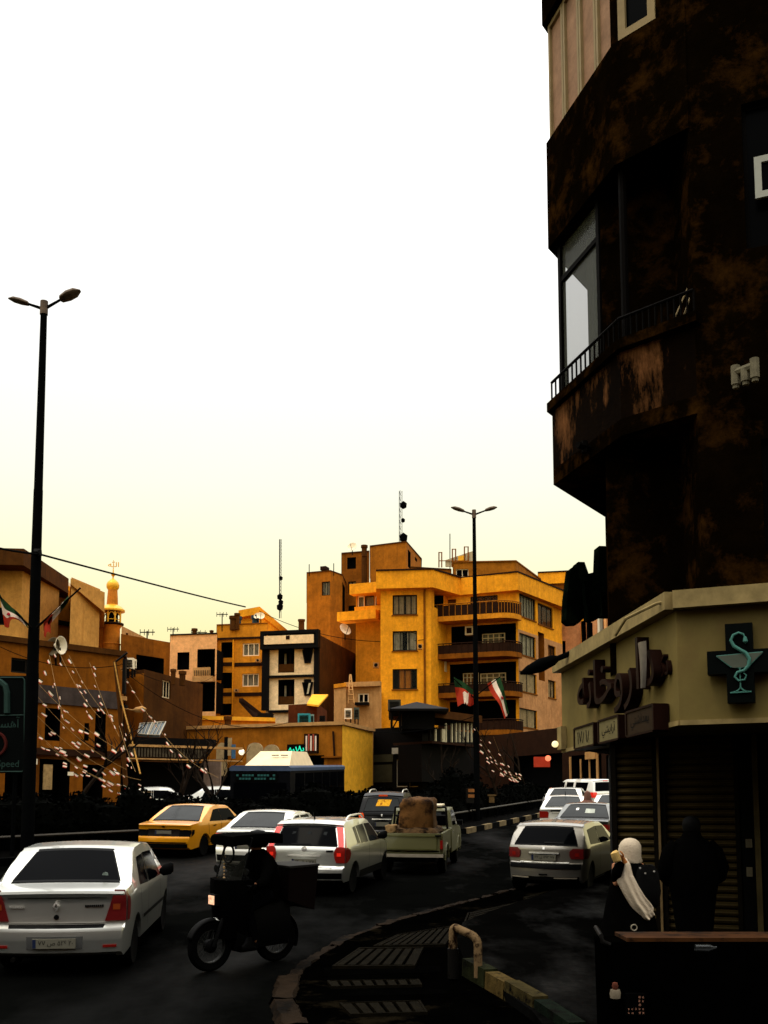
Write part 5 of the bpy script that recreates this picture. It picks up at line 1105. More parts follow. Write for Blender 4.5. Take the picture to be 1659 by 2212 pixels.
def deco(g, name, m, root, **k): return g.out(name, m, root, **k)
def rp3(s, z, o=.012): q = mp_(s, yr_(z), z); return q + Vector((0, -o, 0))
g = G(); c_ = rp3(0, .86); w_, h_ = .042, .065
g.add([c_ + Vector((0, -.012, h_)), c_ + Vector((w_, -.012, 0)), c_ + Vector((0, -.012, -h_)), c_ + Vector((-w_, -.012, 0)), c_ + Vector((0, -.02, h_ * .45)), c_ + Vector((w_ * .4, -.02, 0)), c_ + Vector((0, -.02, -h_ * .45)), c_ + Vector((-w_ * .4, -.02, 0))] + [c_ + Vector((0, .02, h_)), c_ + Vector((w_, .02, 0)), c_ + Vector((0, .02, -h_)), c_ + Vector((-w_, .02, 0))], [(0, 1, 5, 4), (1, 2, 6, 5), (2, 3, 7, 6), (3, 0, 4, 7), (0, 1, 9, 8), (1, 2, 10, 9), (2, 3, 11, 10), (3, 0, 8, 11)]); g.out('badge', M_chr, rt)
g = G(); g.lathe([(0, -.012), (.03, -.012), (.033, .02)], rp3(0, .725, 0), 14, 'y'); g.out('lock', M_plas, rt)
for s0, s1, z in ((-.70, -.47, .845), (.41, .68, .855)):
    g = G(); n_ = 9
    for i in range(n_):
        s = s0 + (s1 - s0) * i / n_; a = rp3(s, z - .012, .004); b = rp3(s + (s1 - s0) / n_ * .72, z + .014, .012); g.box(a.x, b.x, min(a.y, b.y) - .004, max(a.y, b.y) + .01, a.z, b.z)
    g.out('badge_lettering', M_plas if s0 > 0 else M_chr, rt)
g = G(); c_ = mp_(.58, yr_(1.18), 1.18); g.lathe([(0, -.012), (.04, -.012), (.04, .01)], c_, 14, 'y'); g.out('window_sticker', mat('pale sticker', (.16, .2, .17), .5, .3, 20), rt)
# taxi
S2 = dict(L=4.4, W=1.70, H=1.44, paint=P_tax, belt=.95, prof=sedan(4.4, 1.44, 1.0, .95, .95, (.80, 1.55), ws=(3.0, 2.6)), wheels=(.95, 3.6), r=.29, rw=(1.02, 1.37, .86, .72), glass=M_carg2, sglass=M_carg,
    sw=[((1.22, .99), (1.95, .97), (1.95, 1.34), (1.62, 1.32)), ((2.0, .97), (3.0, .96), (2.62, 1.32), (2.0, 1.34))], pillar=[((1.95, .97), (2.0, .97), (2.0, 1.34), (1.95, 1.34))],
    tl=[([.60, .68, .78], [.62, .60, .60], [1, 1, 1], [.04, .14, .14], M_int, None)], seams=[(1.97, .93, 1.97, .35), (1.15, .95, 1.2, .6)], handles=[(1.4, .82), (2.4, .82)], hm=M_plas, mirror=(2.85, .98), plate=(.70, .5, None), aerial=None,
    bars=[('lamp_panel', .60, .80, -.6, .6, .004, mat('dark lamp panel', (.02, .011, .006), .6, .3, 5)), ('lid_badge', .85, .885, -.05, .05, .012, M_plas), ('bumper', .30, .40, -.95, .95, .02, M_plas), ('bumper_strip', .42, .445, -.9, .9, .02, M_plas)], rim=M_rim)
car('yellow_taxi', 'bright yellow taxi saloon with a black roof carrier, in the far lane', 'car', S2, 350, 28.5, 17)
# white round saloon
S3 = dict(L=4.19, W=1.65, H=1.46, paint=P_wht2, belt=.98, prof=sedan(4.19, 1.46, 1.06, 1.05, .98, (.72, 1.45), ws=(2.9, 2.4)), wheels=(.85, 3.29), r=.29, rw=(1.09, 1.39, .82, .70), glass=M_carg2, sglass=M_carg,
    sw=[((1.25, 1.03), (1.72, 1.01), (1.78, 1.37), (1.48, 1.35)), ((1.84, 1.01), (2.85, .99), (2.42, 1.36), (1.88, 1.37))],
    tl=[([.76, .80, .87, .93, .96], [.82, .68, .62, .66, .80], [1, 1, 1, 1, 1], [.04, .22, .30, .26, .08], M_lensl, (.86, .78, M_hot))], seams=[(1.8, .97, 1.8, .35)], handles=[(1.4, .86)], mirror=(2.7, 1.02), plate=(.62, .5, None), aerial=None,
    bars=[('lid_letters', .985, 1.01, .50, .60, .01, M_plas), ('chrome_bar', .70, .73, -.4, .4, .02, M_chr), ('bumper', .33, .47, -.95, .95, .02, M_plas)])
car('white_saloon', 'white rounded saloon with glowing red oval lamps behind the motorcyclist', 'car', S3, 528, 24.2, 15)
# white tall hatchback
S4 = dict(scale=(1.0, 1.0, .95), L=4.08, W=1.70, H=1.58, paint=P_white, belt=1.0, sill=.30, tum=.2, prof=hatch(4.08, 1.58, 1.03, .10, (.40, 1.46), .10, sill=.30), wheels=(.78, 3.37), r=.315, rw=(1.06, 1.40, .80, .74), glass=M_carg, sglass=M_carg2, clad=.46,
    sw=[((1.02, 1.06), (1.22, 1.06), (1.16, 1.42), (.98, 1.40)), ((1.30, 1.05), (1.84, 1.04), (1.78, 1.45), (1.24, 1.44)), ((1.94, 1.04), (2.78, 1.02), (2.28, 1.44), (1.88, 1.45))],
    tl=[([.70, .78, .88, .97, 1.03], [.80, .76, .74, .76, .80], [1, 1, 1, 1, 1], [.08, .26, .32, .26, .10], M_lens, (.87, .86, M_lensl)), ([1.035, 1.15, 1.28, 1.44], [.84, .83, .81, .79], [.97, .97, .97, .97], [.04, .02, .015, .01], M_lensl, None)],
    seams=[(1.89, 1.0, 1.86, .45), (2.85, 1.0, 2.85, .45)], handles=[(1.28, .92), (2.1, .91)], mirror=(2.62, 1.08), plate=(.72, .5, 'p3'), rails=(1.0, 2.3), aerial=(.75, .6), railm=M_chr,
    bars=[('lid_badge_bar', .83, .86, -.42, .42, .03, M_chr), ('spoiler_shade', 1.415, 1.455, -.78, .78, .012, M_plas), ('lower_bumper', .30, .50, -.98, .98, .015, M_plas), ('lid_seam', .60, .612, -.62, .72, .004, M_plas), ('bumper_crease', .575, .595, -.6, .68, .012, M_wht if False else P_wht2), ('wiper', 1.06, 1.085, -.35, .15, .02, M_plas), ('handle_recess', .92, .96, .55, .72, .006, M_plas)])
rt4, mp_, yr_, _, _ = car('white_hatchback', 'white tall hatchback with tall red tail lights and roof rails, centre of the street', 'car', S4, 655, 20.3, 14)
g = G(); g.lathe([(0, -.03), (.05, -.025), (.055, .02)], mp_(0, yr_(.98), .98), 16, 'y'); g.out('badge', M_chr, rt4)
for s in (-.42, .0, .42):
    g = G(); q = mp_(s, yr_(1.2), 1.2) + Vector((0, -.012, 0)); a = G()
    g.add([q + Vector((-.05, -.001, -.1)), q + Vector((.03, -.001, -.1)), q + Vector((.09, .075, .13)), q + Vector((.02, .075, .13))], [(0, 1, 2, 3)]); g.out('painted_reflection', M_carg2, rt4)  # paler patches painted on the rear glass as reflections
# black off-roader with the yellow note
S5 = dict(scale=(.78, .8, 1.04), L=4.5, W=1.86, H=1.70, paint=P_blk, belt=1.12, sill=.32, tum=.2, prof=hatch(4.5, 1.70, 1.12, .1, (.42, 1.58), .08, sill=.32, ws=(3.0, 2.45), hood=1.1), wheels=(.9, 3.6), r=.35, rw=(1.17, 1.52, .80, .72), glass=M_carg2, sglass=M_carg,
    sw=[((1.1, 1.16), (1.9, 1.15), (1.85, 1.56), (1.0, 1.54)), ((1.98, 1.15), (2.9, 1.13), (2.5, 1.54), (1.95, 1.57))], tl=[([.80, .92, 1.05, 1.12], [.80, .78, .78, .82], [1, 1, 1, 1], [.08, .2, .2, .1], mat('orange red lens', (.6, .06, .008), .3, .1, 6, emit=((1, .08, .01), .18)), None)],
    mirror=(2.8, 1.2), plate=(.80, .52, None), rails=(1.0, 2.7), aerial=None, bars=[('chrome_bar', .93, .955, -.42, .42, .03, M_chr), ('brake_lamp', 1.575, 1.61, -.22, .22, .02, MATS['orange red lens']), ('badge', 1.02, 1.08, -.03, .03, .015, M_chr)])
rt5, mp5, yr5, rear5, _ = car('black_off_roader', 'black off roader with a yellow note in its rear window and chrome roof rails', 'car', S5, 824, 30.2, 9)
g = rear5([(1.30, -.30, .30), (1.48, -.22, .42)], .014, 4, .006); nt_ = g.out('window_note', mat('yellow paper note', (.75, .36, .02), .8, .3, 14, blot=((.25, .06, .01), 9, .55, .62)), rt5)
# pickup: chassis, cab, bed
pk = thing('pickup_truck', 'faded olive pickup with an open bed and a tall bundle under tarpaulin', 'pickup', (0, 0, 0), 'cars and vans in the street', world=False); place(pk, 886, 0, 24.2, 10)
Sx = .96
g = G()
for sg in (-1, 1):
    g.box(min(sg * .70, sg * .76), max(sg * .70, sg * .76), .06, 1.75, .52, .98)
g.box(-.70, .70, 1.69, 1.75, .52, .98); g.box(-.74, .74, .06, 1.75, .48, .53); bed = g.out('bed', P_olv, pk)
g = G(); g.box(-.70, .70, .0, .055, .58, .98); tg = g.out('tailgate', P_olv, pk)
for z0, z1, x0, x1 in ((.60, .62, -.62, .62), (.90, .925, -.62, .62)): g = G(); g.box(x0, x1, -.018, -.002, z0, z1); g.out('rib', mat('olive rib paint', (.10, .095, .03), .5, .2, 4), tg)
for sg in (-1, 1):
    g = G(); g.box(sg * .62 - .01, sg * .62 + .01, -.018, -.002, .62, .90); g.out('rib', MATS['olive rib paint'], tg)
    g = G(); g.box(sg * .66 - .07, sg * .66 + .07, -.05, -.002, .915, .945); g.out('latch', M_plas, tg)
    g = G(); g.box(sg * .735 - .03, sg * .735 + .03, -.012, .05, .62, .82); g.out('tail_light', M_lens, pk)
g = G(); g.box(-.78, .78, -.08, -.02, .43, .50); g.out('bumper', M_gal, pk)
g = G(); g.box(-.6, .6, .1, 3.8, .3, .47); g.out('chassis', M_int, pk)
cabp = [(1.8, .38), (1.8, .98), (1.86, 1.02), (1.98, 1.44), (2.1, 1.50), (2.7, 1.49), (2.82, 1.44), (3.15, 1.04), (3.9, .92), (4.1, .82), (4.15, .5), (4.1, .36)]
g = G(); n_ = len(cabp)
hwc = lambda z: .78 if z < 1.0 else .78 - .16 * (z - 1.0)
vs = [(hwc(z), y, z) for y, z in cabp] + [(hwc(z) * .98, y, z) for y, z in cabp]
A_ = [Vector((hwc(z), y, z)) for y, z in cabp]; B_ = [Vector((-hwc(z), y, z)) for y, z in cabp]
g.add(A_ + B_, [tuple(range(n_)), tuple(range(2 * n_ - 1, n_ - 1, -1))] + [(i, n_ + i, n_ + (i + 1) % n_, (i + 1) % n_) for i in range(n_)]); cb = g.out('cab', P_olv, pk, smooth=True, ang=25)
mdm = cb.modifiers.new('bevel', 'BEVEL'); mdm.width = .03; mdm.segments = 2; mdm.limit_method = 'ANGLE'; mdm.angle_limit = R(28)
def cabq(pts, name, m, off=.006):
    g = G(); g.add([Vector(p) for p in pts], [tuple(range(len(pts)))]); return g.out(name, m, pk)
for sg in (-1, 1):
    cabq([(sg * (hwc(z) + .006), y, z) for y, z in ((2.02, 1.05), (2.98, 1.05), (2.74, 1.41), (2.12, 1.43))], 'side_window', M_carg)
    g = G(); g.box(sg * .785 - .004, sg * .785 + .004, 2.05, 2.2, .88, .91); g.out('door_handle', M_chr, pk)
    g = G(); g.box(sg * .87 - .07, sg * .87 + .07, 2.9, 2.98, 1.02, 1.14); g.out('door_mirror', M_plas, pk)
    for yw in (.78, 3.42):
        g = G(); g.lathe([(.2, -.09), (.27, -.095), (.31, -.06), (.31, .06), (.27, .095), (.2, .08)], (sg * .66, yw, .31), 24, 'x'); wo = g.out('wheel', M_rubber, pk, smooth=True)
        g = G(); g.lathe([(.2, -.07 * sg), (.19, .07 * sg), (.08, .05 * sg), (0, .08 * sg)], (sg * .66, yw, .31), 16, 'x'); g.out('rim', M_rim, wo, smooth=True)
        g = G(); g.tube([(sg * .765, yw + .37 * math.cos(t), .33 + .37 * math.sin(t)) for t in [math.pi * i / 10 for i in range(11)]], .03, 6); g.out('wheel_arch', P_olv, pk)
def yc(z): return interp([(1.02, 1.86), (1.44, 1.98)], z) - .008
cabq([(-.66, yc(1.06), 1.06), (.66, yc(1.06), 1.06), (.60, yc(1.41), 1.41), (-.60, yc(1.41), 1.41)], 'rear_window', M_carg)
for x0, x1, z0, z1 in ((.05, .15, 1.28, 1.39), (.22, .50, 1.30, 1.38), (.28, .42, 1.09, 1.17), (-.5, -.42, 1.1, 1.35)): cabq([(x0, yc(z0) - .006, z0), (x1, yc(z0) - .006, z0), (x1, yc(z1) - .006, z1), (x0, yc(z1) - .006, z1)], 'glass_reflection', M_carg2)
g = G(); 
for sg in (-1, 1): g.tube([(sg * .68, 1.72, .98), (sg * .64, 1.74, 1.52)], .028, 8)
for z in (1.52, 1.3): g.tube([(-.64, 1.74, z), (.64, 1.74, z)], .026, 8)
rk = g.out('headache_rack', M_met, pk); rk['kind'] = 'stuff'
g = G(); g.box(-.55, .5, 2.05, 2.7, 1.53, 1.57); g.out('roof_board', M_white, pk)
def lump(box, seed, name, m, lab, cat, root=pk, n=9, amp=.05, grp=None):
    random.seed(seed); x0, x1, y0, y1, z0, z1 = box; bm = bmesh.new(); bmesh.ops.create_cube(bm, size=1); bmesh.ops.subdivide_edges(bm, edges=bm.edges[:], cuts=n, use_grid_fill=True)
    from mathutils import noise
    for v in bm.verts:
        c = v.co.copy(); k = (abs(c.x) ** 8 + abs(c.y) ** 8 + abs(c.z) ** 8) ** .125; c = c * (.5 / max(k, 1e-4)) if k > .45 else c
        nz = noise.noise_vector(v.co * 3.1 + Vector((seed, 0, 0))) * amp + noise.noise_vector(v.co * 8.0) * amp * .35
        v.co = Vector((x0 + (c.x + .5) * (x1 - x0), y0 + (c.y + .5) * (y1 - y0), z0 + (c.z + .5) * (z1 - z0))) + nz
    for f in bm.faces: f.smooth = True
    me = bpy.data.meshes.new(name); bm.to_mesh(me); bm.free(); me.materials.append(m); o = bpy.data.objects.new(name, me); COL.objects.link(o)
    o.matrix_world = root.matrix_basis.copy(); o.location = root.location; o.rotation_mode = root.rotation_mode; o.rotation_quaternion = root.rotation_quaternion
    return tag(o, lab, cat, grp)
M_tarp = mat('brown tarpaulin', (.12, .052, .013), .75, .35, 3, bump=.4, blot=((.03, .012, .004), 2, .5, .62))
lump((-.32, .50, .35, 1.2, .95, 1.78), 3, 'tarp_bundle', M_tarp, 'tall squarish bundle under brown tarpaulin standing in the pickup bed', 'bundle')
lump((-.66, .62, .15, 1.6, .54, 1.10), 5, 'cargo_heap', mat('dusty sacking', (.10, .055, .022), .9, .5, 5, blot=((.02, .01, .005), 3, .5, .6)), 'low heap of dusty sacks in the pickup bed, round the bundle', 'sacks', amp=.09)
lump((-.62, -.36, .12, .4, .96, 1.16), 8, 'cargo_box', mat('worn cardboard', (.2, .12, .05), .9, .4, 5), 'small worn box on the left corner of the pickup bed', 'box', amp=.02)
# silver hatchback on the right
S6 = dict(L=3.84, W=1.65, H=1.43, paint=P_sil, belt=.95, prof=hatch(3.84, 1.43, .98, .10, (.46, 1.34), .05), wheels=(.72, 3.16), r=.295, rw=(1.0, 1.30, .84, .72), glass=M_carg, sglass=M_carg, tum=.19, rbow=.2, rt=.1,
    sw=[((.62, 1.0), (1.5, .98), (1.5, 1.34), (.72, 1.30)), ((1.55, .98), (2.6, .97), (2.2, 1.32), (1.55, 1.34))], tl=[([.72, .78, .86, .93], [.70, .66, .66, .74], [1, 1, 1, 1], [.2, .34, .38, .34], M_lensd, (.8, .85, M_lens))],
    mirror=(2.45, 1.0), plate=(.74, .5, 'p2'), exhaust=None, aerial=None, seams=[(1.52, .95, 1.52, .35)], handles=[(1.3, .84)], rim=M_rim,
    bars=[('plate_lip', .815, .845, -.40, .40, .035, P_wht2), ('plate_shade', .80, .814, -.41, .41, .03, M_plas), ('bumper_top', .625, .65, -.66, .66, .02, P_wht2), ('bumper_strip', .52, .61, -.98, .98, .02, M_plas), ('tow_mark', .40, .425, -.12, .12, .014, M_plas), ('lower_lip', .24, .37, -.95, .95, .015, M_plas), ('reflector_strip', .335, .36, -.94, -.42, .022, M_gal), ('reflector_strip', .335, .36, .30, .9, .022, M_gal), ('spoiler_shade', 1.31, 1.345, -.72, .72, .012, M_plas), ('wiper', 1.01, 1.035, 0, .5, .02, M_plas), ('badge', .90, .95, -.03, .03, .012, M_chr)])
car('silver_hatchback', 'pale silver hatchback seen from behind, lowest of the cars beside the pharmacy', 'car', S6, 1171, 20.6, 24)
S7 = dict(L=4.4, W=1.70, H=1.42, paint=P_dk, belt=.95, prof=sedan(4.4, 1.42, 1.0, .97, .95, (.85, 1.5)), wheels=(.95, 3.6), r=.29, rw=(1.02, 1.35, .86, .74), glass=M_carg2, sglass=M_carg,
    sw=[((1.25, .99), (1.95, .97), (1.95, 1.33), (1.6, 1.31)), ((2.0, .97), (3.0, .96), (2.6, 1.31), (2.0, 1.33))], pillar=[((1.95, .97), (2.0, .97), (2.0, 1.34), (1.95, 1.34))], pillarm=P_sil, tl=[([.66, .74, .84], [.66, .64, .66], [1, 1, 1], [.05, .12, .1], M_lens, None)], mirror=(2.85, .98), plate=(.7, .5, None), bars=[('window_card', 1.12, 1.24, -.02, .34, .012, mat('pale card', (.4, .42, .36), .7, .3, 6)), ('window_sticker', 1.2, 1.26, -.4, -.3, .012, M_chr)])
car('grey_saloon', 'dark grey saloon with a pale card in its rear window, behind the silver hatchback', 'car', S7, 1250, 30, 22)
S8 = dict(S3); S8.update(tl=[([.70, .78, .88, .93], [.62, .60, .60, .66], [1, 1, 1, 1], [.05, .2, .2, .1], M_lens, None)], paint=P_wht2, glass=M_carg2, aerial=(1.5, .8), bars=[('chrome_bar', .86, .9, -.45, .45, .02, M_chr), ('lid_shade', .92, .98, -.5, .3, .006, M_plas), ('bumper', .33, .44, -.95, .95, .02, M_plas)])
car('white_saloon', 'white saloon with squarish red lamps, upper middle of the queue on the right', 'car', S8, 1214, 36, 15)
S9 = dict(S); S9.update(paint=P_wht2, H=1.47, glass=M_carg2, aerial=(1.7, 1), plate=(.72, .5, None), bars=[], strip=None)
car('white_saloon', 'farthest white saloon, left of the person in the brown jacket', 'car', S9, 1216, 45, 15)
S10 = dict(S5); S10.pop('scale'); S10.update(paint=P_wht2, glass=M_carg, H=1.85, prof=hatch(4.5, 1.85, 1.2, .1, (.3, 1.74), .08, sill=.32, ws=(3.0, 2.45), hood=1.1), belt=1.2, rw=(1.26, 1.66, .84, .80), sw=[((.65, 1.25), (1.55, 1.25), (1.55, 1.68), (.6, 1.68)), ((1.72, 1.25), (2.25, 1.25), (2.25, 1.68), (1.72, 1.68)), ((2.4, 1.25), (3.0, 1.22), (2.7, 1.66), (2.4, 1.68))], tl=[([.92, 1.0, 1.12, 1.2], [.78, .76, .78, .8], [1, 1, 1, 1], [.1, .3, .3, .2], M_lensl, None)], bars=[('brake_lamp', 1.735, 1.765, -.2, .2, .02, M_lensl)], rails=None, plate=(.85, .5, None))
car('white_off_roader', 'tall white off roader crossing at the top of the queue on the right', 'car', S10, 1318, 51, -30)
S11 = dict(S8); S11.update(bars=[], plate=(.6, .5, None), aerial=None)
car('white_saloon', 'white car half hidden by the shutters, right of the brown jacket', 'car', S11, 1326, 37.5, 15)
# half hidden cars beyond the median
S12 = dict(S9); S12.update(aerial=None, rails=None)
for x, d_, lb in ((388, 49.5, 'white car top glimpsed through the hedge, above the yellow taxi'), (250, 48, 'pale car glimpsed through the hedge below the flag strings')):
    r_, *_ = car('white_car', lb, 'car', S12, x, d_, 80)
# ------------------------------------------------------------------ bus
bs = thing('city_bus', 'dark city bus with a blue roof edge and cream roof pod, beyond the hedge', 'bus', (0, 0, 0), world=False)
a = at(562, 1700, 42.5); bs.location = (a.x, 42.5, gz(42.5) - .1); bs.rotation_mode = 'QUATERNION'; bs.rotation_quaternion = (Matrix.Rotation(SLA, 3, 'X') @ Matrix.Rotation(-R(9), 3, 'Z')).to_quaternion()
M_bus = mat('dark navy bus paint', (.01, .011, .016), .4, .2, 3, spec=.3); M_buse = mat('blue bus roof paint', (.06, .085, .14), .45, .2, 3)
H_ = 2.62; g = G(); g.box(-1.28, 1.28, 0, 11.5, .35, H_ - .22); g.out('body', M_bus, bs)
g = G(); g.rings([[Vector((x, y, z)) for x, z in ((-1.3, H_ - .22), (-1.3, H_ - .08), (-1.2, H_), (1.2, H_), (1.3, H_ - .08), (1.3, H_ - .22))] for y in (-.03, 11.53)]); g.out('roof', M_buse, bs)
g = G(); g.box(-1.05, .75, -.06, -.003, H_ - .62, H_ - .3); ds = g.out('destination_sign', M_room, bs)
g = G()
for r_ in range(2):
    for c_ in range(13):
        if (c_ * 7 + r_ * 3) % 5 != 0: g.box(-1.0 + c_ * .13, -1.0 + c_ * .13 + .10, -.066, -.062, H_ - .58 + r_ * .14, H_ - .50 + r_ * .14)
sg_ = g.out('sign_marks', mat('teal sign glow', (.02, .09, .08), .6, 0, emit=((.12, .42, .36), .05)), ds); sg_['kind'] = 'stuff'  # pale teal reflections on the sign, given as a faint glow
g = G(); g.box(-1.12, 1.12, -.02, -.004, .95, H_ - .7); g.out('windscreen', M_carg, bs)
for i in range(6):
    g = G(); y0 = .9 + i * 1.75; g.box(1.282, 1.29, y0, y0 + 1.6, 1.1, H_ - .32); g.out('side_window', M_carg, bs)
    g = G(); g.box(-1.29, -1.282, y0, y0 + 1.6, 1.1, H_ - .32); g.out('side_window', M_carg, bs)
for sx_ in (-1, 1):
    for y in (2.4, 8.6): g = G(); g.lathe([(.2, -.12), (.48, -.13), (.48, .13), (.2, .12)], (sx_ * 1.13, y, .48), 20, 'x'); g.out('wheel', M_rubber, bs, smooth=True)
g = G(); M_pod = mat('cream roof pod', (.74, .58, .36), .6, .1, 2)
lo = [(-.95, 1.0), (1.0, 1.0), (1.0, 5.5), (-.95, 5.5)]; hi = [(-.6, 2.2), (.8, 2.2), (.8, 5.0), (-.6, 5.0)]
g.hexa([(x, y, H_ + .002) for x, y in lo] + [(x, y, H_ + .62) for x, y in hi]); pd = g.out('roof_pod', M_pod, bs)
for x0 in (.05, .45): g = G(); g.box(x0, x0 + .3, 1.62, 1.68, H_ + .42, H_ + .46); g.out('pod_vent', M_met, pd)
# ------------------------------------------------------------------ road sign, loudspeakers, shop signs
d = 27.5; f = Face(pl(-120, d), pl(64, d)); rs = thing('road_sign', 'dark green road sign with a pale arch arrow and speed limit, left picture edge', 'road sign', at(20, 1690, d))
M_sg = mat('dark green road sign', (.004, .0085, .0075), .5, .2, 3, spec=.2); M_sgl = mat('pale teal sign line', (.035, .075, .06), .6, .1, 4)
a, b, c, d_ = f.rect((-100, 1460, 58, 1670)); g = G(); f.bar(g, a, b, c, d_, -.04, .02); g.out('panel', M_sg, rs)
def line(pts, w_=.03, m=M_sgl, nm='line'):
    g = G(); g.tube([f.P(*f.pix(x, y), .03) for x, y in pts], w_, 6); return g.out(nm, m, rs)
bd = [(-96, 1464), (50, 1464), (54, 1469), (54, 1661), (49, 1667), (-96, 1667)]
line(bd + [bd[0]], .022, nm='border'); line([(-96, 1547), (54, 1545)], .018, nm='divider')
g = G(); g.tube([f.P(*f.pix(x, y), .03) for x, y in [(16, 1541), (16, 1497), (12, 1482), (2, 1473), (-10, 1471), (-22, 1476), (-30, 1490), (-30, 1541)]], .085, 6); g.out('arrow', M_sgl, rs)
g = G(); text(g, 'slow', f.P(*f.pix(12, 1560), .025), (f.t.x, f.t.y, 0), (0, 0, 1), width=.78, height=.30); g.out('lettering', M_sgl, rs)
g = G(); text(g, 'speed', f.P(*f.pix(18, 1652), .025), (f.t.x, f.t.y, 0), (0, 0, 1), width=.58, height=.24); g.out('lettering', M_sgl, rs)
g = G(); cc = f.pix(-12, 1608); g.tube([f.P(cc[0] + .32 * math.cos(t), cc[1] + .32 * math.sin(t), .03) for t in [2 * math.pi * i / 28 for i in range(29)]], .045, 6); g.out('speed_ring', mat('red sign ring', (.09, .014, .01), .6, .1, 4), rs)
g = G(); text(g, 'fifty', f.P(cc[0], cc[1], .025), (f.t.x, f.t.y, 0), (0, 0, 1), width=.3, height=.28); g.out('lettering', M_sgl, rs)
for x in (-60, 30): g = G(); p = f.P(*f.pix(x, 1670), -.1); g.tube([(p.x, p.y, gz(d)), (p.x, p.y, at(0, 1462, d).z)], .06, 8); g.out('post', M_pole, rs)
for (x, y, dx, lb) in ((118, 1397, -1, 'dark horn loudspeaker facing the street on the brown parapet'), (128, 1394, 1, 'pale horn loudspeaker turned right on the brown parapet')):
    ls = thing('loudspeaker', lb, 'loudspeaker', at(x, y, 50), 'horn loudspeakers'); c_ = at(x, y, 50)
    q = Matrix.Rotation(R(-25 if dx < 0 else 70), 4, 'Z'); g = G(); g.lathe([(.05, .5), (.08, .3), (.18, .12), (.46, -.12), (.43, -.12), (.16, .10), (.0, .2)], (0, 0, 0), 16, 'y')
    g.v = [q @ v + c_ for v in g.v]; g.out('horn', mat('dusty grey horn', (.16, .12, .07), .6, .2, 4) if dx < 0 else M_white, ls, smooth=True)
    g = G(); g.tube([c_ + Vector((0, .1, -.1)), c_ + Vector((0, .3, -.9))], .05, 6); g.out('bracket', M_met, ls)
# bus stop clutter and signs on the long low building
fl_ = Face(pl(330, 61.6), pl(739, 57.6))
ns = thing('neon_sign', 'glowing green neon shop sign above the bus roof', 'sign', fl_.P(*fl_.pix(648, 1620)))
a, b, c, d_ = fl_.rect((622, 1608, 662, 1632)); g = G(); fl_.bar(g, a, b, c, d_, 0, .15); g.out('board', M_room, ns)
M_neon = mat('green neon tube', (.02, .5, .3), .4, 0, emit=((.02, .75, .42), .75))
for pts in ([(627, 1622), (630, 1616), (633, 1624), (637, 1619), (640, 1626), (636, 1629)], [(642, 1614), (645, 1624), (649, 1618), (650, 1612), (654, 1623), (659, 1621), (658, 1616)], [(626, 1627), (634, 1630), (648, 1627), (659, 1625)]):
    g = G(); g.tube([fl_.P(*fl_.pix(x, y), .2) for x, y in pts], .035, 6); g.out('neon_tube', M_neon, ns)
ps = thing('striped_sign', 'red and white vertically striped shop sign beside the neon', 'sign', fl_.P(*fl_.pix(673, 1606)))
a, b, c, d_ = fl_.rect((658, 1585, 686, 1627)); g = G(); fl_.bar(g, a, b, c, d_, .02, .1); g.out('board', M_dkbr, ps)
for i, x in enumerate((663, 668, 673, 678, 683)): g = G(); fl_.bar(g, *fl_.rect((x - 1, 1590 - 1 * (i % 2) * 4, x + 2, 1622)), .102, .13); g.out('stripe', M_flr if i % 2 else M_fw, ps) if False else g.out('stripe', mat('faded red stripe', (.35, .06, .03), .7, .3, 6) if i % 2 else M_fw, ps)
M_arch = mat('pale shop arch', (.36, .25, .12), .7, .3, 3)
for i, (x0, x1, y0, lb) in enumerate(((478, 500, 1606, 'pale rounded shop panel at the left end of the bus'), (543, 577, 1606, 'round arched pale shop panel behind the bus front'), (579, 612, 1610, 'pale flat shop panel right of the round arch'))):
    u0, zt_ = fl_.pix(x0, y0); u1, zb_ = fl_.pix(x1, 1640); um, hr_ = (u0 + u1) / 2, (u1 - u0) / 2
    poly_ = [(u0, zb_ - 1), (u1, zb_ - 1)] + [(um + hr_ * math.cos(t), zt_ - .4 + .4 * math.sin(t)) for t in [math.pi * k / 10 for k in range(11)]]
    g = G(); g.plate(poly_, fl_.P(0, 0, .5), (fl_.t.x, fl_.t.y, 0), (0, 0, 1), .1); tag(g.out('arched_hoarding', M_arch), lb, 'hoarding', 'pale shop panels behind the bus')
for i, (x0, y0, x1, y1, mm, lb) in enumerate(((506, 1596, 513, 1634, M_arch, 'narrow upright pale banner left of the bus front'), (514, 1610, 521, 1640, mat('blue box paint', (.05, .12, .2), .5, .2, 4), 'small blue box hanging by the pale banner'), (498, 1594, 505, 1642, M_met, 'tall dark figure shaped sign post left of the bus'))):
    g = G(); fl_.bar(g, *fl_.rect((x0, y0, x1, y1)), .7, .8); tag(g.out('street_banner', mm), lb, 'banner')
g = G(); g.lathe([(0, .1), (.16, .08), (.18, 0), (0, -.05)], fl_.P(*fl_.pix(534, 1626), .7), 12, 'y'); tag(g.out('lit_globe', mat('lit globe', (.9, .8, .6), .4, 0, emit=((1, .85, .6), 1.0))), 'small lit globe lamp left of the bus pod', 'lamp')
g = G(); g.lathe([(0, .1), (.2, .08), (.2, 0), (0, -.05)], at(1184, 1638, 70), 12, 'y'); tag(g.out('shop_lamp', mat('red shop lamp', (.6, .1, .05), .4, 0, emit=((1, .22, .1), 1.4))), 'glowing reddish shop lamp under the trees at the far street end', 'lamp')
g = G(); a = at(1170, 1645, 71); g.box(a.x - .6, a.x + .5, 70.5, 70.7, a.z - .4, a.z + .3); tag(g.out('red_sign', mat('dim red shop sign', (.2, .02, .01), .6, .3, 3, emit=((.5, .04, .01), .35))), 'dim red shop sign beside the reddish lamp', 'sign')
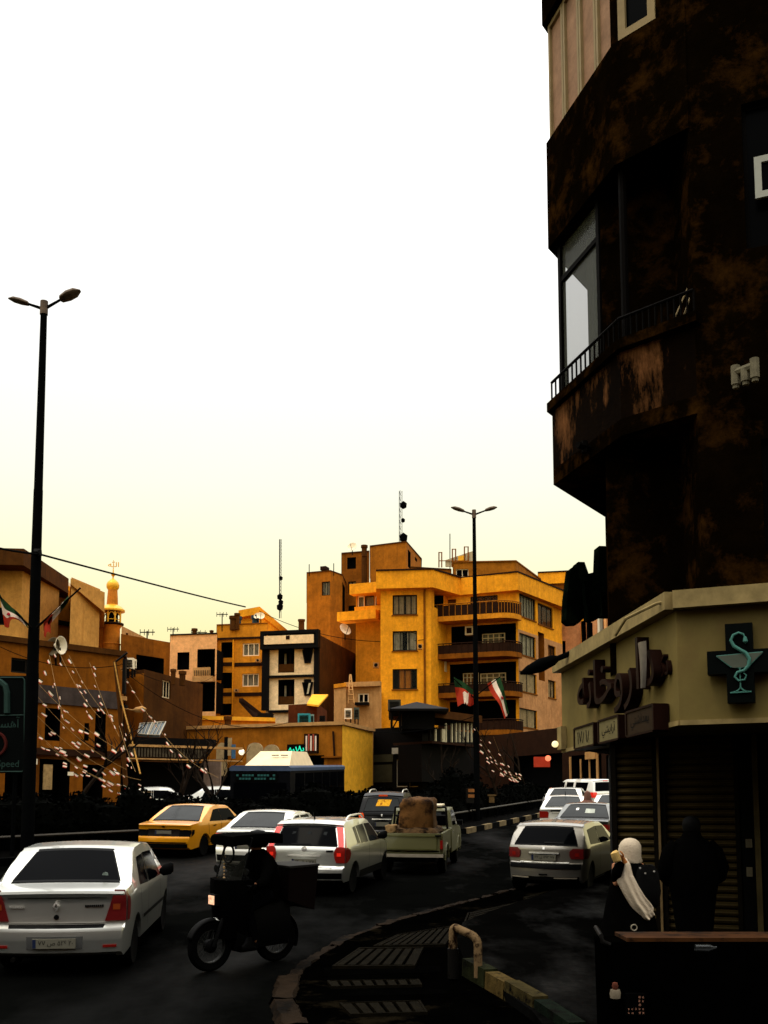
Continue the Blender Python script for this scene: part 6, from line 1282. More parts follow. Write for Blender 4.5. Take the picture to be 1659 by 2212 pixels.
# solar panels, awning, coolers, pipes and masts on the roofs
for i, (q, lb) in enumerate(((((303, 1564), (329, 1562), (318, 1588), (298, 1586)), 'left tilted grey solar panel above the black shed'), (((333, 1562), (358, 1560), (344, 1589), (321, 1588)), 'right tilted grey solar panel above the black shed'))):
    P_ = [at(x, y, 53.5 if k > 1 else 54.8) for k, (x, y) in enumerate(q)]; up3 = Vector((0, .05, -.09)); g = G(); g.hexa([p + up3 for p in P_] + P_); o = tag(g.out('solar_panel', mat('grey blue glass panel', (.12, .14, .145), .2, .1, 3, spec=.5)), lb, 'solar panel', 'solar water panels')
    g = G(); 
    for k in range(1, 3): g.tube([P_[3].lerp(P_[2], k / 3) + Vector((0, -.03, .03)), P_[0].lerp(P_[1], k / 3) + Vector((0, -.03, .03))], .02, 4)
    g.tube([P_[k % 4] + Vector((0, -.02, .02)) for k in range(5)], .04, 5); g.out('panel_frame', M_gal, o)
f = Face(pl(290, 53), pl(468, 55)); sh = thing('black_canopy_shed', 'long black canopy shed with a corrugated edge, below the solar panels', 'shed', f.P(0, gz(53)))
a, b, c, d_ = f.rect((292, 1594, 428, 1612)); g = G(); f.bar(g, a, b + 1, c, d_, -2, 0); g.out('roof', M_blk, sh)
a, b, c, d_ = f.rect((278, 1614, 446, 1640)); g = G(); 
f.bar(g, a, b, c, d_, -1.8, -.06); g.out('fascia', M_dkbr, sh)
M_cor = mat('corrugated dusty sheet', (.1, .075, .045), .7, .4, 4, streak=.5)
for i in range(26): u0 = a + (b - a) * i / 26; g = G(); f.bar(g, u0, u0 + (b - a) / 26 * .6, c + .1, d_ - .05, -.058, .03); g.out('corrugation', M_cor, sh)
g = G(); f.bar(g, a, b + 2, d_ - .02, d_ + .1, -.2, .1); f.bar(g, a, b + 2, c - .05, c + .02, -.2, .12); g.out('trim', M_tan, sh)
g = G(); f.bar(g, a, b + 1, gz(54) - .2, c - .06, -2.2, -1.9); g.out('back_wall', M_blk, sh)
f = Face(pl(438, 56), pl(478, 56)); g = G(); f.bar(g, *f.rect((440, 1640, 476, 1700)), -.3, 0); tag(g.out('pale_booth', mat('pale mauve booth', (.3, .2, .15), .8, .2, 3, streak=.4)), 'pale mauve booth wall behind the bare tree left of the bus', 'booth')
def cooler(x0, y0, x1, y1, d, m, lb, dark=True, legs=True):
    a, b = at(x0, y1, d), at(x1, y0, d); r_ = thing('air_cooler', lb, 'air cooler', ((a.x + b.x) / 2, d, a.z), 'roof air coolers'); g = G(); dp = (b.x - a.x) * .9
    g.box(a.x, b.x, d, d + dp, a.z, b.z); g.out('casing', m, r_); w_, h_ = b.x - a.x, b.z - a.z
    n_ = 5
    for i in range(n_): g = G(); z = a.z + h_ * (.15 + .7 * i / n_); g.box(a.x + w_ * .14, b.x - w_ * .14, d - .03, d - .002, z, z + h_ * .09); g.out('louvre', M_met if dark else M_dkbr, r_)
    g = G()
    for sx_ in (a.x + .08, b.x - .08):
        for sy in (d + .08, d + dp - .08): g.tube([(sx_, sy, a.z), (sx_, sy, a.z - .5)], .04, 5)
    lg = g.out('stand', M_met, r_); lg['kind'] = 'stuff'
cooler(272, 1421, 288, 1444, 55.5, M_white, 'white roof cooler on the pole beside the brown garage house')
cooler(288, 1424, 294, 1443, 56.2, M_white, 'narrow white cooler behind the white roof cooler')
cooler(643, 1541, 670, 1563, 60, M_teal, 'teal roof cooler in front of the red brown shed')
cooler(670, 1543, 678, 1562, 61, mat('pale teal paint', (.16, .24, .2), .6, .2, 4), 'pale side unit beside the teal cooler')
cooler(744, 1530, 760, 1553, 66, M_white, 'pale roof cooler with bright top near the ladder')
cooler(764, 1528, 776, 1553, 67, mat('green grey metal', (.09, .1, .07), .6, .3, 4), 'green grey roof cooler right of the pale one')
cooler(838, 1511, 866, 1534, 70, mat('dark olive metal', (.07, .065, .045), .6, .3, 4), 'dark roof cooler with a hood left of the kiosk')
cooler(690, 1546, 702, 1560, 64, M_met, 'small black vent box beside the red brown shed')
cooler(786, 1482, 798, 1492, 83, M_met, 'small dark tank on the tan yard house')
cooler(556, 1540, 588, 1562, 68, M_met, 'black rounded cooler left of the red brown shed')
g = G(); P_ = [at(516, 1509, 88), at(524, 1508, 87), at(572, 1545, 84), at(552, 1548, 85)]; g.hexa([p - Vector((0, 0, .3)) for p in P_] + P_); tag(g.out('slanting_stair_roof', M_dkbr), 'dark slanting stair roof leaning before the ochre apartment house', 'stair roof')
for k, (x, y0, y1, d_, r_, lb) in enumerate(((503, 1331, 1352, 94, .28, 'chimney pipe left of the yellow penthouse, leftmost of three'), (512, 1325, 1351, 94, .22, 'tallest chimney pipe beside the yellow penthouse'), (420, 1358, 1374, 92, .22, 'short chimney pipe on the pink house roof, left'), (457, 1362, 1372, 92, .15, 'shortest chimney pipe on the pink house roof, right'), (514, 1332, 1351, 103, .32, 'blue roof barrel at the left of the penthouse'), (552, 1330, 1347, 102, .35, 'blue roof barrel in front of the penthouse'),
        (649, 1338, 1370, 98, .2, 'left of two black chimney pipes beside the brown tower'), (653, 1338, 1370, 98, .2, 'right of two black chimney pipes beside the brown tower'), (787, 1178, 1195, 114, .3, 'chimney pipe between the brown roof blocks'), (374, 1446, 1464, 58, .14, 'black flue on the dark brown house, left'), (394, 1450, 1466, 58.5, .18, 'black flue on the dark brown house, right'), (492, 1548, 1562, 62, .2, 'bollard like vent pipe on the low ochre terrace'), (272, 1368, 1378, 71, .12, 'thin vent pipe just right of the minaret'))):
    p = at(x, y1, d_); q = at(x, y0, d_); g = G(); g.lathe([(r_, p.z - .4 - p.z), (r_, q.z - p.z - r_), (r_ * 1.3, q.z - p.z - r_), (r_ * 1.3, q.z - p.z), (0, q.z - p.z + .05)], p, 10); tag(g.out('chimney_pipe', mat('dark blue barrel', (.03, .07, .1), .5, .3, 4) if 'blue' in lb else M_brn2), lb, 'chimney pipe' if 'blue' not in lb else 'barrel', 'pipes and barrels on the roofs')
def dish(x, y, d_, r_, yaw, lb):
    c_ = at(x, y, d_); t_ = thing('satellite_dish', lb, 'satellite dish', c_, 'satellite dishes'); q = Matrix.Rotation(R(yaw), 4, 'Z') @ Matrix.Rotation(R(-25), 4, 'X'); g = G()
    g.lathe([(0, .12), (r_ * .5, .07), (r_, -.08), (r_, -.11), (r_ * .5, .03), (0, .08)], (0, 0, 0), 18, 'y'); g.v = [q @ v + c_ for v in g.v]; g.out('bowl', M_white, t_, smooth=True)
    g = G(); g.tube([c_ + Vector((0, .1, 0)), c_ + Vector((0, .25, -r_ * 1.6))], .05, 6); g.tube([c_ + q.to_3x3() @ Vector((0, -.05, -r_ * .8)), c_ + q.to_3x3() @ Vector((0, -r_ * 1.1, 0))], .03, 5); g.out('mount', M_met, t_)
dish(745, 1360, 94, .6, 40, 'pale satellite dish on the roof edge below the brown tower'); dish(761, 1182, 113, .55, -20, 'satellite dish on top of the brown stair tower'); dish(563, 1331, 101, .4, 10, 'small dish on the penthouse roof right of the barrel'); dish(556, 1331, 101.5, .35, -20, 'smaller dish beside the penthouse barrel')
def aerial(x, y0, y1, d_, lb, kind='yagi', w_=.5):
    p, q = at(x, y1, d_), at(x, y0, d_); t_ = thing('roof_aerial', lb, 'aerial', p, 'roof aerials'); g = G(); g.tube([p - Vector((0, 0, .5)), q], .05, 5); g.out('mast', M_pole, t_)
    if kind == 'yagi':
        g = G(); g.tube([q + Vector((-w_, 0, -.1)), q + Vector((w_, .2, -.05))], .04, 4)
        for k in range(4): u = q + Vector((-w_ + k * w_ * .6, 0, -.1)); g.tube([u + Vector((0, 0, -.22)), u + Vector((0, 0, .22))], .025, 4)
        g.out('antenna', M_pole, t_)
aerial(480, 1325, 1352, 93, 'aerial at the left corner of the ochre apartment house'); aerial(430, 1364, 1372, 92, 'tee shaped aerial on the pink house', w_=.7); aerial(374, 1357, 1370, 92, 'lone aerial at the left of the pink house roof'); aerial(318, 1363, 1376, 72, 'aerial right of the minaret on the garage house', w_=.5); aerial(668, 1219, 1235, 111, 'thin rod at the left corner of the brown tower', 'rod'); aerial(721, 1217, 1234, 111, 'thin rod on the brown tower, right', 'rod')
aerial(1020, 1228, 1248, 96, 'short aerial before the billboard frame', w_=.4); aerial(972, 1153, 1222, 104, 'tall thin rod rising from the billboard frame', 'rod')
def mast(x, y0, y1, d_, lb, wdt, blobs):
    p, q = at(x, y1, d_), at(x, y0, d_); t_ = thing('radio_mast', lb, 'radio mast', p, 'radio masts'); g = G(); H_ = q.z - p.z
    c3 = [Vector((wdt * math.cos(t), wdt * math.sin(t), 0)) for t in (.3, .3 + 2.1, .3 + 4.2)]
    for c_ in c3: g.tube([p + c_ - Vector((0, 0, .6)), q + c_], .028, 4)
    n_ = int(H_ / (wdt * 3.2))
    for i in range(n_):
        for k in range(3): g.tube([p + c3[k] + Vector((0, 0, H_ * i / n_)), p + c3[(k + 1) % 3] + Vector((0, 0, H_ * (i + 1) / n_))], .014, 3)
    lt = g.out('lattice', M_pole, t_); lt['kind'] = 'stuff'
    for (y, s_, off) in blobs: c_ = at(x, y, d_) + Vector((off, -.2, 0)); g = G(); g.lathe([(0, -s_), (s_ * .7, -s_ * .6), (s_ * .8, s_ * .4), (0, s_)], c_, 8); g.out('antenna', M_pole, t_)
mast(865, 1060, 1172, 117, 'tall lattice radio mast on the topmost brown block', .2, ((1092, .5, .35), (1125, .3, .3), (1162, .6, .35)))
mast(605, 1165, 1324, 112, 'thin red brown lattice mast behind the yellow penthouse', .12, ((1250, .28, .1), (1290, .4, .0), (1302, .35, .1), (1312, .45, 0)))
bb = thing('billboard_frame', 'back of a tilted grey billboard with a yellow patch on scaffold posts', 'billboard', at(985, 1220, 104)); f = Face(pl(947, 104.5), pl(1024, 103))
P_ = [f.P(*f.pix(x, y)) for x, y in ((962, 1224), (1022, 1222), (1022, 1190), (962, 1210))]; bk_ = Vector((-f.n.x, -f.n.y, 0)) * .2; g = G(); g.hexa([P_[0] + bk_, P_[1] + bk_, P_[1], P_[0], P_[3] + bk_, P_[2] + bk_, P_[2], P_[3]]); g.out('panel', mat('grey billboard back', (.4, .33, .2), .7, .2, 3), bb)
g = G(); f.bar(g, *f.rect((990, 1201, 1002, 1215)), .01, .05); g.out('patch', M_yel, bb)
for x, y0 in ((949, 1193), (955, 1193), (978, 1186), (985, 1186), (1004, 1181), (1012, 1181)): g = G(); g.tube([f.P(*f.pix(x, 1226), .1), f.P(*f.pix(x, y0), .1)], .07, 5); g.out('scaffold_post', M_brn, bb)
for x0, x1, y in ((949, 955, 1194), (978, 985, 1187), (1004, 1012, 1182), (949, 1012, 1212)): g = G(); g.tube([f.P(*f.pix(x0, y), .1), f.P(*f.pix(x1, y), .1)], .05, 5); g.out('scaffold_bar', M_brn, bb)
ld = thing('ladder', 'thin wooden ladder frame standing on the tan yard house', 'ladder', at(757, 1530, 79))
for x0, x1 in ((752, 756), (765, 758)): g = G(); g.tube([at(x0, 1520, 79), at(x1, 1457, 80)], .06, 5); g.out('rail', M_tan, ld)
for i in range(5): g = G(); y = 1512 - i * 11; g.tube([at(753 + i * .6, y, 79.2), at(764 - i * 1.2, y, 79.2)], .05, 5); g.out('rung', M_tan, ld)
bo = thing('striped_marker', 'small board with two orange stripes beside the far lamp post', 'marker board', at(1015, 1720, 41)); f = Face(pl(1008, 41), pl(1024, 41.3)); g = G(); f.bar(g, *f.rect((1008, 1702, 1024, 1735)), -.05, 0); g.out('board', M_blk, bo)
for y in (1704, 1716): g = G(); a, b, c, d_ = f.rect((1011, y, 1024, y + 7)); f.bar(g, a, b, c, d_, .004, .02); g.out('stripe', mat('orange marker stripe', (.22, .08, .02), .7, .2, 5), bo)
g = G(); f = Face(pl(1056, 42), pl(1070, 42)); f.bar(g, *f.rect((1057, 1720, 1068, 1734)), -.1, 0); f.bar(g, *f.rect((1054, 1716, 1072, 1719.5)), -.12, .02); tag(g.out('letter_box', mat('tan box', (.12, .07, .025), .7, .3, 5)), 'small tan box with a lid on the median right of the far lamp post', 'box')
# bare trees
M_bark = mat('dark bark', (.03, .016, .007), .9, .4, 8, bump=.4)
def tree(x, d_, h, lb, seed, lean=0.0):
    random.seed(seed); b = at(x, 1700, d_); t_ = thing('bare_tree', lb, 'tree', (b.x, d_, gz(d_)), 'bare street trees'); g = G(); tw = G()
    def br(p, dr_, l_, r_, lv_):
        n_ = 5; pts = [p]; q = p.copy(); dd = dr_.copy()
        for i in range(n_): dd = (dd + Vector((random.gauss(0, .16), random.gauss(0, .16), random.gauss(.06, .08)))).normalized(); q = q + dd * l_ / n_; pts.append(q)
        (g if lv_ < 1 else tw).tube(pts, [r_ * (1 - .1 * i) for i in range(n_ + 1)], 7 if lv_ == 0 else 5)
        if lv_ < 3:
            for k in range(3 if lv_ else 4):
                nd = (dd + Vector((random.gauss(0, .6), random.gauss(0, .5), random.gauss(.25, .3)))).normalized(); br(pts[random.randint(2, n_)], nd, l_ * random.uniform(.5, .7), r_ * .5, lv_ + 1)
    br(Vector((b.x, d_, gz(d_))), Vector((lean, 0, 1)).normalized(), h * .55, h * .025, 0)
    g.out('trunk', M_bark, t_, smooth=True); tw.out('crown', M_bark, t_, smooth=True)['kind'] = 'stuff'
tree(160, 43, 5.2, 'bare tree among the flag strings left of the utility pole', 3, .1); tree(368, 45, 4.8, 'bare forked tree left of the pale booth', 8, .15); tree(478, 46, 4.8, 'bare tree just left of the bus', 12, -.2); tree(1085, 50, 4.2, 'bare street tree right of the far lamp post', 5, .1); tree(955, 52, 3.6, 'low bare tree before the grey green panel', 21); tree(1145, 56, 4.5, 'bare tree near the red shop lamp', 33)
# unseen houses added behind the camera to shade the near street and cars
r, fs = building('unseen_house_row', 'unseen brown stucco house row added behind the viewer to shade the near street', [(34, -13), (-9, -11), (-52, -7), (-56, -24), (36, -28)], gz(-12) - .6, 15, M_brn2, {})
def near_row(f, m, z0, cols, rows):
    for i in range(cols):
        for j in range(rows):
            a = f.len * (i + .3) / cols; b = f.len * (i + .72) / cols; c = z0 + 4.4 + j * 3.6; q = (a, b, c, c + 1.9, W(n=2)); g = G(); f.bar(g, a, b, c, c + 1.9, .02, .05); w_ = g.out('window', M_frame, r)
            g = G(); f.bar(g, a + .08, (a + b) / 2 - .04, c + .08, c + 1.82, .052, .056); g.out('pane', M_dglass, w_); g = G(); f.bar(g, (a + b) / 2 + .04, b - .08, c + .08, c + 1.82, .052, .056); g.out('pane', M_dglass, w_)
near_row(fs[0], None, -1, 9, 3); near_row(fs[1], None, -1, 9, 3)

for i, (p, q, sg_, lb) in enumerate(((at(-10, 1392, 46), at(262, 1436, 46.2), .5, 'thin drooping wire along the brown block parapet'), (at(262, 1434, 46.2), at(470, 1455, 92), 1.0, 'thin wire from the utility pole to the ochre apartment house'), (at(262, 1445, 46.2), at(625, 1560, 58), 1.2, 'thin wire from the utility pole to the long low building'), (at(740, 1565, 58), at(1030, 1545, 44), .6, 'thin wire from the yellow end wall to the far lamp post'))):
    g = G(); g.tube(sag(p, q, sg_), .016, 4); tag(g.out('overhead_wire', M_pole), lb, 'wire')
for x0, y0, x1, y1, d_, lb in ((552, 1424, 563, 1431, 93.2, 'small air conditioner under the upper paired window of the ochre apartment house'), (506.5, 1489, 516, 1495, 93.4, 'small air conditioner between the bands of the ochre apartment house'), (902, 1392, 912, 1403, 87, 'air conditioner beside the middle window of the orange corner block'), (806, 1432, 818, 1443, 92.5, 'air conditioner on the wall under the jutting balconies')):
    a, b = at(x0, y1, d_), at(x1, y0, d_); g = G(); g.box(a.x, b.x, d_ - .3, d_ + .3, a.z, b.z); o = tag(g.out('air_conditioner', M_tan), lb, 'air conditioner'); g = G(); g.lathe([(0, -.01), ((b.z - a.z) * .36, -.01), ((b.z - a.z) * .36, .02), (0, .02)], ((a.x + b.x) / 2, d_ - .31, (a.z + b.z) / 2), 12, 'y'); g.out('fan_grille', M_met, o)
# ------------------------------------------------------------------ people
M_skin = mat('skin', (.30, .13, .065), .6, .1, 8); M_hair = mat('black hair', (.006, .005, .004), .7, .2, 20)
M_coat = mat('black coat cloth', (.007, .0065, .006), .9, .3, 6, bump=.2, spec=.02); M_jean = mat('dark trousers', (.008, .008, .010), .9, .3, 6, spec=.02); M_shoe = mat('black shoe', (.006, .006, .006), .5, .2, 6)
def skin(name, V, E_, rad, m, parent, lvl=2):
    me = bpy.data.meshes.new(name); me.from_pydata([Vector(v) for v in V], E_, []); o = bpy.data.objects.new(name, me); COL.objects.link(o); o.parent = parent; me.materials.append(m)
    md_ = o.modifiers.new('skin', 'SKIN'); md_.use_smooth_shade = True
    sv = me.skin_vertices[0].data
    for i, r_ in enumerate(rad): sv[i].radius = (r_, r_) if not isinstance(r_, tuple) else r_
    sv[0].use_root = True
    ss = o.modifiers.new('subsurf', 'SUBSURF'); ss.levels = lvl; ss.render_levels = lvl
    return o
def ell(c, rx, ry, n=16): return [Vector((c[0] + rx * math.cos(2 * math.pi * i / n), c[1] + ry * math.sin(2 * math.pi * i / n), c[2])) for i in range(n)]
def head_mesh(g, c, s_=1.0, yaw=0.0):
    """skull, jaw, nose, ears; faces +y before the turn"""
    c = Vector(c); q = Matrix.Rotation(yaw, 3, 'Z'); rows = []
    for z, rx, ry, oy in ((-.13, .045, .045, -.005), (-.115, .055, .065, .02), (-.09, .062, .085, .015), (-.04, .072, .096, .005), (.0, .076, .100, 0), (.05, .076, .100, -.005), (.09, .062, .084, -.008), (.115, .035, .05, -.01), (.122, .008, .01, -.01)):
        rows.append([c + q @ Vector((rx * s_ * math.cos(t), (oy + ry * math.sin(t)) * s_, z * s_)) for t in [2 * math.pi * i / 16 for i in range(16)]])
    g.rings(rows)
    g.add([c + q @ (Vector(p) * s_) for p in ((-.012, .098, .02), (.012, .098, .02), (.018, .1, -.03), (-.018, .1, -.03), (0, .128, -.028))], [(0, 1, 4), (1, 2, 4), (2, 3, 4), (3, 0, 4)])
    for sg in (-1, 1): g.rings([[c + q @ (Vector((sg * x, -.005 + r_ * .8 * math.cos(t), r_ * 1.5 * math.sin(t))) * s_) for t in [2 * math.pi * i / 8 for i in range(8)]] for x, r_ in ((.07, .018), (.085, .02), (.088, .012))])
def hand(g, wrist, dirv, palm_n, s_=1.0, curl=.7, side=1):
    """palm with five separate bent fingers; dirv points along the fingers"""
    d0 = Vector(dirv).normalized(); nn = Vector(palm_n).normalized(); a0 = d0.cross(nn).normalized() * side; w0 = Vector(wrist)
    g.rings([[w0 + d0 * (t * .09 * s_) + a0 * (wd * s_ * math.cos(q)) + nn * (th * s_ * math.sin(q)) for q in [2 * math.pi * i / 10 for i in range(10)]] for t, wd, th in ((-.1, .026, .02), (.2, .034, .017), (.6, .042, .016), (1.0, .041, .013))])
    for k, (off, l_) in enumerate(((-.030, .072), (-.010, .082), (.011, .076), (.030, .060))):
        p = w0 + d0 * .085 * s_ + a0 * off * s_; dd = d0.copy(); pts = [p - d0 * .02 * s_, p]
        for j in range(3):
            dd = (dd * math.cos(curl * (.6 + .25 * j)) + nn * math.sin(curl * (.6 + .25 * j))).normalized(); p = p + dd * l_ * s_ * (.42, .33, .25)[j]; pts.append(p)
        g.tube(pts, [.0095 * s_, .0095 * s_, .0088 * s_, .008 * s_, .006 * s_], 8)
    p = w0 + d0 * .025 * s_ + a0 * -.032 * s_; g.tube([p, p + (d0 * .6 - a0 * .8).normalized() * .035 * s_, p + (d0 * .6 - a0 * .8).normalized() * .035 * s_ + (d0 * .8 + nn * .5 - a0 * .2).normalized() * .035 * s_, p + (d0 * .6 - a0 * .8).normalized() * .035 * s_ + (d0 * .8 + nn * .6).normalized() * .058 * s_], [.012 * s_, .0115 * s_, .010 * s_, .007 * s_], 8)
def body(root, ht=1.75, arms=None, yaw=0.0, m=M_skin):
    k = ht / 1.75; V = [(0, 0, .95), (0, 0, 1.12), (0, .0, 1.32), (0, -.01, 1.45), (0, .0, 1.53), (-.17, 0, 1.43), (.17, 0, 1.43), (-.09, 0, .90), (.09, 0, .90), (-.10, .0, .50), (.10, .0, .50), (-.10, -.03, .09), (.10, -.03, .09), (-.11, .12, .035), (.11, .12, .035)]
    E_ = [(0, 1), (1, 2), (2, 3), (3, 4), (3, 5), (3, 6), (0, 7), (0, 8), (7, 9), (8, 10), (9, 11), (10, 12), (11, 13), (12, 14)]
    rad = [(.16, .12), (.14, .10), (.16, .11), (.12, .09), .055, .06, .06, .085, .085, .06, .06, .045, .045, .035, .035]
    for (a, b, c), sh_ in zip(arms, (5, 6)):
        i = len(V); V += [a, b]; E_ += [(sh_, i), (i, i + 1)]; rad += [.042, .032]
    return skin('body', [Vector(v) * k for v in V], E_, rad, m, root)
# man in black facing the shutters
p0 = gp(1497, 1900); pm = at(1497, 1900, 13.35); man = thing('person', 'man in a bulky black coat standing with his back turned before the shutters', 'person', (pm.x, 13.35, gz(13.35) + .13), None, world=False)
arms = [((-.33, -.03, 1.16), (-.26, .14, .98), 0), ((.33, -.03, 1.16), (.26, .14, .98), 0)]
body(man, 1.76, arms)
g = G(); head_mesh(g, (0, .02, 1.655)); g.out('head', M_skin, man, smooth=True, ang=80)
g = G(); g.rings([ell((0, .0, z), rx, ry) for z, rx, ry in ((1.57, .085, .095), (1.62, .108, .118), (1.69, .118, .128), (1.75, .105, .118), (1.79, .07, .08), (1.81, .02, .02))]); g.out('hair', M_hair, man, smooth=True, ang=80)
g = G(); g.rings([ell((0, 0, z), rx, ry, 20) for z, rx, ry in ((.34, .235, .18), (.6, .265, .19), (.8, .29, .21), (.98, .33, .235), (1.15, .335, .24), (1.3, .325, .225), (1.42, .285, .185), (1.49, .21, .15), (1.54, .13, .125), (1.585, .115, .115), (1.61, .09, .095))], cap=False)
for sg in (-1, 1): g.tube([(sg * .20, 0, 1.44), (sg * .29, -.01, 1.33), (sg * .355, -.03, 1.14), (sg * .34, .03, 1.04), (sg * .28, .13, .97)], [.095, .112, .105, .10, .08], 14)
g.out('coat', M_coat, man, smooth=True, ang=70)
for sg in (-1, 1):
    g = G(); g.tube([(sg * .10, 0, .92), (sg * .11, .01, .5), (sg * .11, -.02, .08)], [.12, .095, .085], 12); g.out('trouser_leg', M_jean, man, smooth=True)
    g = G(); g.rings([ell((sg * .11, .04, z), rx, ry, 12) for z, rx, ry in ((.0, .05, .14), (.04, .052, .145), (.08, .045, .10), (.11, .04, .06))]); g.out('shoe', M_shoe, man, smooth=True)
# woman with the pale scarf
d = 12.5; wx = at(1357, 1900, d).x; wzg = gz(d) + .13; wo_ = thing('person', 'woman in black with a cream headscarf, its tail down her back, hand raised', 'person', (wx, d, wzg), None, world=False)
lx = lambda x, y, o=0.0: Vector((at(x, y, d).x - wx, o, at(x, y, d).z - wzg))
hc = lx(1361, 1836)
body(wo_, 1.52, [((-.2, -.14, 1.18), (-.13, -.2, 1.36), 0), ((.26, .02, 1.15), (.2, .16, 1.0), 0)])
g = G(); head_mesh(g, hc + Vector((-.02, 0, -.01)), .98, R(75)); g.out('head', M_skin, wo_, smooth=True, ang=80)
M_scarf = mat('cream printed scarf', (.46, .375, .27), .9, .12, 5, bump=.5, blot=((.16, .12, .1), 13, .66, .70))
g = G(); rows = []
for z, rx, ry, ox in ((-.17, .12, .12, -.0), (-.13, .135, .13, .0), (-.08, .128, .13, .0), (-.02, .135, .142, .0), (.05, .13, .14, .0), (.10, .105, .115, .0), (.135, .06, .07, .0), (.145, .01, .01, .0)):
    rows.append([hc + Vector((ox + rx * math.cos(t) * (1 + .055 * math.sin(5 * t + z * 26) + .03 * math.sin(11 * t - z * 40)), ry * math.sin(t), z)) for t in [2 * math.pi * i / 22 for i in range(22)]])
tail = [(lx(1339, 1852, -.15), .05), (lx(1339, 1866, -.2), .088), (lx(1342, 1895, -.235), .103), (lx(1353, 1920, -.25), .10), (lx(1369, 1945, -.25), .098), (lx(1386, 1966, -.245), .096), (lx(1389, 1971, -.24), .078), (lx(1397, 1980, -.23), .062)]
def tl_(u, v):
    k_ = v * (len(tail) - 1); i0 = min(int(k_), len(tail) - 2); f_ = k_ - i0; c_ = tail[i0][0].lerp(tail[i0 + 1][0], f_); hw_ = tail[i0][1] + (tail[i0 + 1][1] - tail[i0][1]) * f_
    t = (tail[i0 + 1][0] - tail[i0][0]).normalized(); sd = t.cross(Vector((0, 1, 0))).normalized(); x = 2 * u - 1
    return c_ + sd * hw_ * x + Vector((0, -.018 * math.cos(x * 4.5 + v * 3) - .012 * math.sin(x * 9 + v * 7) + .03 * x * x, .006 * math.sin(v * 20)))
g.rings(rows); g.out('headscarf', M_scarf, wo_, smooth=True, ang=75)
g = G(); g.grid(tl_, 14, 34); tl_o = g.out('scarf_tail', M_scarf, wo_, smooth=True, ang=85); sd_ = tl_o.modifiers.new('solid', 'SOLIDIFY'); sd_.thickness = .012
g = G()
g = G(); g.rings([[Vector((cx + rx * math.cos(t), cy + ry * math.sin(t), z)) for t in [2 * math.pi * i / 20 for i in range(20)]] for z, cx, cy, rx, ry in ((.32, .0, 0, .36, .27), (.5, .0, 0, .34, .25), (.8, .0, .0, .28, .21), (1.0, .01, 0, .24, .19), (1.18, .03, 0, .21, .17), (1.27, .03, 0, .15, .14), (1.33, .02, 0, .08, .09))])
g.tube([lx(1342, 1868, -.05), lx(1326, 1895, -.16), lx(1324, 1880, -.22), lx(1332, 1860, -.25)], [.09, .075, .065, .045], 12)
g.tube([(.15, 0, 1.22), (.27, .03, 1.08), (.2, .15, .98)], [.085, .075, .06], 12); g.out('coat', M_coat, wo_, smooth=True, ang=70)
g = G(); hand(g, lx(1336, 1854, -.26), lx(1318, 1845, -.28) - lx(1336, 1854, -.26), (0, .6, .6), .95, .75); g.tube([lx(1340, 1862, -.25), lx(1335, 1853, -.26)], [.03, .024], 10); g.out('hand', mat('orange brown skin', (.34, .12, .03), .6, .1, 8), wo_, smooth=True, ang=70)  # hand colour is warmer than the shared skin
g = G(); g.rings([[Vector((p.x + .06 * k_ * math.cos(t), p.y + .05 * k_ * math.sin(t), p.z + .015 * math.cos(t))) for t in [2 * math.pi * i / 14 for i in range(14)]] for p, k_ in ((lx(1325, 1859, -.27), .55), (lx(1323, 1857, -.27), .8), (lx(1319, 1848, -.28), .85), (lx(1316, 1840, -.29), .8), (lx(1315, 1837, -.29), .5))]); tag(g.out('bread_roll', mat('beige wrapped roll', (.55, .36, .12), .8, .2, 9)), 'beige wrapped roll in the raised hand of the woman with the cream headscarf', 'roll')
bread = bpy.data.objects['bread_roll']; bread.location = wo_.location
g = G(); rows = []
for t_, r1, r2 in ((0, .09, .07), (.15, .13, .09), (.6, .155, .10), (.9, .13, .09), (1, .10, .06)):
    c_ = lx(1390, 1868, -.12).lerp(lx(1392, 1958, -.10), t_); rows.append([c_ + Vector((r1 * max(-1, min(1, 1.3 * math.cos(q))), r2 * max(-1, min(1, 1.3 * math.sin(q))), .01 * math.sin(3 * q))) for q in [2 * math.pi * k / 18 for k in range(18)]])
g.rings(rows); bpk = tag(g.out('backpack', mat('black backpack cloth', (.009, .0085, .008), .8, .3, 7, bump=.3), smooth=True, ang=60), 'black backpack on the back of the woman with the cream headscarf', 'backpack'); bpk.location = wo_.location
g = G(); 
for x, y in ((1372, 1873), (1383, 1884), (1402, 1880)): c_ = lx(x, y, -.235); g.lathe([(0, -.01), (.012, -.008), (.012, .01)], c_, 8, 'y')
bk_ = g.out('buckle', M_chr, bpk); bk_['kind'] = 'stuff'
g = G(); c_ = lx(1357, 1998, -.29); g.tube([c_ + Vector((.034 * math.cos(t), 0, .034 * math.sin(t))) for t in [2 * math.pi * i / 18 for i in range(19)]], .007, 6); g.out('coat_ring', M_gal, wo_)
for sg in (-1, 1):
    g = G(); g.rings([ell((sg * .10 - .04, .0, z), rx, ry, 12) for z, rx, ry in ((.0, .11, .05), (.04, .115, .052), (.08, .08, .045), (.34, .05, .05))]); g.out('shoe', M_shoe, wo_, smooth=True)
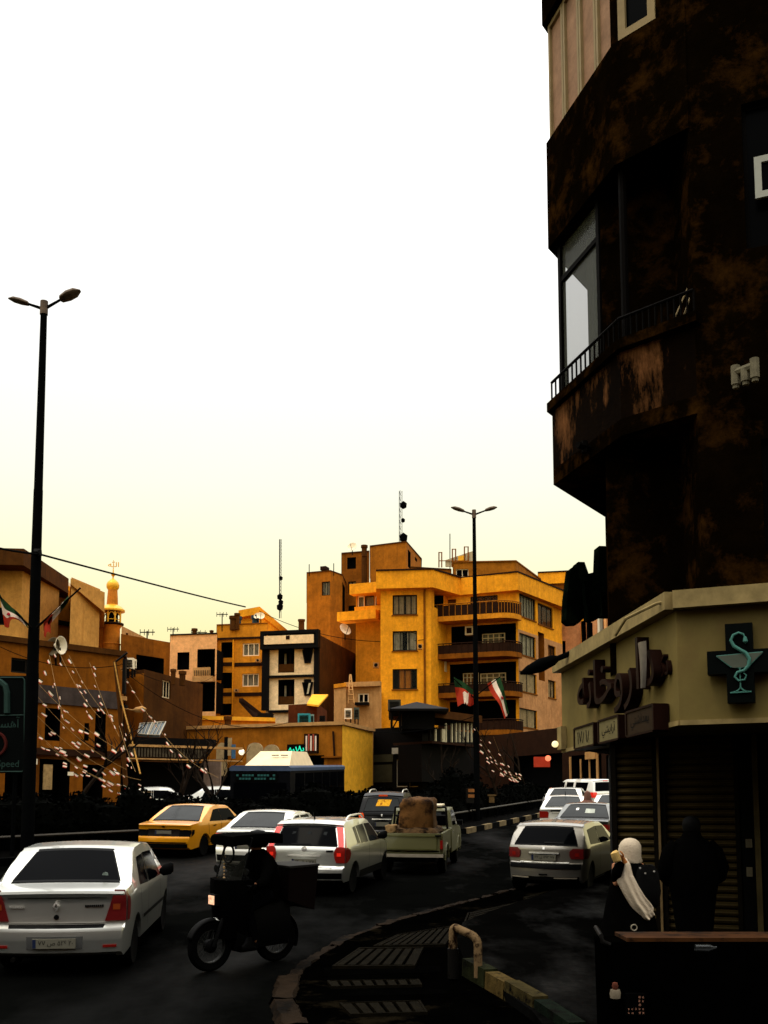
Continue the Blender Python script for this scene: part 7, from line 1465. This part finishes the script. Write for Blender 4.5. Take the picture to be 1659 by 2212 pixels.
# motorcyclist
rc, fc = gp(594, 2076), gp(456, 2098); dv = (fc - rc); dv.z = 0; yaw = math.atan2(-dv.x, dv.y); WB = dv.length * 1.02
mo = thing('motorcycle', 'dark motorcycle with clear windscreen, lit headlamp and cargo box, in the foreground', 'motorcycle', (rc.x, rc.y, gz(rc.y)), None, world=False)
mo.rotation_mode = 'QUATERNION'; Q_ = (Matrix.Rotation(SLA, 3, 'X') @ Matrix.Rotation(yaw, 3, 'Z')).to_quaternion(); mo.rotation_quaternion = Q_
rwh = .315
M_chr2 = mat('spoke steel', (.05, .05, .045), .5, 0)
for y0 in (0, WB):
    g = G(); g.lathe([(rwh - .105, -.035), (rwh - .03, -.045), (rwh - .005, -.03), (rwh, 0), (rwh - .005, .03), (rwh - .03, .045), (rwh - .105, .035), (rwh - .105, -.035)], (0, y0, rwh), 40, 'x', 0, False); wh_ = g.out('wheel', M_rubber, mo, smooth=True)
    g = G(); g.lathe([(rwh - .102, -.03), (rwh - .116, -.028), (rwh - .116, .028), (rwh - .102, .03), (rwh - .102, -.03)], (0, y0, rwh), 40, 'x', 0, False); g.out('rim', M_chr2, wh_, smooth=True)
    g = G(); g.lathe([(0, -.05), (.05, -.05), (.085, -.03), (.085, .03), (.05, .05), (0, .05)], (0, y0, rwh), 18, 'x'); g.out('hub', M_plas, wh_, smooth=True)
    g = G()
    for i in range(32):
        t = 2 * math.pi * i / 32; t2 = t + (.25 if i % 2 else -.25); sx_ = .03 if i % 4 < 2 else -.03
        g.tube([(sx_, y0 + .07 * math.cos(t2), rwh + .07 * math.sin(t2)), (0, y0 + (rwh - .112) * math.cos(t), rwh + (rwh - .112) * math.sin(t))], .0028, 3, cap=False)
    sp_ = g.out('spokes', M_chr2, wh_); sp_['kind'] = 'stuff'
for sg in (-1, 1):
    g = G(); g.tube([(sg * .085, WB, rwh), (sg * .085, WB - .12, .62), (sg * .085, WB - .26, 1.0)], [.024, .028, .024], 8); g.out('fork', M_plas, mo)
    g = G(); g.tube([(sg * .09, 0, rwh), (sg * .09, .35, .36)], .022, 8); g.out('swing_arm', M_plas, mo)
    g = G(); g.tube([(sg * .12, -.02, .36), (sg * .11, .06, .70)], .03, 8); g.out('shock', M_met, mo)
    g = G(); g.tube([(0, WB - .28, 1.02), (sg * .2, WB - .28, 1.08), (sg * .36, WB - .38, 1.06)], .014, 8); g.out('handlebar', M_plas, mo)
    g = G(); g.tube([(sg * .3, WB - .33, 1.07), (sg * .33, WB - .3, 1.2)], .007, 6); g.lathe([(0, -.012), (.05, -.012), (.05, .012), (0, .015)], (sg * .34, WB - .31, 1.24), 12, 'y'); g.out('mirror', M_plas, mo)
def fender(y0, a0, a1, rr_, m):
    g = G(); n_ = 14
    for o_, k in ((rr_, 1), ): g.grid(lambda u, v: Vector(((v - .5) * .13, y0 + (o_ - .03 * (2 * v - 1) ** 2) * math.cos(a0 + (a1 - a0) * u), rwh + (o_ - .03 * (2 * v - 1) ** 2) * math.sin(a0 + (a1 - a0) * u))), n_, 6)
    o = g.out('fender', m, mo, smooth=True); sd_ = o.modifiers.new('solid', 'SOLIDIFY'); sd_.thickness = .006; return o
fender(WB, R(20), R(100), .355, M_plas); fender(WB, R(100), R(150), .36, mat('chrome fender', (.5, .5, .46), .3, .1, 4, metal=.6)); fender(0, R(60), R(205), .37, M_plas)
g = G(); g.rings([[Vector((rx * math.cos(t), y, z + rz_ * math.sin(t))) for t in [2 * math.pi * i / 14 for i in range(14)]] for y, z, rx, rz_ in ((WB - .24, .86, .05, .06), (WB - .34, .86, .13, .11), (WB - .55, .84, .14, .12), (WB - .72, .78, .08, .08))]); g.out('fuel_tank', M_plas, mo, smooth=True)
g = G(); g.rings([[Vector((rx * math.cos(t), y, z + rz_ * math.sin(t))) for t in [2 * math.pi * i / 14 for i in range(14)]] for y, z, rx, rz_ in ((.45, .76, .10, .05), (.3, .78, .14, .06), (-.15, .80, .13, .06), (-.28, .80, .08, .04))]); g.out('seat', M_coat, mo, smooth=True)
g = G(); g.lathe([(.0, -.13), (.09, -.12), (.12, -.05), (.12, .05), (.09, .12), (0, .13)], (0, .48, .38), 14, 'x'); g.box(-.11, .11, .36, .62, .2, .42); g.box(-.08, .08, .5, .66, .42, .62); g.tube([(0, WB - .27, .95), (0, .7, .55), (0, .55, .2)], .03, 8); g.out('engine', M_plas, mo)
g = G(); g.rings([[Vector((x, y, z)) for x, y in ((-.17 * k, -.12), (.17 * k, -.12), (.19 * k, .30), (.17 * k, .72), (-.17 * k, .72), (-.19 * k, .30))] for z, k in ((.24, .7), (.4, 1.0), (.62, 1.05), (.8, .85))]); g.out('side_panel', M_plas, mo, smooth=True, ang=50)
g = G(); g.tube([(.14, .62, .42), (.17, .55, .24), (.18, .1, .26), (.18, -.3, .34)], [.022, .025, .04, .045], 10); g.out('exhaust', M_met, mo, smooth=True)
g = G(); g.tube([(-.24, .48, .27), (.24, .48, .27)], .013, 6); g.out('foot_pegs', M_met, mo)
# winter apron, headlamp, windscreen, hood
g = G(); g.rings([[Vector((x * k, y, z)) for x, y in ((-.34, WB - .42), (-.26, WB - .16), (0, WB - .06), (.26, WB - .16), (.34, WB - .42), (.2, WB - .46), (-.2, WB - .46))] for z, k in ((.40, .50), (.55, .66), (.72, .84), (.95, 1.0), (1.14, 1.0))]); g.out('apron', M_coat, mo, smooth=True, ang=60)
g = G(); g.box(-.075, .075, WB - .1, WB - .02, .82, .96); hl = g.out('headlamp', M_plas, mo)
g = G(); g.box(-.06, .06, WB - .019, WB - .008, .835, .945); g.out('lens', mat('lit headlamp', (.9, .6, .4), .3, .5, 30, emit=((1, .5, .28), .75), blot=((.1, .03, .02), 18, .5, .6)), hl)
g = G(); g.grid(lambda u, v: Vector(((u - .5) * .56, WB - .16 - .16 * v - .12 * (2 * u - 1) ** 2, 1.14 + .52 * v)), 10, 6); ws_ = g.out('windscreen', mat('clear plastic screen', (.07, .07, .055), .15, .3, 3, spec=.1, alpha=.16), mo, smooth=True)
g = G(); e_ = lambda u, v: Vector(((u - .5) * .57, WB - .155 - .16 * v - .12 * (2 * u - 1) ** 2, 1.14 + .52 * v)); g.tube([e_(0, v / 6) for v in range(7)] + [e_(u / 8, 1) for u in range(1, 9)] + [e_(1, 1 - v / 6) for v in range(1, 7)], .012, 6); g.out('screen_rim', M_plas, ws_)
g = G(); cc_ = e_(.42, .62) + Vector((0, .02, 0)); g.tube([cc_ + Vector((.115 * math.cos(t), .03 * math.sin(t) * -.3, .115 * math.sin(t))) for t in [2 * math.pi * i / 26 for i in range(27)]], .014, 6); g.out('screen_ring', M_plas, ws_)
g = G(); bx0 = e_(.66, .78)
for i in range(11): z = -.045 * i; s_ = .013 if i % 3 else .02; g.lathe([(0, -s_), (s_ * .8, -s_ * .5), (s_ * .8, s_ * .5), (0, s_)], bx0 + Vector((0, .03, z)), 8)
bd_ = g.out('hanging_beads', mat('amber beads', (.45, .25, .07), .3, .3, 20, spec=.5, coat=.5), mo); bd_['kind'] = 'stuff'
g = G(); g.rings([[Vector((x * kx, WB - .30 + y, z + dz)) for x, z in ((-.27, 1.66), (-.26, 1.70), (0, 1.71), (.26, 1.70), (.30, 1.66), (.30, 1.61), (.26, 1.585), (0, 1.58), (-.26, 1.575), (-.27, 1.60))] for y, kx, dz in ((-.72, .55, -.015), (-.6, .95, 0), (-.2, 1.0, .01), (.08, 1.0, .0), (.13, .94, -.015))]); g.out('hood', M_coat, mo, smooth=True, ang=40)
M_cbx = mat('dark red cargo box', (.014, .005, .004), .6, .3, 3)
g = G(); g.hexa([Vector(p) for p in ((-.25, -.46, .66), (.25, -.46, .66), (.25, -.02, .82), (-.25, -.02, .82), (-.29, -.50, 1.24), (.29, -.50, 1.24), (.29, -.02, 1.24), (-.29, -.02, 1.24))]); cbx = g.out('cargo_box', M_cbx, mo)
g = G(); g.hexa([Vector(p) for p in ((-.30, -.51, 1.242), (.30, -.51, 1.242), (.30, -.01, 1.242), (-.30, -.01, 1.242), (-.30, -.51, 1.27), (.30, -.51, 1.27), (.30, -.01, 1.27), (-.30, -.01, 1.27))]); g.out('lid', mat('grey box lid', (.04, .037, .033), .6, .3, 4), cbx)
g = G(); g.tube([(-.1, -.1, .72), (-.1, -.42, .72), (.1, -.42, .72), (.1, -.1, .72)], .012, 6); g.out('carrier', M_met, mo)
# rider
rd = thing('person', 'motorcycle rider in black crouched behind the clear windscreen', 'person', mo.location, None, world=False); rd.rotation_mode = 'QUATERNION'; rd.rotation_quaternion = Q_
V = [(0, .18, .92), (0, .17, 1.08), (0, .22, 1.26), (0, .25, 1.38), (0, .28, 1.45), (-.18, .26, 1.35), (.18, .26, 1.35), (-.14, .24, .88), (.14, .24, .88), (-.17, .58, .74), (.17, .58, .74), (-.16, .44, .34), (.16, .44, .34), (-.16, .56, .27), (.16, .56, .27), (-.32, .38, 1.14), (.32, .38, 1.14), (-.32, WB - .45, 1.06), (.32, WB - .45, 1.06)]
E_ = [(0, 1), (1, 2), (2, 3), (3, 4), (3, 5), (3, 6), (0, 7), (0, 8), (7, 9), (8, 10), (9, 11), (10, 12), (11, 13), (12, 14), (5, 15), (6, 16), (15, 17), (16, 18)]
skin('body', V, E_, [(.15, .12), (.14, .11), (.16, .12), (.12, .1), .055, .06, .06, .09, .09, .065, .065, .05, .05, .04, .04, .045, .045, .034, .034], M_skin, rd)
g = G(); g.rings([ell((0, cy, z), rx, ry, 18) for z, cy, rx, ry in ((.80, .16, .20, .18), (.95, .16, .21, .18), (1.1, .18, .23, .19), (1.28, .22, .25, .19), (1.38, .25, .21, .16), (1.45, .27, .12, .12), (1.49, .28, .08, .09))])
for sg in (-1, 1): g.tube([(sg * .18, .26, 1.37), (sg * .29, .34, 1.20), (sg * .34, .42, 1.10), (sg * .33, WB - .48, 1.06)], [.09, .085, .075, .055], 12)
g.out('jacket', M_coat, rd, smooth=True, ang=70)
for sg in (-1, 1):
    g = G(); g.tube([(sg * .12, .2, .9), (sg * .18, .58, .76), (sg * .17, .46, .36)], [.11, .095, .07], 12); g.out('trouser_leg', M_jean, rd, smooth=True, ang=70)
    g = G(); g.rings([ell((sg * .17, .52, z), rx, ry, 12) for z, rx, ry in ((.25, .045, .13), (.29, .048, .13), (.33, .045, .09), (.4, .05, .055))]); g.out('shoe', M_shoe, rd, smooth=True)
    g = G(); hand(g, (sg * .33, WB - .47, 1.07), (0, 1, -.05), (0, 0, -1), 1.0, .9, sg); g.out('glove', M_coat, rd, smooth=True, ang=70)
g = G(); head_mesh(g, (0, .30, 1.59), .95); g.out('head', M_skin, rd, smooth=True, ang=80)
g = G(); g.rings([ell((0, .29, z), rx, ry, 18) for z, rx, ry in ((1.52, .11, .12), (1.56, .13, .145), (1.63, .135, .15), (1.69, .12, .135), (1.73, .08, .09), (1.745, .01, .01))]); g.out('helmet', M_plas, rd, smooth=True, ang=80)
# person in the brown jacket on a small motorcycle far up the street
d = 33.5; a = at(1271, 1780, d); fp_ = thing('person', 'person in a brown hooded jacket riding away between the white cars', 'person', (a.x, d, gz(d)), None, world=False)
skin('body', [(0, 0, .85), (0, .02, 1.05), (0, .04, 1.22), (0, .05, 1.38), (0, .06, 1.46), (-.18, .05, 1.34), (.18, .05, 1.34), (-.12, .05, .82), (.12, .05, .82), (-.2, .35, .72), (.2, .35, .72), (-.2, .3, .32), (.2, .3, .32), (-.3, .15, 1.1), (.3, .15, 1.1), (-.3, .42, 1.05), (.3, .42, 1.05)], [(0, 1), (1, 2), (2, 3), (3, 4), (3, 5), (3, 6), (0, 7), (0, 8), (7, 9), (8, 10), (9, 11), (10, 12), (5, 13), (6, 14), (13, 15), (14, 16)], [(.16, .12), .14, .16, .11, .055, .06, .06, .09, .09, .065, .065, .05, .05, .045, .045, .035, .035], M_skin, fp_, 1)
M_brj = mat('brown jacket', (.16, .075, .055), .9, .15, 4)
g = G(); g.rings([ell((0, cy, z), rx, ry, 16) for z, cy, rx, ry in ((.78, 0, .22, .17), (1.0, 0, .26, .19), (1.22, .02, .28, .19), (1.34, .04, .23, .16), (1.42, .05, .13, .12))])
for sg in (-1, 1): g.tube([(sg * .19, .05, 1.33), (sg * .31, .15, 1.1), (sg * .3, .42, 1.05)], [.09, .08, .05], 10)
g.out('jacket', M_brj, fp_, smooth=True, ang=70)
g = G(); head_mesh(g, (0, .08, 1.58), .95); g.out('head', M_skin, fp_, smooth=True)
g = G(); g.rings([ell((0, .05, z), rx, ry, 14) for z, rx, ry in ((1.42, .14, .12), (1.5, .12, .13), (1.6, .11, .13), (1.68, .085, .1), (1.73, .01, .01))]); g.out('hood', M_brj, fp_, smooth=True)
for sg in (-1, 1): g = G(); g.tube([(sg * .12, .05, .85), (sg * .2, .35, .74), (sg * .2, .3, .32)], [.11, .09, .06], 10); g.out('trouser_leg', M_jean, fp_, smooth=True)
fm_ = thing('motorcycle', 'small dark motorcycle under the rider in the brown jacket', 'motorcycle', (a.x, d, gz(d)), None, world=False)
for y0 in (-.45, .75): g = G(); g.lathe([(.2, -.04), (.3, -.03), (.3, .03), (.2, .04)], (0, y0, .3), 18, 'x'); g.out('wheel', M_rubber, fm_, smooth=True)
g = G(); g.tube([(0, -.45, .7), (0, .1, .72), (0, .3, .8), (0, .5, .85)], [.08, .13, .13, .06], 10); g.tube([(0, .75, .3), (0, .55, .9)], .04, 6); g.box(-.12, .12, -.1, .35, .25, .6); g.tube([(-.35, .45, 1.0), (.35, .45, 1.0)], .015, 6); g.tube([(0, -.45, .3), (0, .1, .4)], .03, 6); g.out('frame', M_plas, fm_)
# ------------------------------------------------------------------ street stall in the lower right corner
yA, yB = 9.5, 10.0; X0, X1 = at(1302, 2022, yA).x, 4.9; ztop = at(1400, 2026, yA).z
st = thing('street_stall', 'low street stall draped in black cloth with a worn brown board top', 'stall', (X0, yA, gz(yA) + .13))
M_bord = mat('worn brown board', (.07, .025, .006), .7, .4, 3, streak=.3, blot=((.02, .009, .003), 5, .5, .6))
for i in range(3): g = G(); y0 = yA + (yB - yA) * i / 3; g.box(X0 + .22, X1, y0 + .004, yA + (yB - yA) * (i + 1) / 3 - .004, ztop - .035, ztop); g.out('board', M_bord, st)
g = G(); n_ = 60; zg_ = gz(yA) + .12
g.grid(lambda u, v: Vector((X0 + .02 + (X1 - X0) * u, yA - .02 - .03 * math.sin(u * 55) * v - .02 * v, ztop - .05 + (zg_ - ztop + .05) * v)), n_, 4); g.grid(lambda u, v: Vector((X0 + .02 - .02 * math.sin(u * 12) * v, yA - .02 + (yB - yA) * u, ztop - .05 + (zg_ - ztop + .05) * v)), 10, 4); g.box(X0 + .02, X1, yA, yB, ztop - .08, ztop - .04); g.out('cloth', mat('black stall cloth', (.0045, .004, .0035), .95, .4, 4, spec=.0), st, smooth=True, ang=60)
g = G(); g.tube([(X0 + .06, yA - .03, ztop - .06), (X0 - .01, yA - .03, ztop - .03), (X0 - .02, yA - .03, ztop + .02), (X0 + .04, yB, ztop + .04)], .022, 8); g.out('handle', M_met, st, smooth=True)
for x in (X0 + .1, X1 - .1):
    for y in (yA + .06, yB - .06): g = G(); g.box(x - .03, x + .03, y - .03, y + .03, zg_, ztop - .08); g.out('leg', M_met, st)
def on(x, y, o=.06): return at(x, y, yA - .06 - o)
c_ = on(1524, 2047); g = G(); g.lathe([(0, -.10), (.032, -.095), (.034, .03), (.014, .07), (.013, .10), (0, .10)], (0, 0, 0), 14, 'x'); g.v = [v + c_ for v in g.v]; tag(g.out('plastic_bottle', mat('clear grey bottle', (.03, .035, .033), .15, .3, 9, spec=.5, alpha=.6), smooth=True), 'small clear bottle lying against the black stall cloth', 'bottle')
c_ = on(1372, 2168); bag_ = thing('checked_bag', 'small bag with a pinkish check, hanging on the black stall', 'bag', c_); g = G(); g.box(c_.x - .085, c_.x + .085, c_.y - .02, c_.y + .03, c_.z - .10, c_.z + .09); g.out('pouch', M_coat, bag_)
random.seed(4); M_chk = mat('pink check cloth', (.18, .085, .055), .8, .4, 20)
for i in range(5):
    for j in range(5):
        if random.random() < .72: x, z = c_.x - .07 + i * .032, c_.z - .085 + j * .034; g = G(); g.box(x, x + random.uniform(.010, .02), c_.y - .026, c_.y - .0205, z, z + random.uniform(.010, .02)); g.out('check', M_chk, bag_)
c_ = on(1329, 2145); cup = thing('paper_cup', 'small crumpled white cup with a reddish top by the left corner of the stall', 'cup', c_); g = G(); g.lathe([(.025, -.05), (.045, -.045), (.05, .0), (.042, .03), (.02, .03)], c_, 12); g.out('cup', mat('dirty white paper', (.16, .13, .09), .8, .2, 9), cup, smooth=True)
g = G(); g.lathe([(.02, .03), (.03, .06), (.022, .09), (.0, .095)], c_, 10); g.out('top', mat('reddish top', (.12, .035, .02), .7, .4, 20), cup, smooth=True)
